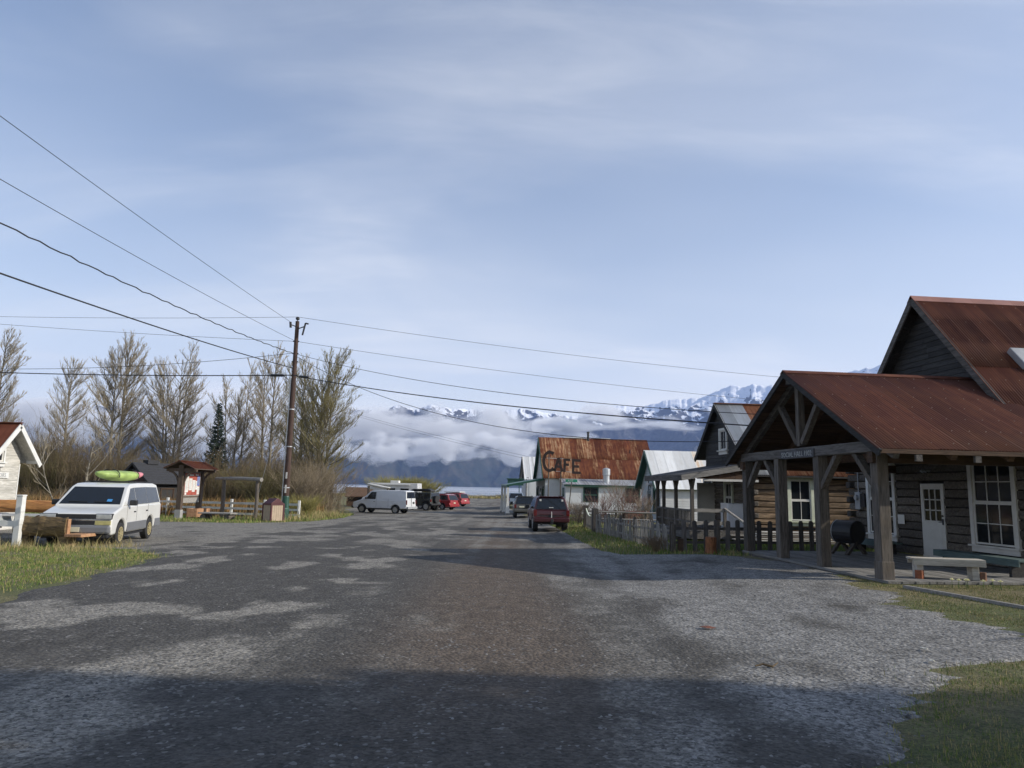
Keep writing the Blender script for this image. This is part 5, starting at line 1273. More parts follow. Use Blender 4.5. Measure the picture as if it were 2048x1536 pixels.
jeep_p = car_paint('black_offroader_paint', (0.028, 0.032, 0.028), 0.4, 0.4)
jeep = dict(cat='car', w=1.85, wt=1.62, belt=1.18, roof=1.92, r=0.44, tw=0.30, axles=(1.48, -1.48), sill=0.62, xr=-2.1, paint=jeep_p, rim=M['rim_alloy'], spokes=8, bev=0.03, bevu=0.03, arch=0.07,
    low=[(2.0, 0.66), (2.02, 1.10), (0.85, 1.20), (-2.02, 1.20), (-2.05, 0.66)], up=[(0.80, 1.18), (0.42, 1.86), (0.30, 1.92), (-1.98, 1.92), (-2.04, 1.18)],
    wins=[[(0.55, 1.25), (0.28, 1.80), (-0.25, 1.80), (-0.25, 1.25)], [(-0.33, 1.25), (-0.33, 1.80), (-1.1, 1.80), (-1.1, 1.25)], [(-1.2, 1.25), (-1.2, 1.80), (-1.88, 1.80), (-1.92, 1.25)]], ws=((0.74, 1.26), (0.46, 1.82)), rw=((-2.035, 1.3), (-1.985, 1.82)),
    boxes=[('bumper', (1.98, 2.2, -0.9, 0.9, 0.6, 0.78), M['plastic'], 0.02), ('rear_bumper', (-2.2, -2.02, -0.9, 0.9, 0.6, 0.78), M['plastic'], 0.02)] + sym('fender_flare', 0.95, 2.0, 0.90, 1.04, 0.98, 1.06, M['plastic']) + sym('fender_flare', -2.0, -0.95, 0.90, 1.04, 0.98, 1.06, M['plastic']) + sym('tail_lamp', -2.08, -2.0, 0.74, 0.92, 0.95, 1.2, M['lamp_red']))
pJ = sight(838, 1019, 77.0)
jp = vehicle('offroad_car', 'black boxy off road car with big tyres and a roof box', (pJ.x, 77.0, g(pJ.x, 77)), R(152), jeep, 'vehicles parked nose in along the left side')
sw = MB().tube([(-2.08, 0, 1.2), (-2.32, 0, 1.2)], [0.40, 0.40], 18); sw.build('spare_wheel', M['tyre'], jp, bevel=0.03)
rb = MB(); side_shape(rb, [(0.9, 1.98), (1.0, 2.08), (0.6, 2.26), (-1.2, 2.30), (-1.7, 2.2), (-1.75, 1.98)], lambda x, z: 0.42)
tag(rb.build('roof_box', M['plastic'], None, (pJ.x, 77.0, g(pJ.x, 77)), R(152), bevel=0.06), 'long black luggage box on top of the black off road car', 'roof box')

red_p = car_paint('red_car_paint', (0.30, 0.022, 0.024))
mini = dict(cat='car', w=1.95, wt=1.55, belt=1.05, roof=1.74, r=0.34, tw=0.22, axles=(1.5, -1.5), sill=0.33, xr=-2.5, paint=red_p, rim=M['rim_alloy'],
    low=[(2.3, 0.34), (2.42, 0.55), (2.2, 0.86), (1.35, 1.06), (-2.42, 1.08), (-2.5, 0.6), (-2.4, 0.36)], up=[(1.35, 1.04), (0.45, 1.64), (0.1, 1.72), (-1.7, 1.74), (-2.15, 1.66), (-2.44, 1.04)],
    wins=[[(0.95, 1.10), (0.38, 1.58), (0.0, 1.62), (0.0, 1.10)], [(-0.08, 1.10), (-0.08, 1.62), (-1.1, 1.63), (-1.1, 1.10)], [(-1.18, 1.12), (-1.18, 1.63), (-1.95, 1.58), (-2.2, 1.14)]], ws=((1.28, 1.09), (0.5, 1.61)), rw=((-2.43, 1.1), (-2.18, 1.63)), mirror=(0.85, 1.15), doors=((-0.04, 0.4, 1.05), (-1.14, 0.4, 1.05)), handles=((-0.9, 0.95), (0.1, 0.95)),
    boxes=sym('tail_lamp', -2.5, -2.38, 0.78, 0.97, 0.8, 1.1, M['lamp_red']) + sym('headlight', 2.1, 2.34, 0.5, 0.9, 0.66, 0.8, M['lamp_clear']) + [('rear_bumper', (-2.58, -2.4, -0.93, 0.93, 0.36, 0.62), red_p, 0.05), ('plate', (-2.52, -2.46, -0.18, 0.18, 0.72, 0.84), M['plate'], 0.003)] + sym('roof_rail', -1.7, 0.2, 0.66, 0.69, 1.74, 1.78, M['plastic']))
pM = sight(872, 1015, 81.0)
vehicle('minivan', 'red minivan parked between the black off road car and a second red car', (pM.x, 81.0, g(pM.x, 81)), R(150), mini, 'vehicles parked nose in along the left side')
suv2 = dict(mini, roof=1.84, paint_up=red_p, boxes=mini['boxes'] + [('roof_load', (-2.0, 0.6, -0.6, 0.6, 1.80, 1.93), M['white_trim'], 0.05)])
pR = sight(900, 1008, 95.0)
vehicle('estate_car', 'farthest red car on the left side with white gear on its roof', (pR.x, 95.0, g(pR.x, 95)), R(147), suv2, 'vehicles parked nose in along the left side')

# camper behind the cargo van
camper = dict(cat='camper', w=2.3, wt=2.26, belt=1.5, roof=3.0, r=0.4, tw=0.26, axles=(1.9, -1.9), sill=0.5, xr=-3.5, paint=car_paint('camper_white', (0.70, 0.70, 0.68)), rim=M['rim_alloy'],
    low=[(3.2, 0.5), (3.3, 0.9), (3.1, 1.3), (2.2, 1.52), (-3.4, 1.52), (-3.4, 0.5)], up=[(2.25, 1.50), (1.7, 2.15), (2.55, 2.25), (2.6, 2.75), (2.3, 2.98), (-3.3, 3.0), (-3.4, 1.50)],
    wins=[[(1.95, 1.56), (1.55, 2.05), (1.0, 2.05), (1.0, 1.56)], [(0.3, 1.8), (0.3, 2.4), (-0.7, 2.4), (-0.7, 1.8)], [(-1.3, 1.8), (-1.3, 2.4), (-2.3, 2.4), (-2.3, 1.8)]], ws=((2.2, 1.56), (1.76, 2.1)),
    boxes=[('roof_unit', (-0.9, 0.1, -0.4, 0.4, 3.0, 3.28), M['white_trim'], 0.05), ('awning', (-2.4, 1.4, 1.13, 1.26, 2.72, 2.86), M['white_trim'], 0.02), ('awning', (-2.4, 1.4, -1.26, -1.13, 2.72, 2.86), M['white_trim'], 0.02)])
pC = sight(782, 1010, 84.0)
vehicle('camper', 'white camper with a roof unit showing above the cargo van', (pC.x, 84.0, g(pC.x, 84) - 0.15), R(90 + 10 + 75), camper)

maroon = car_paint('maroon_suv_paint', (0.050, 0.005, 0.008), 0.4, 0.3)
runner = dict(cat='car', w=1.80, wt=1.42, belt=1.08, roof=1.76, r=0.385, tw=0.26, axles=(1.38, -1.36), sill=0.48, xr=-2.2, paint=maroon, rim=M['rim_alloy'],
    low=[(2.15, 0.5), (2.28, 0.7), (2.18, 1.0), (1.1, 1.10), (-2.14, 1.11), (-2.24, 0.72), (-2.18, 0.5)], up=[(1.1, 1.08), (0.35, 1.66), (0.1, 1.74), (-1.6, 1.765), (-1.92, 1.72), (-2.16, 1.08)],
    wins=[[(0.72, 1.13), (0.24, 1.62), (-0.12, 1.66), (-0.12, 1.13)], [(-0.20, 1.13), (-0.20, 1.66), (-1.02, 1.67), (-1.02, 1.13)], [(-1.10, 1.14), (-1.10, 1.67), (-1.72, 1.64), (-1.90, 1.18)]], ws=((1.03, 1.13), (0.4, 1.63)), rw=((-2.145, 1.14), (-1.955, 1.66)), mirror=(0.66, 1.18), doors=((-0.16, 0.5, 1.1), (-1.06, 0.6, 1.1)), handles=((-0.85, 0.98), (0.0, 0.98)), hmat=maroon,
    boxes=sym('tail_lamp', -2.235, -2.12, 0.74, 0.905, 0.80, 1.10, M['lamp_red'], 0.015) + [('rear_bumper', (-2.38, -2.15, -0.89, 0.89, 0.50, 0.73), maroon, 0.05), ('tailgate_trim', (-2.262, -2.2, -0.6, 0.6, 0.845, 0.89), maroon, 0.01), ('plate', (-2.27, -2.235, -0.17, 0.17, 0.74, 0.84), M['plastic'], 0.003), ('hitch', (-2.55, -2.3, -0.05, 0.05, 0.42, 0.50), M['plastic'], 0.01),
       ('tow_hook', (-2.58, -2.5, -0.07, 0.07, 0.50, 0.66), M['plastic'], 0.02), ('tow_strap', (-2.292, -2.262, -0.02, 0.02, 0.60, 1.02), M['white_trim'], 0.004), ('rear_wiper', (-2.16, -2.13, -0.1, 0.25, 1.16, 1.18), M['plastic'], 0), ('spoiler', (-2.02, -1.8, -0.6, 0.6, 1.735, 1.775), maroon, 0.015), ('exhaust', (-2.36, -2.0, 0.45, 0.55, 0.36, 0.44), M['plastic'], 0.01), ('window_label', (-2.135, -2.115, -0.10, 0.12, 1.20, 1.235), M['white_trim'], 0)]
    + sym('window_decal', -2.03, -2.0, 0.50, 0.60, 1.52, 1.62, M['white_trim'], 0.03) + sym('roof_rail', -1.6, 0.1, 0.58, 0.61, 1.765, 1.805, M['plastic']))
pU = sight(1094, 1064, 38.2)
vehicle('red_suv', 'dark red four wheel drive car seen from behind on the right of the street', (pU.x, 38.2, g(pU.x, 38.2) + 0.02), R(92.5), runner)
dk = car_paint('dark_grey_suv_paint', (0.085, 0.082, 0.070), 0.35, 0.6)
dsuv = dict(runner, paint=dk, hmat=dk, w=1.85, wt=1.5, roof=1.72, boxes=[(n, b, (dk if m is maroon else m), v) for n, b, m, v in runner['boxes'] if n not in ('tow_strap', 'window_decal', 'window_label', 'tow_hook')] + [('plate', (-2.275, -2.24, 0.1, 0.5, 0.86, 0.98), M['plate'], 0.003)])
pD = sight(1048, 1036, 60.5)
vehicle('grey_suv', 'dark grey car parked ahead of the dark red one by the cafe porch', (pD.x, 60.5, g(pD.x, 60.5)), R(91.5), dsuv)
blu = car_paint('blue_grey_pickup_paint', (0.22, 0.28, 0.36), 0.35, 0.6)
pB = sight(1031, 1012, 84.0)
vehicle('blue_car', 'pale blue car mostly hidden behind the dark grey one', (pB.x, 84.0, g(pB.x, 84)), R(91), dict(dsuv, paint=blu, hmat=blu, boxes=sym('tail_lamp', -2.235, -2.12, 0.74, 0.905, 0.80, 1.10, M['lamp_red'], 0.015)))
sil = car_paint('silver_green_car_paint', (0.33, 0.35, 0.34), 0.35, 0.6)
gcar = dict(mini, paint=sil, roof=1.5, belt=0.92, low=[(2.2, 0.32), (2.32, 0.5), (2.22, 0.74), (1.2, 0.94), (-2.2, 0.96), (-2.3, 0.5), (-2.2, 0.34)], up=[(1.2, 0.92), (0.35, 1.42), (0.0, 1.5), (-1.1, 1.5), (-2.0, 0.95)],
    wins=[[(0.85, 0.98), (0.32, 1.38), (-0.1, 1.42), (-0.1, 0.98)], [(-0.18, 0.98), (-0.18, 1.42), (-1.0, 1.42), (-1.5, 0.98)]], ws=((1.14, 0.97), (0.42, 1.39)), rw=((-1.85, 1.02), (-1.2, 1.45)),
    boxes=sym('headlight', 2.05, 2.29, 0.42, 0.9, 0.58, 0.74, M['lamp_clear'], 0.03) + [('bumper', (2.1, 2.40, -0.9, 0.9, 0.34, 0.52), sil, 0.05), ('grille', (2.1, 2.30, -0.38, 0.38, 0.6, 0.72), M['plastic'], 0.01)])
vehicle('silver_car', 'silver green saloon car nosing in at the left edge before the small shed', (-20.3, 25.6, g(-20.3, 25.6)), R(-14), gcar)
# ================================================================== LEFT SIDE THINGS
M['shed_board'] = wood('bleached_clapboard', (0.34, 0.33, 0.29), (0.62, 0.60, 0.55), (9, 1.0, 9), 1.4, 0.85, 0.08, 0.25)
M['brown_wood'] = wood('brown_stained_timber', (0.06, 0.042, 0.030), (0.15, 0.105, 0.075), (6, 6, 1.2), 2, 0.8, 0.15, 0.3)
M['cedar'] = wood('cedar_planter_board', (0.28, 0.14, 0.07), (0.46, 0.27, 0.15), (3, 3, 3), 2, 0.75, 0.25, 0.25)
M['orange_wood'] = wood('orange_stained_slab', (0.30, 0.12, 0.035), (0.56, 0.27, 0.08), (1.0, 7, 7), 1.6, 0.5, 0.1, 0.4, ((0.10, 0.045, 0.02), 0.45))
M['bark_slab'] = wood('old_log_slab', (0.05, 0.032, 0.016), (0.22, 0.15, 0.065), (1.2, 7, 7), 1.8, 0.75, 0.2, 0.6, ((0.05, 0.035, 0.02), 0.7))
M['fence_white'] = paint('white_fence_paint', (0.68, 0.68, 0.65), 0.6, 0.07, 3, dirt=((0.38, 0.38, 0.32), 0.45))
M['maroon'] = paint('maroon_paint', (0.075, 0.014, 0.018), 0.5, 0.12)
M['tan'] = paint('tan_slat_paint', (0.40, 0.31, 0.22), 0.6, 0.1)

def small_shed():
    # gable faces the street; ridge runs away to the left
    X0, Yc = -19.85, 28.0; z0 = g(X0, Yc)
    t = thing('small_shed', 'bleached clapboard shed with a red metal roof and deep gable at the left edge', 'building', (X0, Yc, z0))
    hw, RZ, sl = 0.95, 4.18, 1.07; L = 4.0
    lap_siding(t, 'x', 0.0, -hw, hw, 0.0, 2.62, 0.175, M['shed_board'], 1, [(-0.62, -0.12, 2.30, 2.9)])
    MB().box(-L, 0, hw - 0.05, hw, 0, 2.6).build('side_wall', M['shed_board'], t); MB().box(-L, 0, -hw, -hw + 0.05, 0, 2.6).build('side_wall', M['shed_board'], t)
    MB().box(-0.06, -0.03, -hw + 0.05, hw - 0.05, 0, 2.6).build('wall_core', M['chink'], t)
    hf = lambda z: (max(-hw, -(RZ - 0.15 - z) / sl), min(hw, (RZ - 0.15 - z) / sl))
    gable_boards(t, 0.0, 0, 2.62, RZ - 0.2, hf, 0.3, M['shed_board'], flip=-1)
    ang = math.atan(sl); HH = 1.42
    for s in (-1, 1): sheet_roof(t, -L, 0.55, 0, RZ, s, ang, HH / math.cos(ang), corr_mesh, 0.75, M['roof_red'])
    MB().box(-L, 0.56, -0.08, 0.08, RZ - 0.01, RZ + 0.03).build('ridge_cap', M['roof_red'], t)
    for s in (-1, 1):
        MB().beam((0.54, 0, RZ - 0.12), (0.54, s * HH, RZ - 0.12 - HH * sl), 0.04, 0.19).build('barge_board', M['fence_white'], t)
        for k in range(7):
            a, b = 0.05 + 1.34 * k / 7, 0.05 + 1.34 * (k + 1) / 7 - 0.01
            vs = [(x, s * q, RZ - 0.03 - q * sl - d) for d in (0, 0.025) for x, q in ((-L, a), (0.5, a), (0.5, b), (-L, b))]
            MB().add(vs, [(0, 1, 2, 3), (7, 6, 5, 4), (0, 4, 5, 1), (1, 5, 6, 2), (2, 6, 7, 3), (3, 7, 4, 0)]).build('soffit_board', M['shed_board'], t)
        MB().box(0.03, 0.5, s * 1.33 - 0.04, s * 1.33 + 0.04, 2.62, 2.80).build('eave_return', M['fence_white'], t)
        MB().box(-0.02, 0.03, s * hw - 0.05 if s > 0 else -hw - 0.01, s * hw + 0.01 if s > 0 else -hw + 0.05, 0, 2.6).build('corner_board', M['fence_white'], t)
    window(t, (0.03, -0.58, 2.66), R(90), 0.5, 0.42, 1, (1, 0), 'fence_white', 0.08)
    sg = MB().box(0, 1.2, -0.02, 0, 0, 0.24).build('sign_board', M['fence_white'], t, (0.045, -0.88, 2.02), R(90))
    text('lettering', 'VISITORS', 0.22, M['greymetal'], sg, (0.16, -0.022, 0.04), extrude=0.003)
small_shed()

def white_post():
    t = thing('fence_corner', 'white square post with a low white rail at the left edge', 'fence', (-14.05, 20.75, g(-14, 20.75)))
    MB().box(-0.085, 0.085, -0.085, 0.085, -0.1, 1.42).build('post', M['fence_white'], t, bevel=0.008); MB().box(-0.10, 0.10, -0.10, 0.10, 1.42, 1.46).build('post_cap', M['fence_white'], t, bevel=0.015)
    for z in (0.62, 0.98): MB().box(0.075, 0.10, -0.12, 0.06, z, z + 0.16).build('cleat', M['fence_white'], t)
    MB().box(-3.2, -0.085, -0.05, -0.01, 0.56, 0.72).build('rail', M['fence_white'], t)
white_post()
def slab_log(L, r, seed, flat=0.0):
    """rough half log along x, rounded side toward -y"""
    rr = random.Random(seed); n = 10; mb = MB(); k = 9; vs = []; fs = []
    for i in range(n + 1):
        s = 1 + rr.gauss(0, 0.05)
        for j in range(k):
            a = math.pi * j / (k - 1); vs.append((L * (i / n - 0.5), -r * 0.45 * math.sin(a) * s + rr.gauss(0, 0.008), r * math.cos(a) * s + rr.gauss(0, 0.012)))
    for i in range(n):
        for j in range(k): fs.append((i * k + j, (i + 1) * k + j, (i + 1) * k + (j + 1) % k, i * k + (j + 1) % k))
    fs.append(tuple(range(k))); fs.append(tuple(n * k + j for j in range(k - 1, -1, -1)))
    return mb.add(vs, fs)
def log_bench():
    t = thing('log_bench', 'rough brown log slab bench with its back to us before the white van', 'bench', (-13.45, 20.85, g(-13.4, 20.8)), R(-6))
    slab_log(1.62, 0.27, 3).build('backrest', M['bark_slab'], t, (0.0, 0, 0.58))
    MB().box(-0.75, 1.12, 0.0, 0.5, 0.30, 0.38).build('seat', M['bark_slab'], t, bevel=0.015)
    MB().box(0.80, 0.86, -0.06, 0.06, 0.34, 0.80).build('end_board', M['cedar'], t, bevel=0.01)
    MB().box(0.80, 1.32, -0.1, 0.55, 0.30, 0.385).build('seat_end', M['cedar'], t, bevel=0.01)
    for x in (-0.6, 0.72): MB().tube([(x, 0.15, -0.05), (x, 0.15, 0.30)], [0.24, 0.22], 10).build('stump_leg', M['bark_slab'], t)
log_bench()
def orange_bench():
    t = thing('orange_bench', 'long orange stained slab bench on round log ends behind the log slab bench', 'bench', (-17.6, 25.6, g(-17.6, 25.6)), R(4))
    slab_log(3.3, 0.21, 9).build('backrest', M['orange_wood'], t, (0.0, 0, 1.02))
    MB().box(-1.6, 1.6, 0.0, 0.45, 0.66, 0.74).build('seat', M['white_trim'], t, bevel=0.01)
    for x in (-1.05, 1.1):
        l = MB().tube([(x, -0.22, 0.36), (x, 0.5, 0.36)], [0.35, 0.35], 16).build('log_end', M['cedar'], t)
        MB().tube([(x, -0.20, 0.36), (x, 0.48, 0.36)], [0.38, 0.38], 16, caps=False).build('bark', M['bark_slab'], l)
orange_bench()
for (x, y, a, L, lab) in ((-14.9, 20.45, 10, 0.9, 'sawn grey timber offcut lying at the foot of the white post'), (-15.7, 20.6, -18, 1.0, 'sawn grey timber offcut at the very left edge')):
    tag(MB().box(-L / 2, L / 2, -0.14, 0.14, 0, 0.2).build('timber_offcut', M['grey_wood'], None, (x, y, g(x, y)), R(a), bevel=0.01), lab, 'timber', 'grey timber offcuts by the post')

def kiosk():
    x0, y0 = -20.15, 44.0; z0 = g(x0, y0)
    t = thing('notice_shelter', 'brown timber notice shelter with a red ribbed roof and posters under it', 'notice board', (x0, y0, z0))
    RZ, HW, sl = 3.50, 0.95, 0.46; Y0, Y1 = -0.45, 3.15; ang = math.atan(sl)
    def ksheet(n, w, l): return flat_sheet(n, w, l, 1, 0.025)
    for s, X in ((1, 1), (-1, -1)):
        n = 13; w = (Y1 - Y0) / n
        me = ksheet('roof_sheet', w + 0.004, HW / math.cos(ang)); me.materials.append(M['roof_red'])
        for i in range(n):
            o = bpy.data.objects.new('roof_sheet', me); C.objects.link(o); o.parent = t
            Yv = Vector((s * math.cos(ang), 0, -math.sin(ang))); Xv = Vector((0, s, 0)); Zv = Xv.cross(Yv)
            if Zv.z < 0: Xv = -Xv; Zv = Xv.cross(Yv)
            m = Matrix((Xv, Yv, Zv)).transposed().to_4x4(); m.translation = (0, Y0 + (i + 0.5) * w, RZ); o.matrix_local = m
        MB().add([(0, Y0 + 0.03, RZ - 0.02), (0, Y1 - 0.03, RZ - 0.02), (s * HW, Y1 - 0.03, RZ - 0.02 - HW * sl), (s * HW, Y0 + 0.03, RZ - 0.02 - HW * sl), (0, Y0 + 0.03, RZ - 0.06), (0, Y1 - 0.03, RZ - 0.06), (s * HW, Y1 - 0.03, RZ - 0.06 - HW * sl), (s * HW, Y0 + 0.03, RZ - 0.06 - HW * sl)],
                 [(0, 1, 2, 3), (7, 6, 5, 4), (0, 4, 5, 1), (1, 5, 6, 2), (2, 6, 7, 3), (3, 7, 4, 0)]).build('roof_deck', M['brown_wood'], t)
    MB().box(-0.1, 0.1, Y0, Y1, RZ - 0.01, RZ + 0.03).build('ridge_cap', M['roof_red'], t)
    for y in (0.0, 2.75):
        p = MB().box(-0.15, 0.15, y - 0.15, y + 0.15, 0.55, 3.25).build('post', M['brown_wood'], t, bevel=0.01)
        MB().box(-0.18, 0.18, y - 0.18, y + 0.18, -0.1, 0.55).build('footing', M['concrete'], p, bevel=0.01)
        MB().box(-0.92, 0.92, y - 0.09, y + 0.09, 2.86, 3.06).build('cross_beam', M['brown_wood'], t)
        for s in (-1, 1):
            pts = [(s * (0.15 + 0.62 * (1 - math.cos(a))), y, 2.0 + 0.86 * math.sin(a)) for a in np.linspace(0, math.pi / 2, 6)]
            mb = MB()
            for a, b in zip(pts[:-1], pts[1:]): mb.beam(a, b, 0.10, 0.13, up=(0, 1, 0))
            mb.build('curved_brace', M['brown_wood'], t)
    MB().box(-0.06, 0.06, 0.16, 2.59, 0.95, 2.86).build('board', M['grey_wood'], t); MB().box(-0.08, 0.09, 0.15, 2.6, 1.28, 1.36).build('board_rail', M['brown_wood'], t)
    # posters on the street side
    pr = MB().box(0.062, 0.075, 0.35, 2.45, 1.42, 2.78).build('poster_panel', paint('red_poster_paper', (0.36, 0.085, 0.06), 0.7, 0.2, 4), t)
    wp = paint('white_poster_paper', (0.72, 0.72, 0.68), 0.8, 0.05); bp = paint('blue_poster_paper', (0.14, 0.20, 0.45), 0.8, 0.1); tx = paint('poster_print', (0.30, 0.30, 0.32), 0.8, 0.3, 20)
    k = 0
    for (a, b, c, d, m) in ((0.4, 0.85, 1.6, 2.6, wp), (0.9, 1.35, 1.72, 2.45, wp), (1.4, 1.8, 1.62, 2.35, wp), (1.85, 2.15, 1.75, 2.3, wp), (2.05, 2.42, 2.0, 2.62, bp), (2.1, 2.42, 1.45, 1.95, wp), (0.4, 0.62, 1.44, 1.58, wp), (0.95, 1.5, 2.62, 2.7, wp), (1.75, 2.2, 2.64, 2.72, wp)):
        q = MB().box(0.0755 + 0.001 * k, 0.080 + 0.001 * k, a, b, c, d).build('notice', m, pr); k += 1
        if d - c > 0.4:
            ln = MB(); z = d - 0.12
            while z > c + 0.08: ln.box(0.0805 + 0.001 * k, 0.0815 + 0.001 * k, a + 0.05, b - 0.06 - 0.1 * random.random(), z, z + 0.022); z -= 0.075
            tag(ln.build('print_lines', tx, pr), kind='stuff')
    return t
kiosk()
for i, (x, y, L) in enumerate(((-19.55, 44.9, 0.95), (-19.55, 46.1, 1.0))):
    t = thing('planter', ['cedar planter box nearest the big shelter post', 'second cedar planter box under the posters'][i], 'planter', (x, y, g(x, y)), 0, 'cedar planters under the notice shelter')
    for k in range(4): MB().box(0.30, 0.325, -L / 2 + k * L / 4, -L / 2 + (k + 1) * L / 4 - 0.008, 0.12, 0.62).build('board', M['cedar'], t)
    for s in (-1, 1): MB().box(-0.28, 0.298, s * L / 2 - 0.012, s * L / 2 + 0.012, 0.12, 0.62).build('end_board', M['cedar'], t)
    MB().box(-0.325, -0.30, -L / 2, L / 2, 0.12, 0.62).build('back_board', M['cedar'], t); MB().box(-0.27, 0.29, -L / 2 + 0.02, L / 2 - 0.02, 0.4, 0.56).build('soil', M['chink'], t)
    for a in (-0.27, 0.27):
        for b in (-L / 2 + 0.08, L / 2 - 0.08): MB().box(a - 0.05, a + 0.05, b - 0.05, b + 0.05, -0.03, 0.12).build('leg', M['cedar'], t)

def log_frame():
    t = thing('log_arch', 'plain grey log frame of two posts and a cross log without a sign', 'sign frame', (-17.0, 45.0, g(-17, 45)))
    z0 = g(-17, 45)
    a, b = (1.15, 0.1), (-1.55, 1.6)
    for (x, y), rr in ((a, 0.115), (b, 0.125)):
        MB().tube([(x, y, -0.2), (x + 0.02, y, 1.2), (x - 0.01, y, 2.42)], [rr * 1.12, rr, rr * 0.95], 10).build('post', M['timber'], t)
    MB().tube([(-2.25, 1.98, 2.50), (-0.2, 0.86, 2.53), (1.45, -0.08, 2.48)], [0.10, 0.12, 0.13], 10).build('cross_log', M['grey_wood'], t)
    MB().tube([(-2.35, 2.1, 2.42), (-1.0, 1.35, 2.60)], [0.045, 0.05], 8).build('pole_piece', M['grey_wood'], t)
log_frame()
def slab_table():
    t = thing('slab_bench', 'low wide grey plank bench on log supports beside the log frame', 'bench', (-17.6, 43.6, g(-17.6, 43.6)), R(-8))
    for k in range(3): MB().box(-1.05, 1.05, -0.42 + k * 0.29, -0.42 + k * 0.29 + 0.275, 0.36, 0.44).build('plank', M['grey_wood'], t, bevel=0.008)
    for x in (-0.75, 0.75): MB().tube([(x, -0.35, 0.18), (x, 0.4, 0.18)], [0.18, 0.18], 10).build('log_support', M['timber'], t)
slab_table()
def litter_bin():
    t = thing('litter_bin', 'tan slatted litter bin with maroon corners and a maroon pitched lid', 'litter bin', (-14.1, 43.1, g(-14.1, 43.1)), R(-38))
    w = 0.42
    MB().box(-w + 0.03, w - 0.03, -w + 0.03, w - 0.03, 0.05, 0.95).build('liner', M['maroon'], t)
    for s in (-1, 1):
        for k in range(5):
            a = -0.36 + k * 0.146
            MB().box(a, a + 0.136, s * w - 0.012, s * w + 0.012, 0.05, 0.96).build('slat', M['tan'], t); MB().box(s * w - 0.012, s * w + 0.012, a, a + 0.136, 0.05, 0.96).build('slat', M['tan'], t)
    for a in (-1, 1):
        for b in (-1, 1): MB().box(a * w - 0.045, a * w + 0.045, b * w - 0.045, b * w + 0.045, 0.0, 0.98).build('corner_post', M['maroon'], t, bevel=0.008)
    MB().box(-w - 0.04, w + 0.04, -w - 0.04, w + 0.04, 0.96, 1.06).build('rim', M['maroon'], t, bevel=0.01)
    MB().prism([(-w - 0.03, 1.06), (w + 0.03, 1.06), (0.06, 1.36), (-0.06, 1.36)], 'x', -w + 0.02, w - 0.02).build('lid', M['maroon'], t, bevel=0.02)
    for x in (-0.2, 0.18): MB().beam((x, 0.1, 1.35), (x + 0.02, 0.33, 1.185), 0.05, 0.02).build('strap', M['white_trim'], t)
litter_bin()
tag(MB().tube([(0, 0, 0), (0, 0, 0.72), (0, 0, 0.78)], [0.29, 0.29, 0.27], 18).build('green_drum', M['green_trim'], None, (-13.92, 44.6, g(-13.9, 44.6)), bevel=0.01), 'dark green drum standing at the foot of the utility pole', 'drum')
def white_rail_fence():
    t = thing('rail_fence', 'long white three rail fence behind the notice shelter and the bin', 'fence', (-13.6, 46.6, g(-13.6, 46.6)))
    z0 = g(-13.6, 46.6); P0 = Vector((0, 0, 0)); P1 = Vector((-17.0, 4.5, 0)); n = 7
    for i in range(n + 1):
        p = P0.lerp(P1, i / n); dz = g(-13.6 + p.x, 46.6 + p.y) - z0
        MB().box(p.x - 0.075, p.x + 0.075, p.y - 0.075, p.y + 0.075, dz - 0.1, dz + 1.22).build('post', M['fence_white'], t, bevel=0.015)
        if i < n:
            q = P0.lerp(P1, (i + 1) / n); d2 = g(-13.6 + q.x, 46.6 + q.y) - z0
            for z in (0.28, 0.62, 0.96): MB().beam((p.x, p.y - 0.09, dz + z), (q.x, q.y - 0.09, d2 + z), 0.035, 0.14).build('rail', M['fence_white'], t)
white_rail_fence()
def dark_shed():
    t = thing('dark_shed', 'low dark timber shed with a charcoal shingle roof behind the white van', 'building', (-28.0, 54.0, g(-28, 54)), R(62))
    L, HW, RZ, sl = 3.6, 1.7, 3.75, 0.72
    MB().box(0.0, L, -HW, HW, 0, 2.35).build('wall', M['board_dark'], t)
    gable_boards(t, -0.02, 0, 0.02, RZ - 0.1, lambda z: (-min(HW, (RZ - 0.05 - z) / sl), min(HW, (RZ - 0.05 - z) / sl)), 0.2, wood('dark_red_brown_board', (0.03, 0.018, 0.014), (0.085, 0.05, 0.04), (9, 1, 9), 2, 0.85, 0.2))
    ang = math.atan(sl)
    for s in (-1, 1):
        for k in range(9):
            a, b = 2.15 * k / 9, 2.15 * (k + 1) / 9 + 0.02
            vs = [(x, s * q, RZ - q * sl + d + e) for d in (0.0, -0.05) for x, q, e in ((-0.55, a, 0), (L + 0.4, a, 0), (L + 0.4, b, 0.025), (-0.55, b, 0.025))]
            MB().add(vs, [(0, 1, 2, 3), (7, 6, 5, 4), (0, 4, 5, 1), (1, 5, 6, 2), (2, 6, 7, 3), (3, 7, 4, 0)]).build('shingle_course', M['shingle'], t)
        MB().beam((-0.57, 0, RZ - 0.09), (-0.57, s * 2.15, RZ - 0.09 - 2.15 * sl), 0.04, 0.16).build('barge_board', M['board_dark'], t)
    MB().box(0.5, 1.4, -0.3, 0.3, RZ - 0.1, RZ + 0.2).build('ridge_vent', M['shingle'], t)
    MB().box(-0.05, -0.02, -0.6, 0.5, 0.0, 1.9).build('door', M['board_brown'], t)
    window(t, (0.8, -HW - 0.005, 1.0), 0, 1.0, 0.8, 2, (1, 0), 'board_brown', 0.07, 'board_brown')
dark_shed()
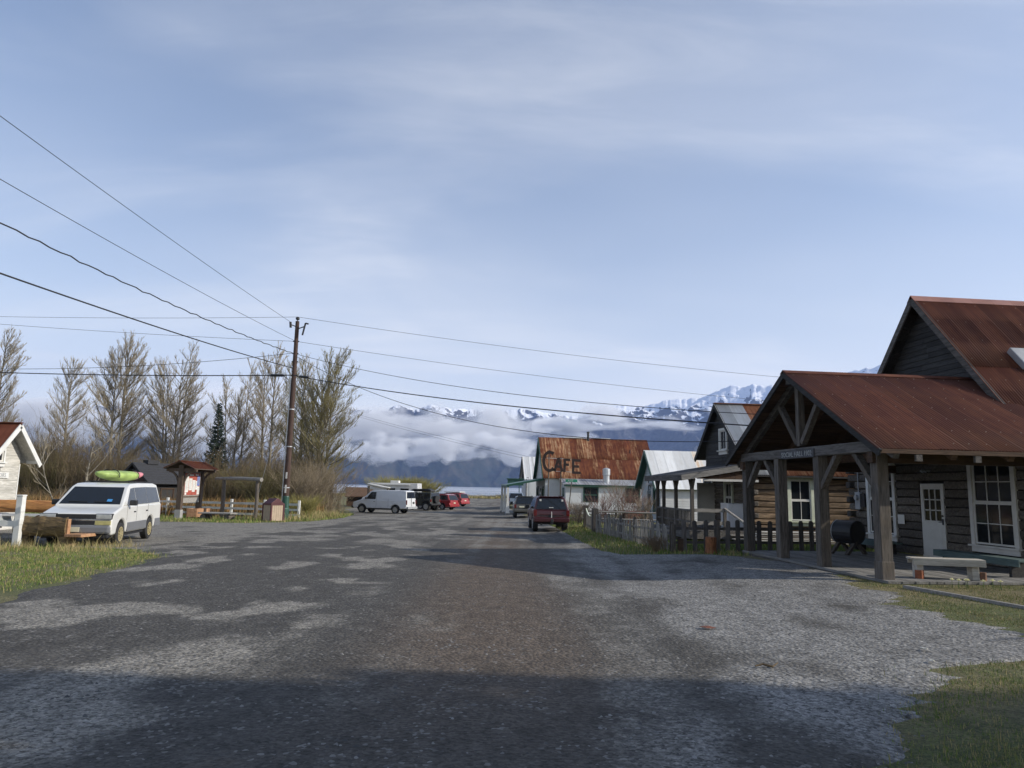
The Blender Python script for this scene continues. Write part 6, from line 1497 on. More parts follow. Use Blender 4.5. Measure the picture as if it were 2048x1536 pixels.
def low_shed():
    p = sight(722, 1000, 88.0)
    t = thing('low_shed', 'low brown shed with a mossy roof far behind the cargo van nose', 'building', (p.x, 88.0, g(p.x, 88)), R(12))
    MB().box(-1.7, 1.7, -1.2, 1.2, 0, 1.3).build('wall', M['board_brown'], t)
    for s in (-1, 1): MB().add([(-1.9, 0, 2.25), (1.9, 0, 2.25), (1.9, s * 1.6, 1.2), (-1.9, s * 1.6, 1.2), (-1.9, 0, 2.15), (1.9, 0, 2.15), (1.9, s * 1.6, 1.1), (-1.9, s * 1.6, 1.1)], [(0, 1, 2, 3), (7, 6, 5, 4), (0, 4, 5, 1), (1, 5, 6, 2), (2, 6, 7, 3), (3, 7, 4, 0)]).build('roof', M['board_brown'], t)
    MB().box(-0.4, 0.4, -1.24, -1.2, 0, 1.1).build('door', M['board_dark'], t)
low_shed()
wk = paint('white_canoe_hull', (0.70, 0.68, 0.62), 0.4, 0.08)
p = sight(757, 976, 80.0)
o = kayak('canoe', 'cream canoe lying on a rack behind the cargo van roof', 4.6, 0.8, 0.45, wk, wk, (p.x, 80.0, p.z), R(-30))
o.scale = (0.7, 0.85, 0.85); o.rotation_euler = (0, R(8), R(-25))
t = thing('canoe_rack', 'timber rack under the cream canoe', 'rack', (p.x, 80.0, g(p.x, 80)))
for s in (-1.2, 1.2):
    for q in (-0.35, 0.35): MB().box(s - 0.05, s + 0.05, q - 0.05 - s * 0.45, q + 0.05 - s * 0.45, -0.05, p.z - g(p.x, 80) + 0.05 - s * 0.14).build('leg', M['timber'], t)
    MB().box(s - 0.05, s + 0.05, -0.5 - s * 0.45, 0.5 - s * 0.45, p.z - g(p.x, 80) - 0.03 - s * 0.14, p.z - g(p.x, 80) + 0.06 - s * 0.14).build('cross_bar', M['timber'], t)

# ------------------------------------------------------------------ utility pole and lines
PX, PY = -14.2, 45.7; PZ0 = g(PX, PY); PT = 12.15
def utility_pole():
    t = thing('utility_pole', 'tall dark wooden utility pole carrying the overhead lines', 'utility pole', (PX, PY, PZ0))
    H = PT - PZ0
    MB().tube([(0, 0, -0.2), (0, 0, H * 0.5), (0, 0, H)], [0.19, 0.165, 0.125], 14).build('pole', wood('creosoted_pole', (0.030, 0.017, 0.013), (0.095, 0.055, 0.042), (8, 8, 0.8), 2, 0.85, 0.05, 0.3), t)
    MB().tube([(0, 0, 0), (0, 0, 1.45), (0, 0, 1.5)], [0.21, 0.205, 0.19], 14).build('pole_sleeve', M['green_trim'], t)
    i = MB().tube([(0, 0, H), (0, 0, H + 0.10)], 0.03, 8); i.tube([(0, 0, H + 0.1), (0, 0, H + 0.16), (0, 0, H + 0.22), (0, 0, H + 0.30)], [0.09, 0.13, 0.13, 0.07], 12); i.build('insulator', M['blackmetal'], t)
    f = MB().beam((0.1, -0.05, H - 0.5), (0.55, -0.12, H - 0.35), 0.05, 0.06); f.tube([(0.42, -0.15, H - 0.95), (0.58, -0.15, H - 0.15)], 0.06, 8); f.tube([(0.58, -0.15, H - 0.15), (0.78, -0.18, H - 0.2)], 0.05, 8); f.build('fuse_cutout', M['blackmetal'], t)
    f = MB().beam((-0.1, -0.05, H - 0.35), (-0.38, -0.12, H - 0.25), 0.05, 0.06); f.tube([(-0.38, -0.13, H - 0.45), (-0.42, -0.13, H - 0.08)], 0.08, 8); f.build('arrester', M['blackmetal'], t)
    for z in (10.8, 10.0, 9.45, 8.55): MB().tube([(-0.2, -0.02, z - PZ0), (0.2, -0.02, z - PZ0)], 0.045, 6).build('clamp', M['blackmetal'], t)
    MB().tube([(-0.22, -0.1, 0.3), (-0.20, -0.1, 4.5), (-0.16, -0.08, 9.0)], 0.032, 8).build('conduit', M['galv'], t)
    for z in (2.0, 4.6, 7.0): MB().tube([(0, 0, z), (0, 0, z + 0.06)], 0.195, 12).build('band', M['galv'], t)
    MB().box(-0.05, 0.05, -0.21, -0.185, 2.6, 3.0).build('number_tag', M['white_trim'], t); MB().box(-0.05, 0.05, -0.215, -0.19, 1.7, 2.2).build('number_tag', M['white_trim'], t)
    MB().tube([(-2.3, 0.6, -0.1), (-0.15, -0.02, 9.0 - PZ0)], 0.012, 5).build('guy_wire', M['galv'], t)
utility_pole()
M['wire'] = NT('wire_black').fin((0.02, 0.02, 0.022), 0.6)
def wire(name, label, a, b, sag, r, wob=0.0, cat='cable', n=40):
    a, b = Vector(a), Vector(b); pts = []
    for i in range(n + 1):
        u = i / n; p = a.lerp(b, u); p.z -= sag * 4 * u * (1 - u)
        if wob: p.z += wob * math.sin(i * 2.4); p.x += wob * 0.6 * math.sin(i * 1.7)
        pts.append(p - a)
    return tag(MB().tube(pts, r, 5).build(name, M['wire'], None, a), label, cat)
def thru(px, py, Y, a, k):
    """far end of a line that starts at a and passes the sighted point, k times as far"""
    q = sight(px, py, Y); a = Vector(a); return a + (q - a) * k
hA = (PX, PY, PT + 0.3); hB = (PX, PY - 0.05, 10.8); hC = (PX - 0.15, PY - 0.1, 10.0); hD = (PX - 0.1, PY - 0.1, 8.55)
near = lambda px, py, a, sag: thru(px, py, 19.6, a, 1.75) + Vector((0, 0, sag * 0.9))
wire('power_line', 'thin top wire from the pole head toward the upper left corner', (PX - 0.38, PY, PT - 0.1), near(0, 222, (PX - 0.38, PY, PT - 0.1), 0.3), 0.3, 0.012)
wire('power_line', 'second thin wire on the upper left below the top one', hB, near(0, 345, hB, 0.4), 0.4, 0.012)
wire('service_cable', 'wavy twisted cable sagging from the pole to the left edge', hC, near(0, 422, hC, 0.7), 0.7, 0.024, 0.03, n=90)
wire('telephone_cable', 'thick cable from the left edge to the pole middle', (PX, PY - 0.1, 9.0), near(0, 533, (PX, PY - 0.1, 9.0), 0.4), 0.4, 0.028)
lft = lambda py, a, sag: thru(0, py, 50.0, a, 1.7) + Vector((0, 0, sag * 0.85))
wire('power_line', 'upper thin wire running level to the left above the bare trees', hA, lft(630, hA, 0.25), 0.25, 0.012)
wire('power_line', 'lower thin wire running level to the left above the bare trees', hB, lft(645, hB, 0.25), 0.25, 0.012)
wire('service_cable', 'slim cable running left across the tops of the bare trees', hC, lft(726, hC, 0.9), 0.9, 0.016)
wire('telephone_cable', 'thick black cable running left across the bare trees', hD, lft(741, hD, 0.3), 0.3, 0.034)
rgt = lambda px, py, Y, a, k, sag: thru(px, py, Y, a, k) + Vector((0, 0, sag * 0.6))
wire('power_line', 'upper thin wire from the pole head to the right above the mountains', hA, rgt(1560, 750, 52, hA, 1.35, 0.5), 0.5, 0.012)
wire('power_line', 'lower thin wire crossing the sky to the right', hB, rgt(1450, 787, 52, hB, 1.5, 0.5), 0.5, 0.012)
# service drops to the log hall
hw = HALL_O + Vector((math.cos(HALL_A) * 5.2 - math.sin(HALL_A) * 8.3, math.sin(HALL_A) * 5.2 + math.cos(HALL_A) * 8.3, 3.75))
wire('service_cable', 'slim cable from the pole to the log hall, uppermost of the three', (PX + 0.1, PY, 9.95), hw + Vector((0, 0, 0.45)), 0.75, 0.014, 0.0)
wire('telephone_cable', 'thick black cable from the pole to the log hall', hD, hw, 0.45, 0.026)
wire('service_cable', 'slack cable from the pole to the log hall, lowest across the cloud', (PX + 0.1, PY, 9.8), hw + Vector((0.4, -0.4, 0.05)), 2.2, 0.015)
for k, (u, end, lab) in enumerate(((0.055, lft(741, hD, 0.3), 'black splice sleeve on the thick cable left of the pole'), (0.045, hw, 'black splice sleeve on the thick cable right of the pole'))):
    a = Vector(hD); b = Vector(end); d = (b - a).normalized(); p = a + d * (1.05 if k == 0 else 1.35) - Vector((0, 0, 0.04))
    tag(MB().tube([-d * 0.5, -d * 0.42, d * 0.42, d * 0.5], [0.03, 0.085, 0.085, 0.03], 8).build('splice_sleeve', M['blackmetal'], None, p), lab, 'cable sleeve')
far_a = Vector(sight(700, 818, 120)); far_b = Vector(sight(1075, 917, 92))
for k in range(2):
    wire('power_line', ['distant faint wire before the cloud, upper of the pair', 'distant faint wire before the cloud, lower of the pair'][k], far_a + (far_a - far_b) * 0.5 - Vector((0, 0, 0.3 * k)), far_b - Vector((0, 0, 0.35 * k)), 0.6, 0.016)

# ================================================================== RIGHT SIDE THINGS
def hall_world(a, b, z=0.0):
    c, s = math.cos(HALL_A), math.sin(HALL_A); return Vector((HALL_O.x + a * c - b * s, HALL_O.y + a * s + b * c, HALL_O.z + z))
def white_bench():
    t = thing('plank_bench', 'pale grey plank bench on short log legs at the sunny porch edge', 'bench', hall_world(1.42, 0.12), HALL_A + R(-16))
    MB().box(-0.70, 0.70, -0.15, 0.15, 0.38, 0.42).build('seat', M['bench_pale'], t, bevel=0.006); MB().box(-0.66, 0.70, -0.19, -0.152, 0.275, 0.415).build('apron', M['bench_pale'], t, bevel=0.004); MB().box(-0.66, 0.66, 0.152, 0.185, 0.29, 0.41).build('apron', M['bench_pale'], t)
    for x in (-0.53, 0.52): MB().box(x - 0.065, x + 0.065, -0.14, 0.13, 0.0, 0.38).build('leg', M['bench_pale'], t, bevel=0.01)
M['bench_pale'] = wood('pale_worn_bench_plank', (0.36, 0.33, 0.28), (0.60, 0.57, 0.50), (1.0, 8, 8), 1.5, 0.8, 0.08, 0.3)
white_bench()
for i, (a, lab) in enumerate(((0.86, 'rusty orange tin at the left leg of the pale bench'), (2.02, 'rusty dark tin at the right leg of the pale bench'))):
    p = hall_world(a, 0.12 - (a - 1.42) * 0.28 - 0.13)
    tag(MB().tube([(0, 0, 0), (0, 0, 0.17)], 0.085 if i == 0 else 0.06, 12).build('tin', paint('rusty_tin' + str(i), ((0.30, 0.10, 0.045), (0.20, 0.10, 0.06))[i], 0.8, 0.3, 8), None, p, bevel=0.006), lab, 'tin', 'rusty tins by the bench legs')
M['bench_green'] = wood('blue_green_bench_plank', (0.05, 0.085, 0.085), (0.11, 0.16, 0.155), (9, 1.0, 9), 1.5, 0.7, 0.1, 0.2)
for i, (x, y0, y1, z, lab) in enumerate(((3.35, 0.2, 2.85, 0.34, 'long blue green wall bench under the big right hand window'), (3.95, 5.5, 7.6, 0.30, 'blue green wall bench left of the white door'))):
    t = thing('wall_bench', lab, 'bench', hall_world(x, (y0 + y1) / 2), HALL_A, 'blue green benches on the porch')
    L = y1 - y0
    for k in range(2): MB().box(-0.2 + k * 0.21, -0.2 + k * 0.21 + 0.20, -L / 2, L / 2, z, z + 0.05).build('plank', M['bench_green'], t, bevel=0.005)
    MB().box(-0.2, -0.17, -L / 2, L / 2, z - 0.10, z).build('apron', M['bench_green'], t)
    for y in (-L / 2 + 0.3, L / 2 - 0.3): MB().box(-0.15, 0.18, y - 0.04, y + 0.04, 0, z).build('leg', M['board_dark'], t)
def drum_stand():
    t = thing('black_drum', 'large black drum lying on crossed timbers at the far end of the porch', 'drum', hall_world(2.65, 5.75), HALL_A + R(-70))
    MB().tube([(-0.36, 0, 0.62), (-0.34, 0, 0.62), (0.34, 0, 0.62), (0.36, 0, 0.62)], [0.27, 0.33, 0.33, 0.27], 24).build('drum', M['blackmetal'], t)
    MB().tube([(-0.30, 0, 0.62), (-0.27, 0, 0.62)], 0.345, 24, caps=False).build('hoop', M['greymetal'], t)
    for x in (-0.26, 0.26):
        for s in (-1, 1): MB().beam((x + s * 0.05, -s * 0.45, 0.0), (x + s * 0.05, s * 0.22, 0.62), 0.08, 0.1, up=(1, 0, 0)).build('leg', M['timber'], t)
drum_stand()

def picket(h, w, th, m):
    mb = MB().prism([(-w / 2, 0), (w / 2, 0), (w / 2, h - w * 0.4), (w * 0.28, h - 0.01), (0, h), (-w * 0.28, h - 0.01), (-w / 2, h - w * 0.4)], 'y', -th / 2, th / 2)
    me = mb.mesh('picket'); me.materials.append(m); return me
def front_fence():
    A, B = Vector((5.05, 22.2)), Vector((9.75, 22.55)); n = 14
    t = thing('front_fence', 'dark widely spaced picket fence between the street corner and the hall porch', 'fence', (A.x, A.y, g(A.x, A.y)))
    z0 = g(A.x, A.y); me = picket(0.98, 0.135, 0.03, M['picket_dark'])
    for i in range(1, n + 1):
        p = A.lerp(B, i / n); o = link('picket', me, t, (p.x - A.x, p.y - A.y - 0.03, g(p.x, p.y) - z0 + rng.normal(0, 0.015) - 0.03)); o.rotation_euler = (0, R(rng.normal(0, 1.2)), R(-4))
    for z in (0.30, 0.72): MB().beam((0, 0.01, z), (B.x - A.x, B.y - A.y + 0.01, g(B.x, B.y) - z0 + z), 0.04, 0.08).build('rail', M['picket_dark'], t)
    MB().box(-0.06, 0.06, -0.06, 0.06, -0.1, 0.84).build('post', M['timber'], t); MB().box(0.14, 0.30, -0.02, 0.12, -0.1, 0.42).build('post', M['board_brown'], t)
    MB().box(1.35, 1.44, 0.03, 0.12, -0.1, 0.95).build('post', M['timber'], t)
front_fence()
def side_fence():
    A, B = Vector((4.95, 22.5)), Vector((4.05, 33.6)); n = 78
    t = thing('side_fence', 'old grey picket fence leaning along the grass strip toward the cafe', 'fence', (A.x, A.y, g(A.x, A.y)))
    z0 = g(A.x, A.y); ang = math.atan2(B.y - A.y, B.x - A.x)
    me = picket(0.86, 0.075, 0.022, M['picket']); me2 = picket(0.80, 0.07, 0.022, M['picket'])
    for i in range(n + 1):
        u = i / n; p = A.lerp(B, u)
        if rng.random() < 0.05: continue
        o = link('picket', me if i % 3 else me2, t, (p.x - A.x, p.y - A.y, g(p.x, p.y) - z0 - 0.02 + rng.normal(0, 0.02) + 0.05 * math.sin(u * 9)))
        o.rotation_euler = (R(rng.normal(0, 2)), R(rng.normal(0, 3.0) + (9 if u < 0.1 else 0)), ang)
    for z in (0.24, 0.60):
        for k in range(5):
            p, q = A.lerp(B, k / 5), A.lerp(B, (k + 1) / 5)
            MB().beam((p.x - A.x + 0.03, p.y - A.y, g(p.x, p.y) - z0 + z + rng.normal(0, 0.015)), (q.x - A.x + 0.03, q.y - A.y, g(q.x, q.y) - z0 + z), 0.04, 0.07).build('rail', M['picket'], t)
    for k in range(6):
        p = A.lerp(B, k / 5); MB().box(p.x - A.x + 0.05, p.x - A.x + 0.15, p.y - A.y - 0.05, p.y - A.y + 0.05, g(p.x, p.y) - z0 - 0.1, g(p.x, p.y) - z0 + 0.92).build('post', M['timber'], t)
side_fence()
def garden_gate():
    t = thing('garden_gate', 'small gate with a dipped top between two stout grey posts', 'gate', (4.05, 33.9, g(4.05, 33.9)))
    for y, h in ((0.0, 1.1), (0.45, 1.12), (4.2, 1.15)): MB().box(-0.12, 0.12, y - 0.12, y + 0.12, -0.1, h).build('post', M['timber'], t)
    MB().box(-0.03, 0.03, 0.12, 0.33, 0.1, 1.0).build('infill', M['picket'], t)
    n = 17
    for i in range(n):
        y = 0.7 + 3.3 * i / (n - 1); u = i / (n - 1); top = 0.66 + 0.32 * (2 * u - 1) ** 2 * (1 if u > 0.5 else 0.4)
        MB().box(-0.015, 0.015, y - 0.03, y + 0.03, 0.02, top).build('picket', M['picket'], t)
    pts = [(0.0, 0.7 + 3.3 * u, 0.66 + 0.32 * (2 * u - 1) ** 2 * (1 if u > 0.5 else 0.4)) for u in np.linspace(0, 1, 9)]
    mb = MB()
    for a, b in zip(pts[:-1], pts[1:]): mb.beam(a, b, 0.06, 0.04)
    mb.build('top_rail', M['cream_trim'], t); MB().box(0.016, 0.05, 0.7, 4.0, 0.15, 0.22).build('rail', M['picket'], t)
garden_gate()
def tan_fence():
    t = thing('tan_post_fence', 'rail fence with new tan posts in front of the cafe annex', 'fence', (3.85, 47.6, g(3.85, 47.6)))
    z0 = g(3.85, 47.6); m = wood('new_tan_post', (0.40, 0.24, 0.09), (0.60, 0.40, 0.17), (6, 6, 1), 2, 0.7, 0.1)
    for i in range(5):
        x = i * 1.25; y = -0.35 * i if False else 0.0
        MB().box(x - 0.07, x + 0.07, -0.07, 0.07, -0.1, (0.75 if i else 0.82) + g(3.85 + x, 47.6) - z0).build('post', m if i in (0, 1, 4) else M['timber'], t)
    for z in (0.22, 0.45, 0.70): MB().box(-0.02, 5.1, -0.11, -0.075, z, z + 0.06).build('rail', M['grey_wood'], t)
tan_fence()
def long_rail():
    t = thing('pole_rail_fence', 'weathered pole rail fence crossing behind the garden gate', 'fence', (4.1, 38.6, g(4.1, 38.6)))
    for x in (0.0, 1.6, 3.2, 4.6): MB().tube([(x, 0, -0.1), (x, 0, 0.95)], 0.06, 8).build('post', M['timber'], t)
    MB().tube([(-0.2, -0.08, 0.86), (4.9, -0.08, 0.80)], 0.045, 8).build('rail', M['grey_wood'], t); MB().tube([(-0.2, -0.08, 0.48), (4.9, -0.08, 0.44)], 0.04, 8).build('rail', M['grey_wood'], t)
long_rail()
tag(MB().tube([(0, 0, -0.03), (0.0, 0, 0.12), (0.01, 0, 0.46), (0.01, 0, 0.48)], [0.19, 0.165, 0.165, 0.15], 14).build('tree_stump', wood('orange_stump', (0.10, 0.035, 0.015), (0.32, 0.13, 0.05), (7, 7, 1.5), 2.5, 0.8, 0.05, 0.5), None, (6.02, 21.6, g(6.02, 21.6))), 'orange brown cut stump standing before the dark picket fence', 'stump')
t = thing('board_pile', 'pile of pale boards lying along the foot of the log cabin wall', 'timber pile', (9.0, 25.6, g(9, 25.6)), HALL_A)
for k in range(6):
    for j in range(2): MB().box(-0.2 + 0.1 * rng.random(), 3.4 + 0.3 * rng.random(), j * 0.2, j * 0.2 + 0.19, 0.06 + k * 0.075, 0.06 + k * 0.075 + 0.035).build('board', M['white_trim'] if (k + j) % 3 else M['grey_wood'], t)
def street_sign():
    p = sight(1143, 962, 50.0); z0 = g(p.x, 50)
    t = thing('street_sign', 'green street name sign on a slim leaning post before the cafe annex', 'street sign', (p.x - 0.25, 50.0, z0))
    H = p.z - z0
    MB().tube([(0, 0, -0.2), (0.25, 0, H - 0.08)], 0.035, 8).build('post', M['timber'], t)
    s = MB().box(-0.42, 0.42, -0.012, 0.012, -0.10, 0.10).build('sign_plate', paint('sign_green', (0.02, 0.22, 0.13), 0.4, 0.1), t, (0.25, 0, H + 0.02), R(6), bevel=0.004)
    text('lettering', 'A ST', 0.19, M['white_trim'], s, (-0.26, -0.014, -0.065), extrude=0.002)
street_sign()
t = thing('red_trailer', 'low red wooden handcart half hidden by the bare shrubs', 'cart', (7.9, 44.5, g(7.9, 44.5)))
MB().box(-0.7, 0.7, -0.4, 0.4, 0.40, 0.70).build('box', paint('faded_red_board', (0.24, 0.05, 0.045), 0.7, 0.2), t, bevel=0.01)
for x in (-0.55, 0.55): MB().tube([(x, -0.5, 0.35), (x, -0.42, 0.35)], 0.32, 16).build('wheel', M['timber'], t); MB().tube([(x, 0.42, 0.35), (x, 0.5, 0.35)], 0.32, 16).build('wheel', M['timber'], t)
MB().tube([(0.9, 0, 0.6), (1.9, 0, 0.85)], 0.04, 6).build('handle', M['timber'], t)
# edging board and small litter in the right foreground
a, b = Vector((7.55, 13.9)), Vector((8.35, 10.9))
tag(MB().beam((0, 0, 0.0), (b.x - a.x, b.y - a.y, 0.0), 0.09, 0.07).build('edging_board', M['grey_wood'], None, (a.x, a.y, g(a.x, a.y) + 0.03)), 'grey edging board lying across the grass before the porch', 'board')
for k, (x, y, c, s, lab, cat) in enumerate(((4.72, 8.35, (0.75, 0.72, 0.6), 0.05, 'upper of two pale paper scraps on the gravel', 'paper scrap'), (4.45, 7.75, (0.75, 0.72, 0.6), 0.055, 'lower of two pale paper scraps on the gravel', 'paper scrap'),
        (2.6, 9.6, (0.16, 0.055, 0.03), 0.07, 'reddish dead leaf lying on the grey gravel', 'leaf'))):
    mb = MB(); rr = random.Random(k)
    ring = [(s * (0.6 + 0.5 * rr.random()) * math.cos(q) * (1.6 if k == 2 else 0.55), s * (0.6 + 0.5 * rr.random()) * math.sin(q), 0.012 + 0.02 * rr.random()) for q in np.linspace(0, 2 * math.pi, 8)[:-1]]
    n = len(ring); mb.add(ring + [(x_, y_, z_ - 0.004) for x_, y_, z_ in ring], [tuple(range(n)), tuple(range(2 * n - 1, n - 1, -1))] + [(i, i + n, (i + 1) % n + n, (i + 1) % n) for i in range(n)])
    tag(mb.build(cat.replace(' ', '_'), paint('scrap%d' % k, c, 0.8, 0.1), None, (x, y, g(x, y) + 0.03)), lab, cat)
tag(MB().tube([(0, 0, 0.02), (0.08, 0.02, 0.035), (0.17, -0.01, 0.02), (0.24, 0.03, 0.05)], [0.008, 0.012, 0.012, 0.005], 6).build('twig', M['bark_slab'], None, (2.5, 7.45, g(2.5, 7.45) + 0.02)), 'short broken twig lying on the gravel', 'twig')
dn = MB()
for k in range(7):
    x, y = 8.55 + 0.9 * rng.random(), 14.0 + 0.35 * rng.random() - 0.1
    t = thing('daffodil', 'pale daffodil in the grass before the pale bench', 'flower', (x, y, g(x, y)), rng.random() * 6, 'daffodils in front of the porch')
    if k == 0:
        sm_, fm_ = paint('flower_stem', (0.07, 0.14, 0.03), 0.6, 0.1), paint('daffodil_petal', (0.80, 0.76, 0.45), 0.6, 0.08)
        ms = MB().tube([(0, 0, 0), (0.01, 0, 0.14)], 0.006, 5).mesh('stem'); ms.materials.append(sm_)
        fl = MB()
        for q in range(6): fl.beam((0.01, 0, 0.15), (0.01 + 0.045 * math.cos(q * 1.047), 0.045 * math.sin(q * 1.047), 0.165), 0.026, 0.006)
        fl.tube([(0.01, 0, 0.15), (0.01, -0.0, 0.185)], [0.012, 0.02], 8); mf = fl.mesh('flower'); mf.materials.append(fm_)
    link('stem', ms, t); link('flower_head', mf, t)
# driftwood at the end of the street
for k in range(9):
    x = -13 + k * 1.9 + rng.normal(0, 0.5); y = 164.5 + rng.normal(0, 1.6); L = 2.5 + 3 * rng.random()
    tag(MB().tube([(-L / 2, 0, 0.25), (0, 0.1, 0.28), (L / 2, 0, 0.3)], [0.28, 0.25, 0.18], 8).build('driftwood_log', M['grey_wood'], None, (x, y, g(x, y) + 0.15), R(rng.normal(0, 14))), ['first','second','third','fourth','fifth','sixth','seventh','eighth','last'][k] + ' bleached driftwood log from the left on the beach', 'log', 'driftwood logs on the beach')
# ================================================================== VEGETATION
def prisms(A, B, ra, rb):
    """three sided tapered twigs from A to B as arrays"""
    A, B = np.asarray(A, float), np.asarray(B, float); n = len(A)
    d = B - A; d /= np.maximum(np.linalg.norm(d, axis=1), 1e-6)[:, None]
    ref = np.where(np.abs(d[:, 2:3]) > 0.9, [[1.0, 0, 0]], [[0, 0, 1.0]])
    x = np.cross(d, ref); x /= np.linalg.norm(x, axis=1)[:, None]; y = np.cross(d, x)
    ra = np.broadcast_to(ra, (n,)); rb = np.broadcast_to(rb, (n,))
    V = np.empty((n, 6, 3))
    for k in range(3):
        c, s = math.cos(2.094 * k), math.sin(2.094 * k)
        V[:, k] = A + (x * c + y * s) * ra[:, None]; V[:, 3 + k] = B + (x * c + y * s) * rb[:, None]
    f = np.array([[0, 1, 4, 3], [1, 2, 5, 4], [2, 0, 3, 5]])
    return V.reshape(-1, 3), (f[None] + 6 * np.arange(n)[:, None, None]).reshape(-1, 4)
class Twigs:
    def __init__(s): s.A, s.B, s.ra, s.rb = [], [], [], []
    def add(s, a, b, ra, rb): s.A.append(np.asarray(a, float).reshape(-1, 3)); s.B.append(np.asarray(b, float).reshape(-1, 3)); n = len(s.A[-1]); s.ra.append(np.broadcast_to(ra, (n,))); s.rb.append(np.broadcast_to(rb, (n,)))
    def build(s, name, m, parent=None, loc=None):
        V, F = prisms(np.concatenate(s.A), np.concatenate(s.B), np.concatenate(s.ra), np.concatenate(s.rb))
        return link(name, np_mesh(name, V, F, m), parent, loc)
M['poplar_bark'] = wood('poplar_bark', (0.10, 0.088, 0.068), (0.30, 0.27, 0.21), (6, 6, 1.2), 2, 0.9, 0.05, 0.3)
M['poplar_twig'] = paint('poplar_twig', (0.33, 0.28, 0.195), 0.85, 0.3, 0.5)
M['poplar_twig_green'] = paint('budding_poplar_twig', (0.20, 0.175, 0.075), 0.85, 0.3, 0.5)
def bare_tree(name, label, x, y, H, W, stems=1, spread=0.6, low=0.14, dens=1.0, tw='poplar_twig', group=None, seed=0, rt=0.012, tr=0.024):
    r = np.random.default_rng(seed); z0 = g(x, y)
    t = thing(name, label, 'tree', (x, y, z0), 0, group)
    tk = MB(); tg = Twigs(); lb = Twigs()
    for s in range(stems):
        a0 = 6.283 * s / stems + r.random() * 0.8
        off = np.array([math.cos(a0), math.sin(a0)]) * (0.25 if stems > 1 else 0) * (1 + r.random())
        lean = np.array([math.cos(a0), math.sin(a0)]) * (spread * (0.45 if stems == 2 else 1.0) * (0.5 + 0.8 * r.random()) if stems > 1 else 0.15 * r.random())
        h = H * (1 if s == 0 else 0.72 + 0.25 * r.random())
        zz = np.linspace(0, 1, 9)
        P = np.stack([off[0] + lean[0] * zz * 1.4 + 0.10 * np.sin(zz * 5 + s) , off[1] + lean[1] * zz * 1.4 + 0.10 * np.cos(zz * 6 + s), zz * h * 0.95], -1)
        R0 = rt * h * (1 if stems < 3 else 0.75)
        tk.tube([tuple(p) for p in P], [max(0.012, R0 * (1 - q) ** 0.8) for q in zz], 7)
        n = int(92 * dens * (h / 16) * (1.0 if stems < 2 else 0.8 if stems < 3 else 0.5))
        for b in range(n):
            u = low + (0.985 - low) * (b + r.random()) / n
            p0 = np.array([np.interp(u, zz, P[:, k]) for k in range(3)])
            prof = (0.62 + 0.38 * u / 0.42) if u < 0.42 else max(0.09, 1 - ((u - 0.42) / 0.60) ** 2) ** 0.6
            L = W * 0.74 * (0.10 + prof) * (0.55 + 0.6 * r.random()) * (1 if stems == 1 else 0.86)
            az = r.random() * 6.283
            if stems > 1 and r.random() < 0.6: az = a0 + r.normal(0, 0.9)
            el = R(25 + 32 * u + r.normal(0, 9))
            pts = [p0]; cur = p0.copy(); k = 4
            for j in range(k):
                e = el + R(26) * (j / k) ** 1.2 * (1.1 - 0.6 * u)
                az += r.normal(0, 0.14)
                cur = cur + L / k * np.array([math.cos(az) * math.cos(e), math.sin(az) * math.cos(e), math.sin(e)])
                pts.append(cur.copy())
            rb = min(R0 * 0.42, 0.016 + 0.010 * L)
            rad = np.linspace(rb, tr * 0.6, k + 1)
            for j in range(k): lb.add(pts[j], pts[j + 1], rad[j], rad[j + 1])
            # side shoots
            ns = max(4, int(L * 5.0 * dens))
            us = 0.15 + 0.85 * r.random(ns); idx = np.minimum((us * k).astype(int), k - 1); fr = us * k - idx
            pa = np.array(pts); A = pa[idx] + (pa[idx + 1] - pa[idx]) * fr[:, None]
            D = pa[idx + 1] - pa[idx]; D /= np.linalg.norm(D, axis=1)[:, None]
            D = D + r.normal(0, 0.42, (ns, 3)) + np.array([0, 0, 0.5]); D /= np.linalg.norm(D, axis=1)[:, None]
            Ls = (0.22 + 0.24 * L * (1.15 - us)) * (0.6 + 0.8 * r.random(ns))
            B = A + D * Ls[:, None]; tg.add(A, B, tr * 0.62, tr * 0.38)
            m = 4
            A2 = np.repeat(A, m, 0) + np.repeat(B - A, m, 0) * (0.25 + 0.75 * r.random((ns * m, 1)))
            D2 = np.repeat(D, m, 0) + r.normal(0, 0.38, (ns * m, 3)) + np.array([0, 0, 0.7]); D2 /= np.linalg.norm(D2, axis=1)[:, None]
            tg.add(A2, A2 + D2 * (np.repeat(Ls, m) * (0.35 + 0.4 * r.random(ns * m)))[:, None], tr * 0.42, tr * 0.26)
    tk.build('trunk', M['poplar_bark'], t, smooth=True)
    tag(lb.build('limbs', M['poplar_bark'], t), kind='stuff'); tag(tg.build('crown', M[tw], t), kind='stuff')
    return t
def tree_at(px, base_Y, top_py, wpx, **k):
    p = sight(px, top_py, base_Y); x = p.x; H = p.z - g(x, base_Y); W = wpx / FPX * base_Y
    return dict(x=x, y=base_Y, H=H, W=W, **k)
G = 'bare poplars behind the thicket'
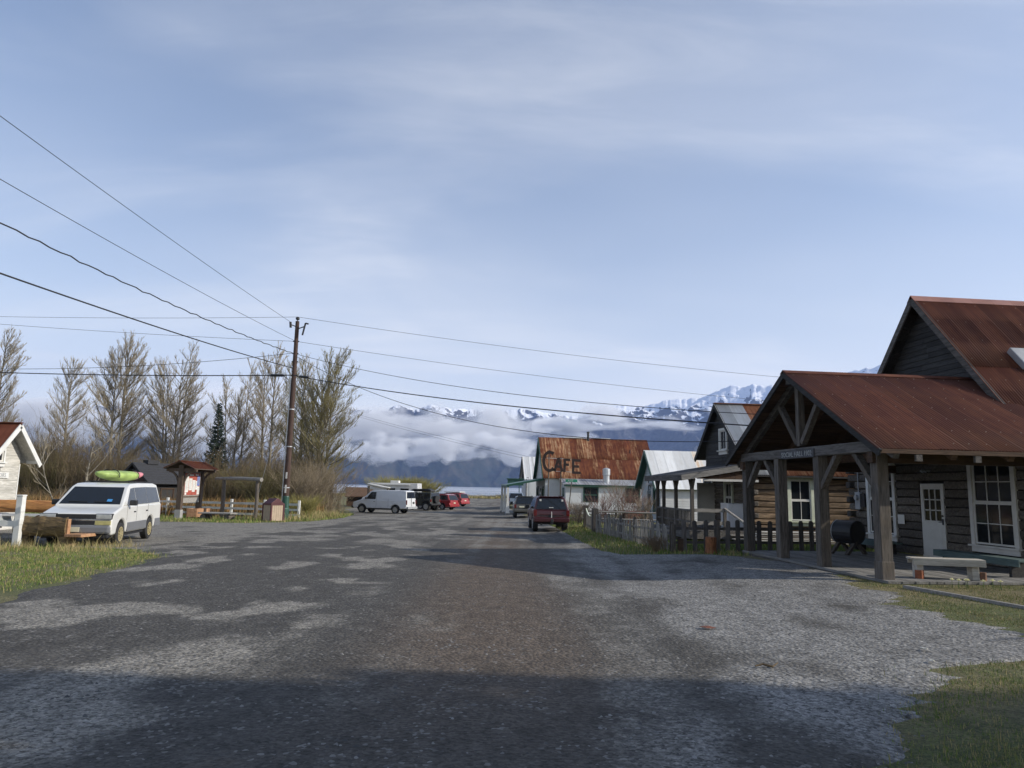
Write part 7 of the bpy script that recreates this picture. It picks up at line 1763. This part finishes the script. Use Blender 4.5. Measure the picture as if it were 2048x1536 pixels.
for i, (px, Y, top, w, st, lab, kw) in enumerate((
    (4, 66, 652, 105, 2, 'bare poplar cut by the left edge of the view', {}),
    (147, 84, 708, 78, 1, 'slim bare poplar standing alone, second from the left edge', {}),
    (252, 76, 672, 122, 2, 'broad bare poplar with two clear stems behind the white van', dict(low=0.2)),
    (363, 78, 680, 100, 5, 'dense many stemmed bare poplar above the notice shelter', dict(spread=0.9)),
    (482, 76, 714, 84, 4, 'bare poplar clump just right of the dark spruce', dict(spread=0.7)),
    (548, 80, 684, 84, 2, 'bare poplar directly left of the utility pole', {}),
    (606, 88, 700, 64, 2, 'thin bare poplar partly behind the utility pole', {}),
    (652, 72, 690, 128, 6, 'big dense bare poplar right of the utility pole', dict(spread=1.25, tw='poplar_twig_green', low=0.1)))):
    bare_tree('bare_poplar', lab, stems=st, seed=20 + i, group=G, **kw, **tree_at(px, Y, top, w))
bare_tree('bare_sapling', 'leaning bare sapling beside the small shed eave', -22.0, 36.0, 5.2, 3.4, 2, 1.6, 0.2, 0.5, seed=51, tr=0.014)

# ---- spruce
M['needles'] = paint('spruce_needles', (0.020, 0.036, 0.024), 0.85, 0.5, 1.2)
def spruce(name, label, x, y, H, W, seed, dens=1.0, group=None, thick=0.028):
    r = np.random.default_rng(seed); z0 = g(x, y); t = thing(name, label, 'tree', (x, y, z0), 0, group)
    MB().tube([(0, 0, -0.1), (0.03, 0, H * 0.5), (0, 0, H)], [H * 0.016, H * 0.010, 0.015], 8).build('trunk', M['bark_slab'], t)
    tg = Twigs(); n = int(20 * H * dens / 1.0)
    for b in range(n):
        u = 0.05 + 0.94 * (b + r.random()) / n
        L = W / 2 * (1 - u) ** 0.9 * (0.75 + 0.45 * r.random()) + 0.08
        az = b * 2.4 + r.normal(0, 0.3); e = R(-8 + 42 * u ** 2 + r.normal(0, 6))
        k = 5; us = np.linspace(0, 1, k + 1)
        P = np.stack([math.cos(az) * L * us * math.cos(e), math.sin(az) * L * us * math.cos(e), u * H + L * (math.sin(e) * us - 0.25 * us + 0.32 * us ** 3)], -1)
        tg.add(P[:-1], P[1:], thick * 1.2, thick)
        ns = int(max(8, L * 26)); q = 0.08 + 0.92 * r.random(ns); A = np.stack([np.interp(q, us, P[:, j]) for j in range(3)], -1)
        sd = np.where(r.random(ns) < 0.5, 1, -1); aa = az + sd * (0.75 + 0.35 * r.random(ns)); l2 = (0.16 + 0.34 * L * (1.05 - q)) * (0.6 + 0.7 * r.random(ns))
        D = np.stack([np.cos(aa), np.sin(aa), -0.25 + 0.35 * r.normal(0, 1, ns)], -1)
        tg.add(A, A + D * l2[:, None], thick * 1.25, thick * 0.5)
    tag(tg.build('crown', M['needles'], t), kind='stuff')
    return t
k = tree_at(440, 64, 806, 56)
spruce('spruce_tree', 'small dark green spruce among the bare poplars', k['x'], k['y'], k['H'], 3.1, 5)

# ---- thicket
M['thicket'] = paint('thicket_twigs', (0.135, 0.100, 0.055), 0.9, 0.55, 0.35)
M['thicket_olive'] = paint('olive_thicket_twigs', (0.115, 0.100, 0.040), 0.9, 0.5, 0.35)
def thicket(name, label, spots, hfun, m, seed, per=16, rad=0.018, kind='stuff', lean=0.35):
    r = np.random.default_rng(seed); tg = Twigs()
    for (x, y) in spots:
        z = g(x, y); h = hfun(x, y) * (0.65 + 0.5 * r.random())
        n = per; a = r.random(n) * 6.283; le = lean * r.random(n)
        B0 = np.stack([x + r.normal(0, 0.25, n), y + r.normal(0, 0.25, n), np.full(n, z - 0.05)], -1)
        hh = h * (0.45 + 0.55 * r.random(n))
        T = B0 + np.stack([np.cos(a) * le * hh, np.sin(a) * le * hh, hh], -1)
        Mi = B0 * 0.5 + T * 0.5 + r.normal(0, 0.06 * h, (n, 3)) * [1, 1, 0.3]
        tg.add(B0, Mi, rad, rad * 0.75); tg.add(Mi, T, rad * 0.75, rad * 0.35)
        m2 = 5
        q = 0.35 + 0.65 * r.random((n * m2, 1)); A = np.repeat(B0, m2, 0) * (1 - q) + np.repeat(T, m2, 0) * q
        D = r.normal(0, 0.6, (n * m2, 3)) + [0, 0, 0.8]; D /= np.linalg.norm(D, axis=1)[:, None]
        tg.add(A, A + D * (0.15 + 0.22 * h * r.random(n * m2))[:, None] * 0.8, rad * 0.55, rad * 0.25)
    return tag(tg.build(name, m), label, kind=kind)
def spots(n, x0, x1, y0, y1, keep=lambda x, y: True):
    p = np.stack([x0 + (x1 - x0) * rng.random(n), y0 + (y1 - y0) * rng.random(n)], -1)
    return [(a, b) for a, b in p if keep(a, b)]
def hprof(x, y):
    px = 1024 + FPX * x / y
    base = np.interp(px, [-100, 0, 90, 170, 250, 330, 420, 520, 600, 680, 730], [7.4, 7.2, 6.8, 6.0, 5.5, 5.2, 4.6, 5.0, 4.9, 4.4, 2.0])
    return float(base) * (0.85 + 0.5 * abs(fbm(x * 0.25, y * 0.25, 4.0, 3)))
thicket('thicket', 'dense brown leafless thicket along the left behind the meadow', spots(900, -60, -17, 58, 72, lambda x, y: x < float(xl(y)) - 1.5 and x > -0.80 * y), hprof, M['thicket'], 1, 14)
thicket('thicket', 'olive leafless undergrowth in front of the bare poplars', spots(620, -60, -17.5, 58.5, 70, lambda x, y: x < float(xl(y)) - 2 and x > -0.80 * y), lambda x, y: hprof(x, y) * 0.8, M['thicket_olive'], 2, 14)
thicket('brush', 'low grey brown brush at the foot of the thicket', spots(320, -52, -16.5, 55, 60, lambda x, y: x < float(xl(y)) - 2.5 and x > -0.8 * y and not (-30 < x < -19 and 50 < y < 60)), lambda x, y: 1.7, M['thicket'], 3, 12)
def shrub(name, label, x, y, h, w, m, seed, per=26, rad=0.012, group=None, n=7):
    r = np.random.default_rng(seed); z0 = g(x, y); tg = Twigs()
    for _ in range(n):
        bx, by = r.normal(0, w * 0.12, 2); k = per // 2
        a = r.random(k) * 6.283; le = (w / h) * 0.75 * r.random(k) ** 0.7; hh = h * (0.5 + 0.5 * r.random(k))
        B0 = np.stack([bx + r.normal(0, 0.05, k), by + r.normal(0, 0.05, k), np.full(k, -0.05)], -1); T = B0 + np.stack([np.cos(a) * le * hh, np.sin(a) * le * hh, hh], -1)
        Mi = (B0 + T) / 2 + np.stack([-np.cos(a) * 0.06 * h, -np.sin(a) * 0.06 * h, 0.08 * h + 0 * a], -1)
        tg.add(B0, Mi, rad, rad * 0.8); tg.add(Mi, T, rad * 0.8, rad * 0.4)
        q = 0.3 + 0.7 * r.random((k * 6, 1)); A = np.repeat(Mi, 6, 0) * (1 - q) + np.repeat(T, 6, 0) * q
        D = np.repeat((T - B0) / h, 6, 0) + r.normal(0, 0.45, (k * 6, 3)) + [0, 0, 0.3]; D /= np.linalg.norm(D, axis=1)[:, None]
        tg.add(A, A + D * (0.10 * h + 0.22 * h * r.random(k * 6))[:, None], rad * 0.55, rad * 0.3)
    V, F = prisms(np.concatenate(tg.A), np.concatenate(tg.B), np.concatenate(tg.ra), np.concatenate(tg.rb))
    return tag(link(name, np_mesh(name, V, F, m), None, (x, y, z0)), label, 'shrub', group)
M['willow'] = paint('willow_twig', (0.23, 0.185, 0.125), 0.85, 0.35, 0.8); M['red_twig'] = paint('red_brown_twig', (0.165, 0.085, 0.065), 0.8, 0.3, 1.5); M['grey_twig'] = paint('grey_brown_twig', (0.20, 0.155, 0.115), 0.85, 0.3, 1.5)
M['yellow_twig'] = paint('budding_yellow_green_twig', (0.26, 0.235, 0.075), 0.85, 0.3, 0.8)
def sp(px, Y): return sight(px, 1000, Y).x
shrub('willow_shrub', 'big bare willow shrub arching out at the right end of the trees', sp(645, 61), 61, 4.3, 5.4, M['willow'], 61, 30, 0.014, n=11)
shrub('willow_shrub', 'bare willow shrub leaning toward the cargo van', sp(676, 66), 66, 2.6, 3.6, M['willow'], 62, 22, 0.013, n=7)
shrub('willow_shrub', 'bare willow shrub right behind the utility pole', sp(600, 57), 57, 3.6, 4.2, M['willow'], 63, 30, 0.014, n=9)
shrub('willow_shrub', 'bare bush filling the gap behind the litter bin', sp(520, 56), 56, 3.4, 4.5, M['thicket_olive'], 64, 34, 0.014, n=10)
shrub('budding_shrub', 'yellow green budding shrub on the dry grass by the utility pole', sp(607, 49), 49, 1.5, 2.2, M['yellow_twig'], 65, 40, 0.014, n=10)
shrub('budding_shrub', 'low yellow green shrub between log frame and fence', sp(545, 50.5), 50.5, 1.3, 2.4, M['yellow_twig'], 66, 36, 0.013, n=8)
for i, (px, Y, h, w, lab) in enumerate(((778, 128, 3.6, 6.5, 'left one of the far yellow green bushes above the cars'), (815, 132, 3.9, 7, 'middle one of the far yellow green bushes above the cars'), (845, 136, 3.2, 6.0, 'right one of the far yellow green bushes above the cars'))):
    shrub('budding_bush', lab, sp(px, Y), Y, h, w, M['yellow_twig'], 70 + i, 60, 0.03, 'far yellow green bushes', n=14)
for i, (px, Y, h, w, m, lab) in enumerate(((1232, 44.5, 2.5, 2.6, 'grey_twig', 'tall bare shrub in front of the annex wall between its windows'), (1205, 43, 1.7, 1.8, 'red_twig', 'reddish bare shrub left of the tall bare one'), (1262, 43, 1.9, 2.0, 'red_twig', 'reddish bare shrub before the red cart'),
        (1168, 43.5, 1.35, 1.6, 'grey_twig', 'low bare shrub beside the street sign post'), (1290, 42, 1.6, 1.5, 'grey_twig', 'bare shrub below the corner of the blue shop'), (1150, 46, 1.2, 1.5, 'grey_twig', 'bare shrub beside the tan fence post'))):
    shrub('bare_shrub', lab, sp(px, Y), Y, h, w, M[m], 80 + i, 22, 0.009, 'bare shrubs in the fenced garden', n=6)
M['dead_stem'] = paint('dead_brown_stem', (0.21, 0.145, 0.085), 0.85, 0.35, 2)
shrub('dead_shrub', 'withered brown stems at the corner of the grey picket fence', 4.62, 22.6, 0.5, 0.6, M['dead_stem'], 91, 24, 0.005, n=7)
shrub('dead_shrub', 'withered brown stems against the grey picket fence further along', 4.75, 24.2, 0.42, 0.6, M['dead_stem'], 92, 22, 0.005, n=6)
M['bramble'] = paint('dark_bramble', (0.05, 0.032, 0.022), 0.8, 0.3, 4)
shrub('bramble', 'dark dry bramble reaching in at the right edge', 7.05, 9.3, 0.55, 0.9, M['bramble'], 93, 14, 0.006, n=4)

# ---- tall spruces outside the view on the right: they shade the foreground
for i, (x, y, H, W) in enumerate(((9.6, 3.7, 7.4, 5.0), (13.0, 1.2, 12.0, 6.0), (16.0, 2.6, 9.6, 5.6), (19.0, -0.4, 14.5, 6.6), (18.8, 2.4, 12.6, 5.4), (24.0, 0.8, 15.5, 6.6), (28.0, 1.8, 15.0, 6.6), (32.5, -0.2, 19.0, 7.4))):
    spruce('spruce_tree', ['nearest', 'second', 'third', 'fourth', 'fifth', 'sixth', 'seventh', 'eighth', 'ninth', 'tenth', 'eleventh', 'farthest'][i] + ' tall spruce of the row outside the view on the right', x, y, H, W, 200 + i, 0.85, 'spruces on the right beside the viewer', 0.055)
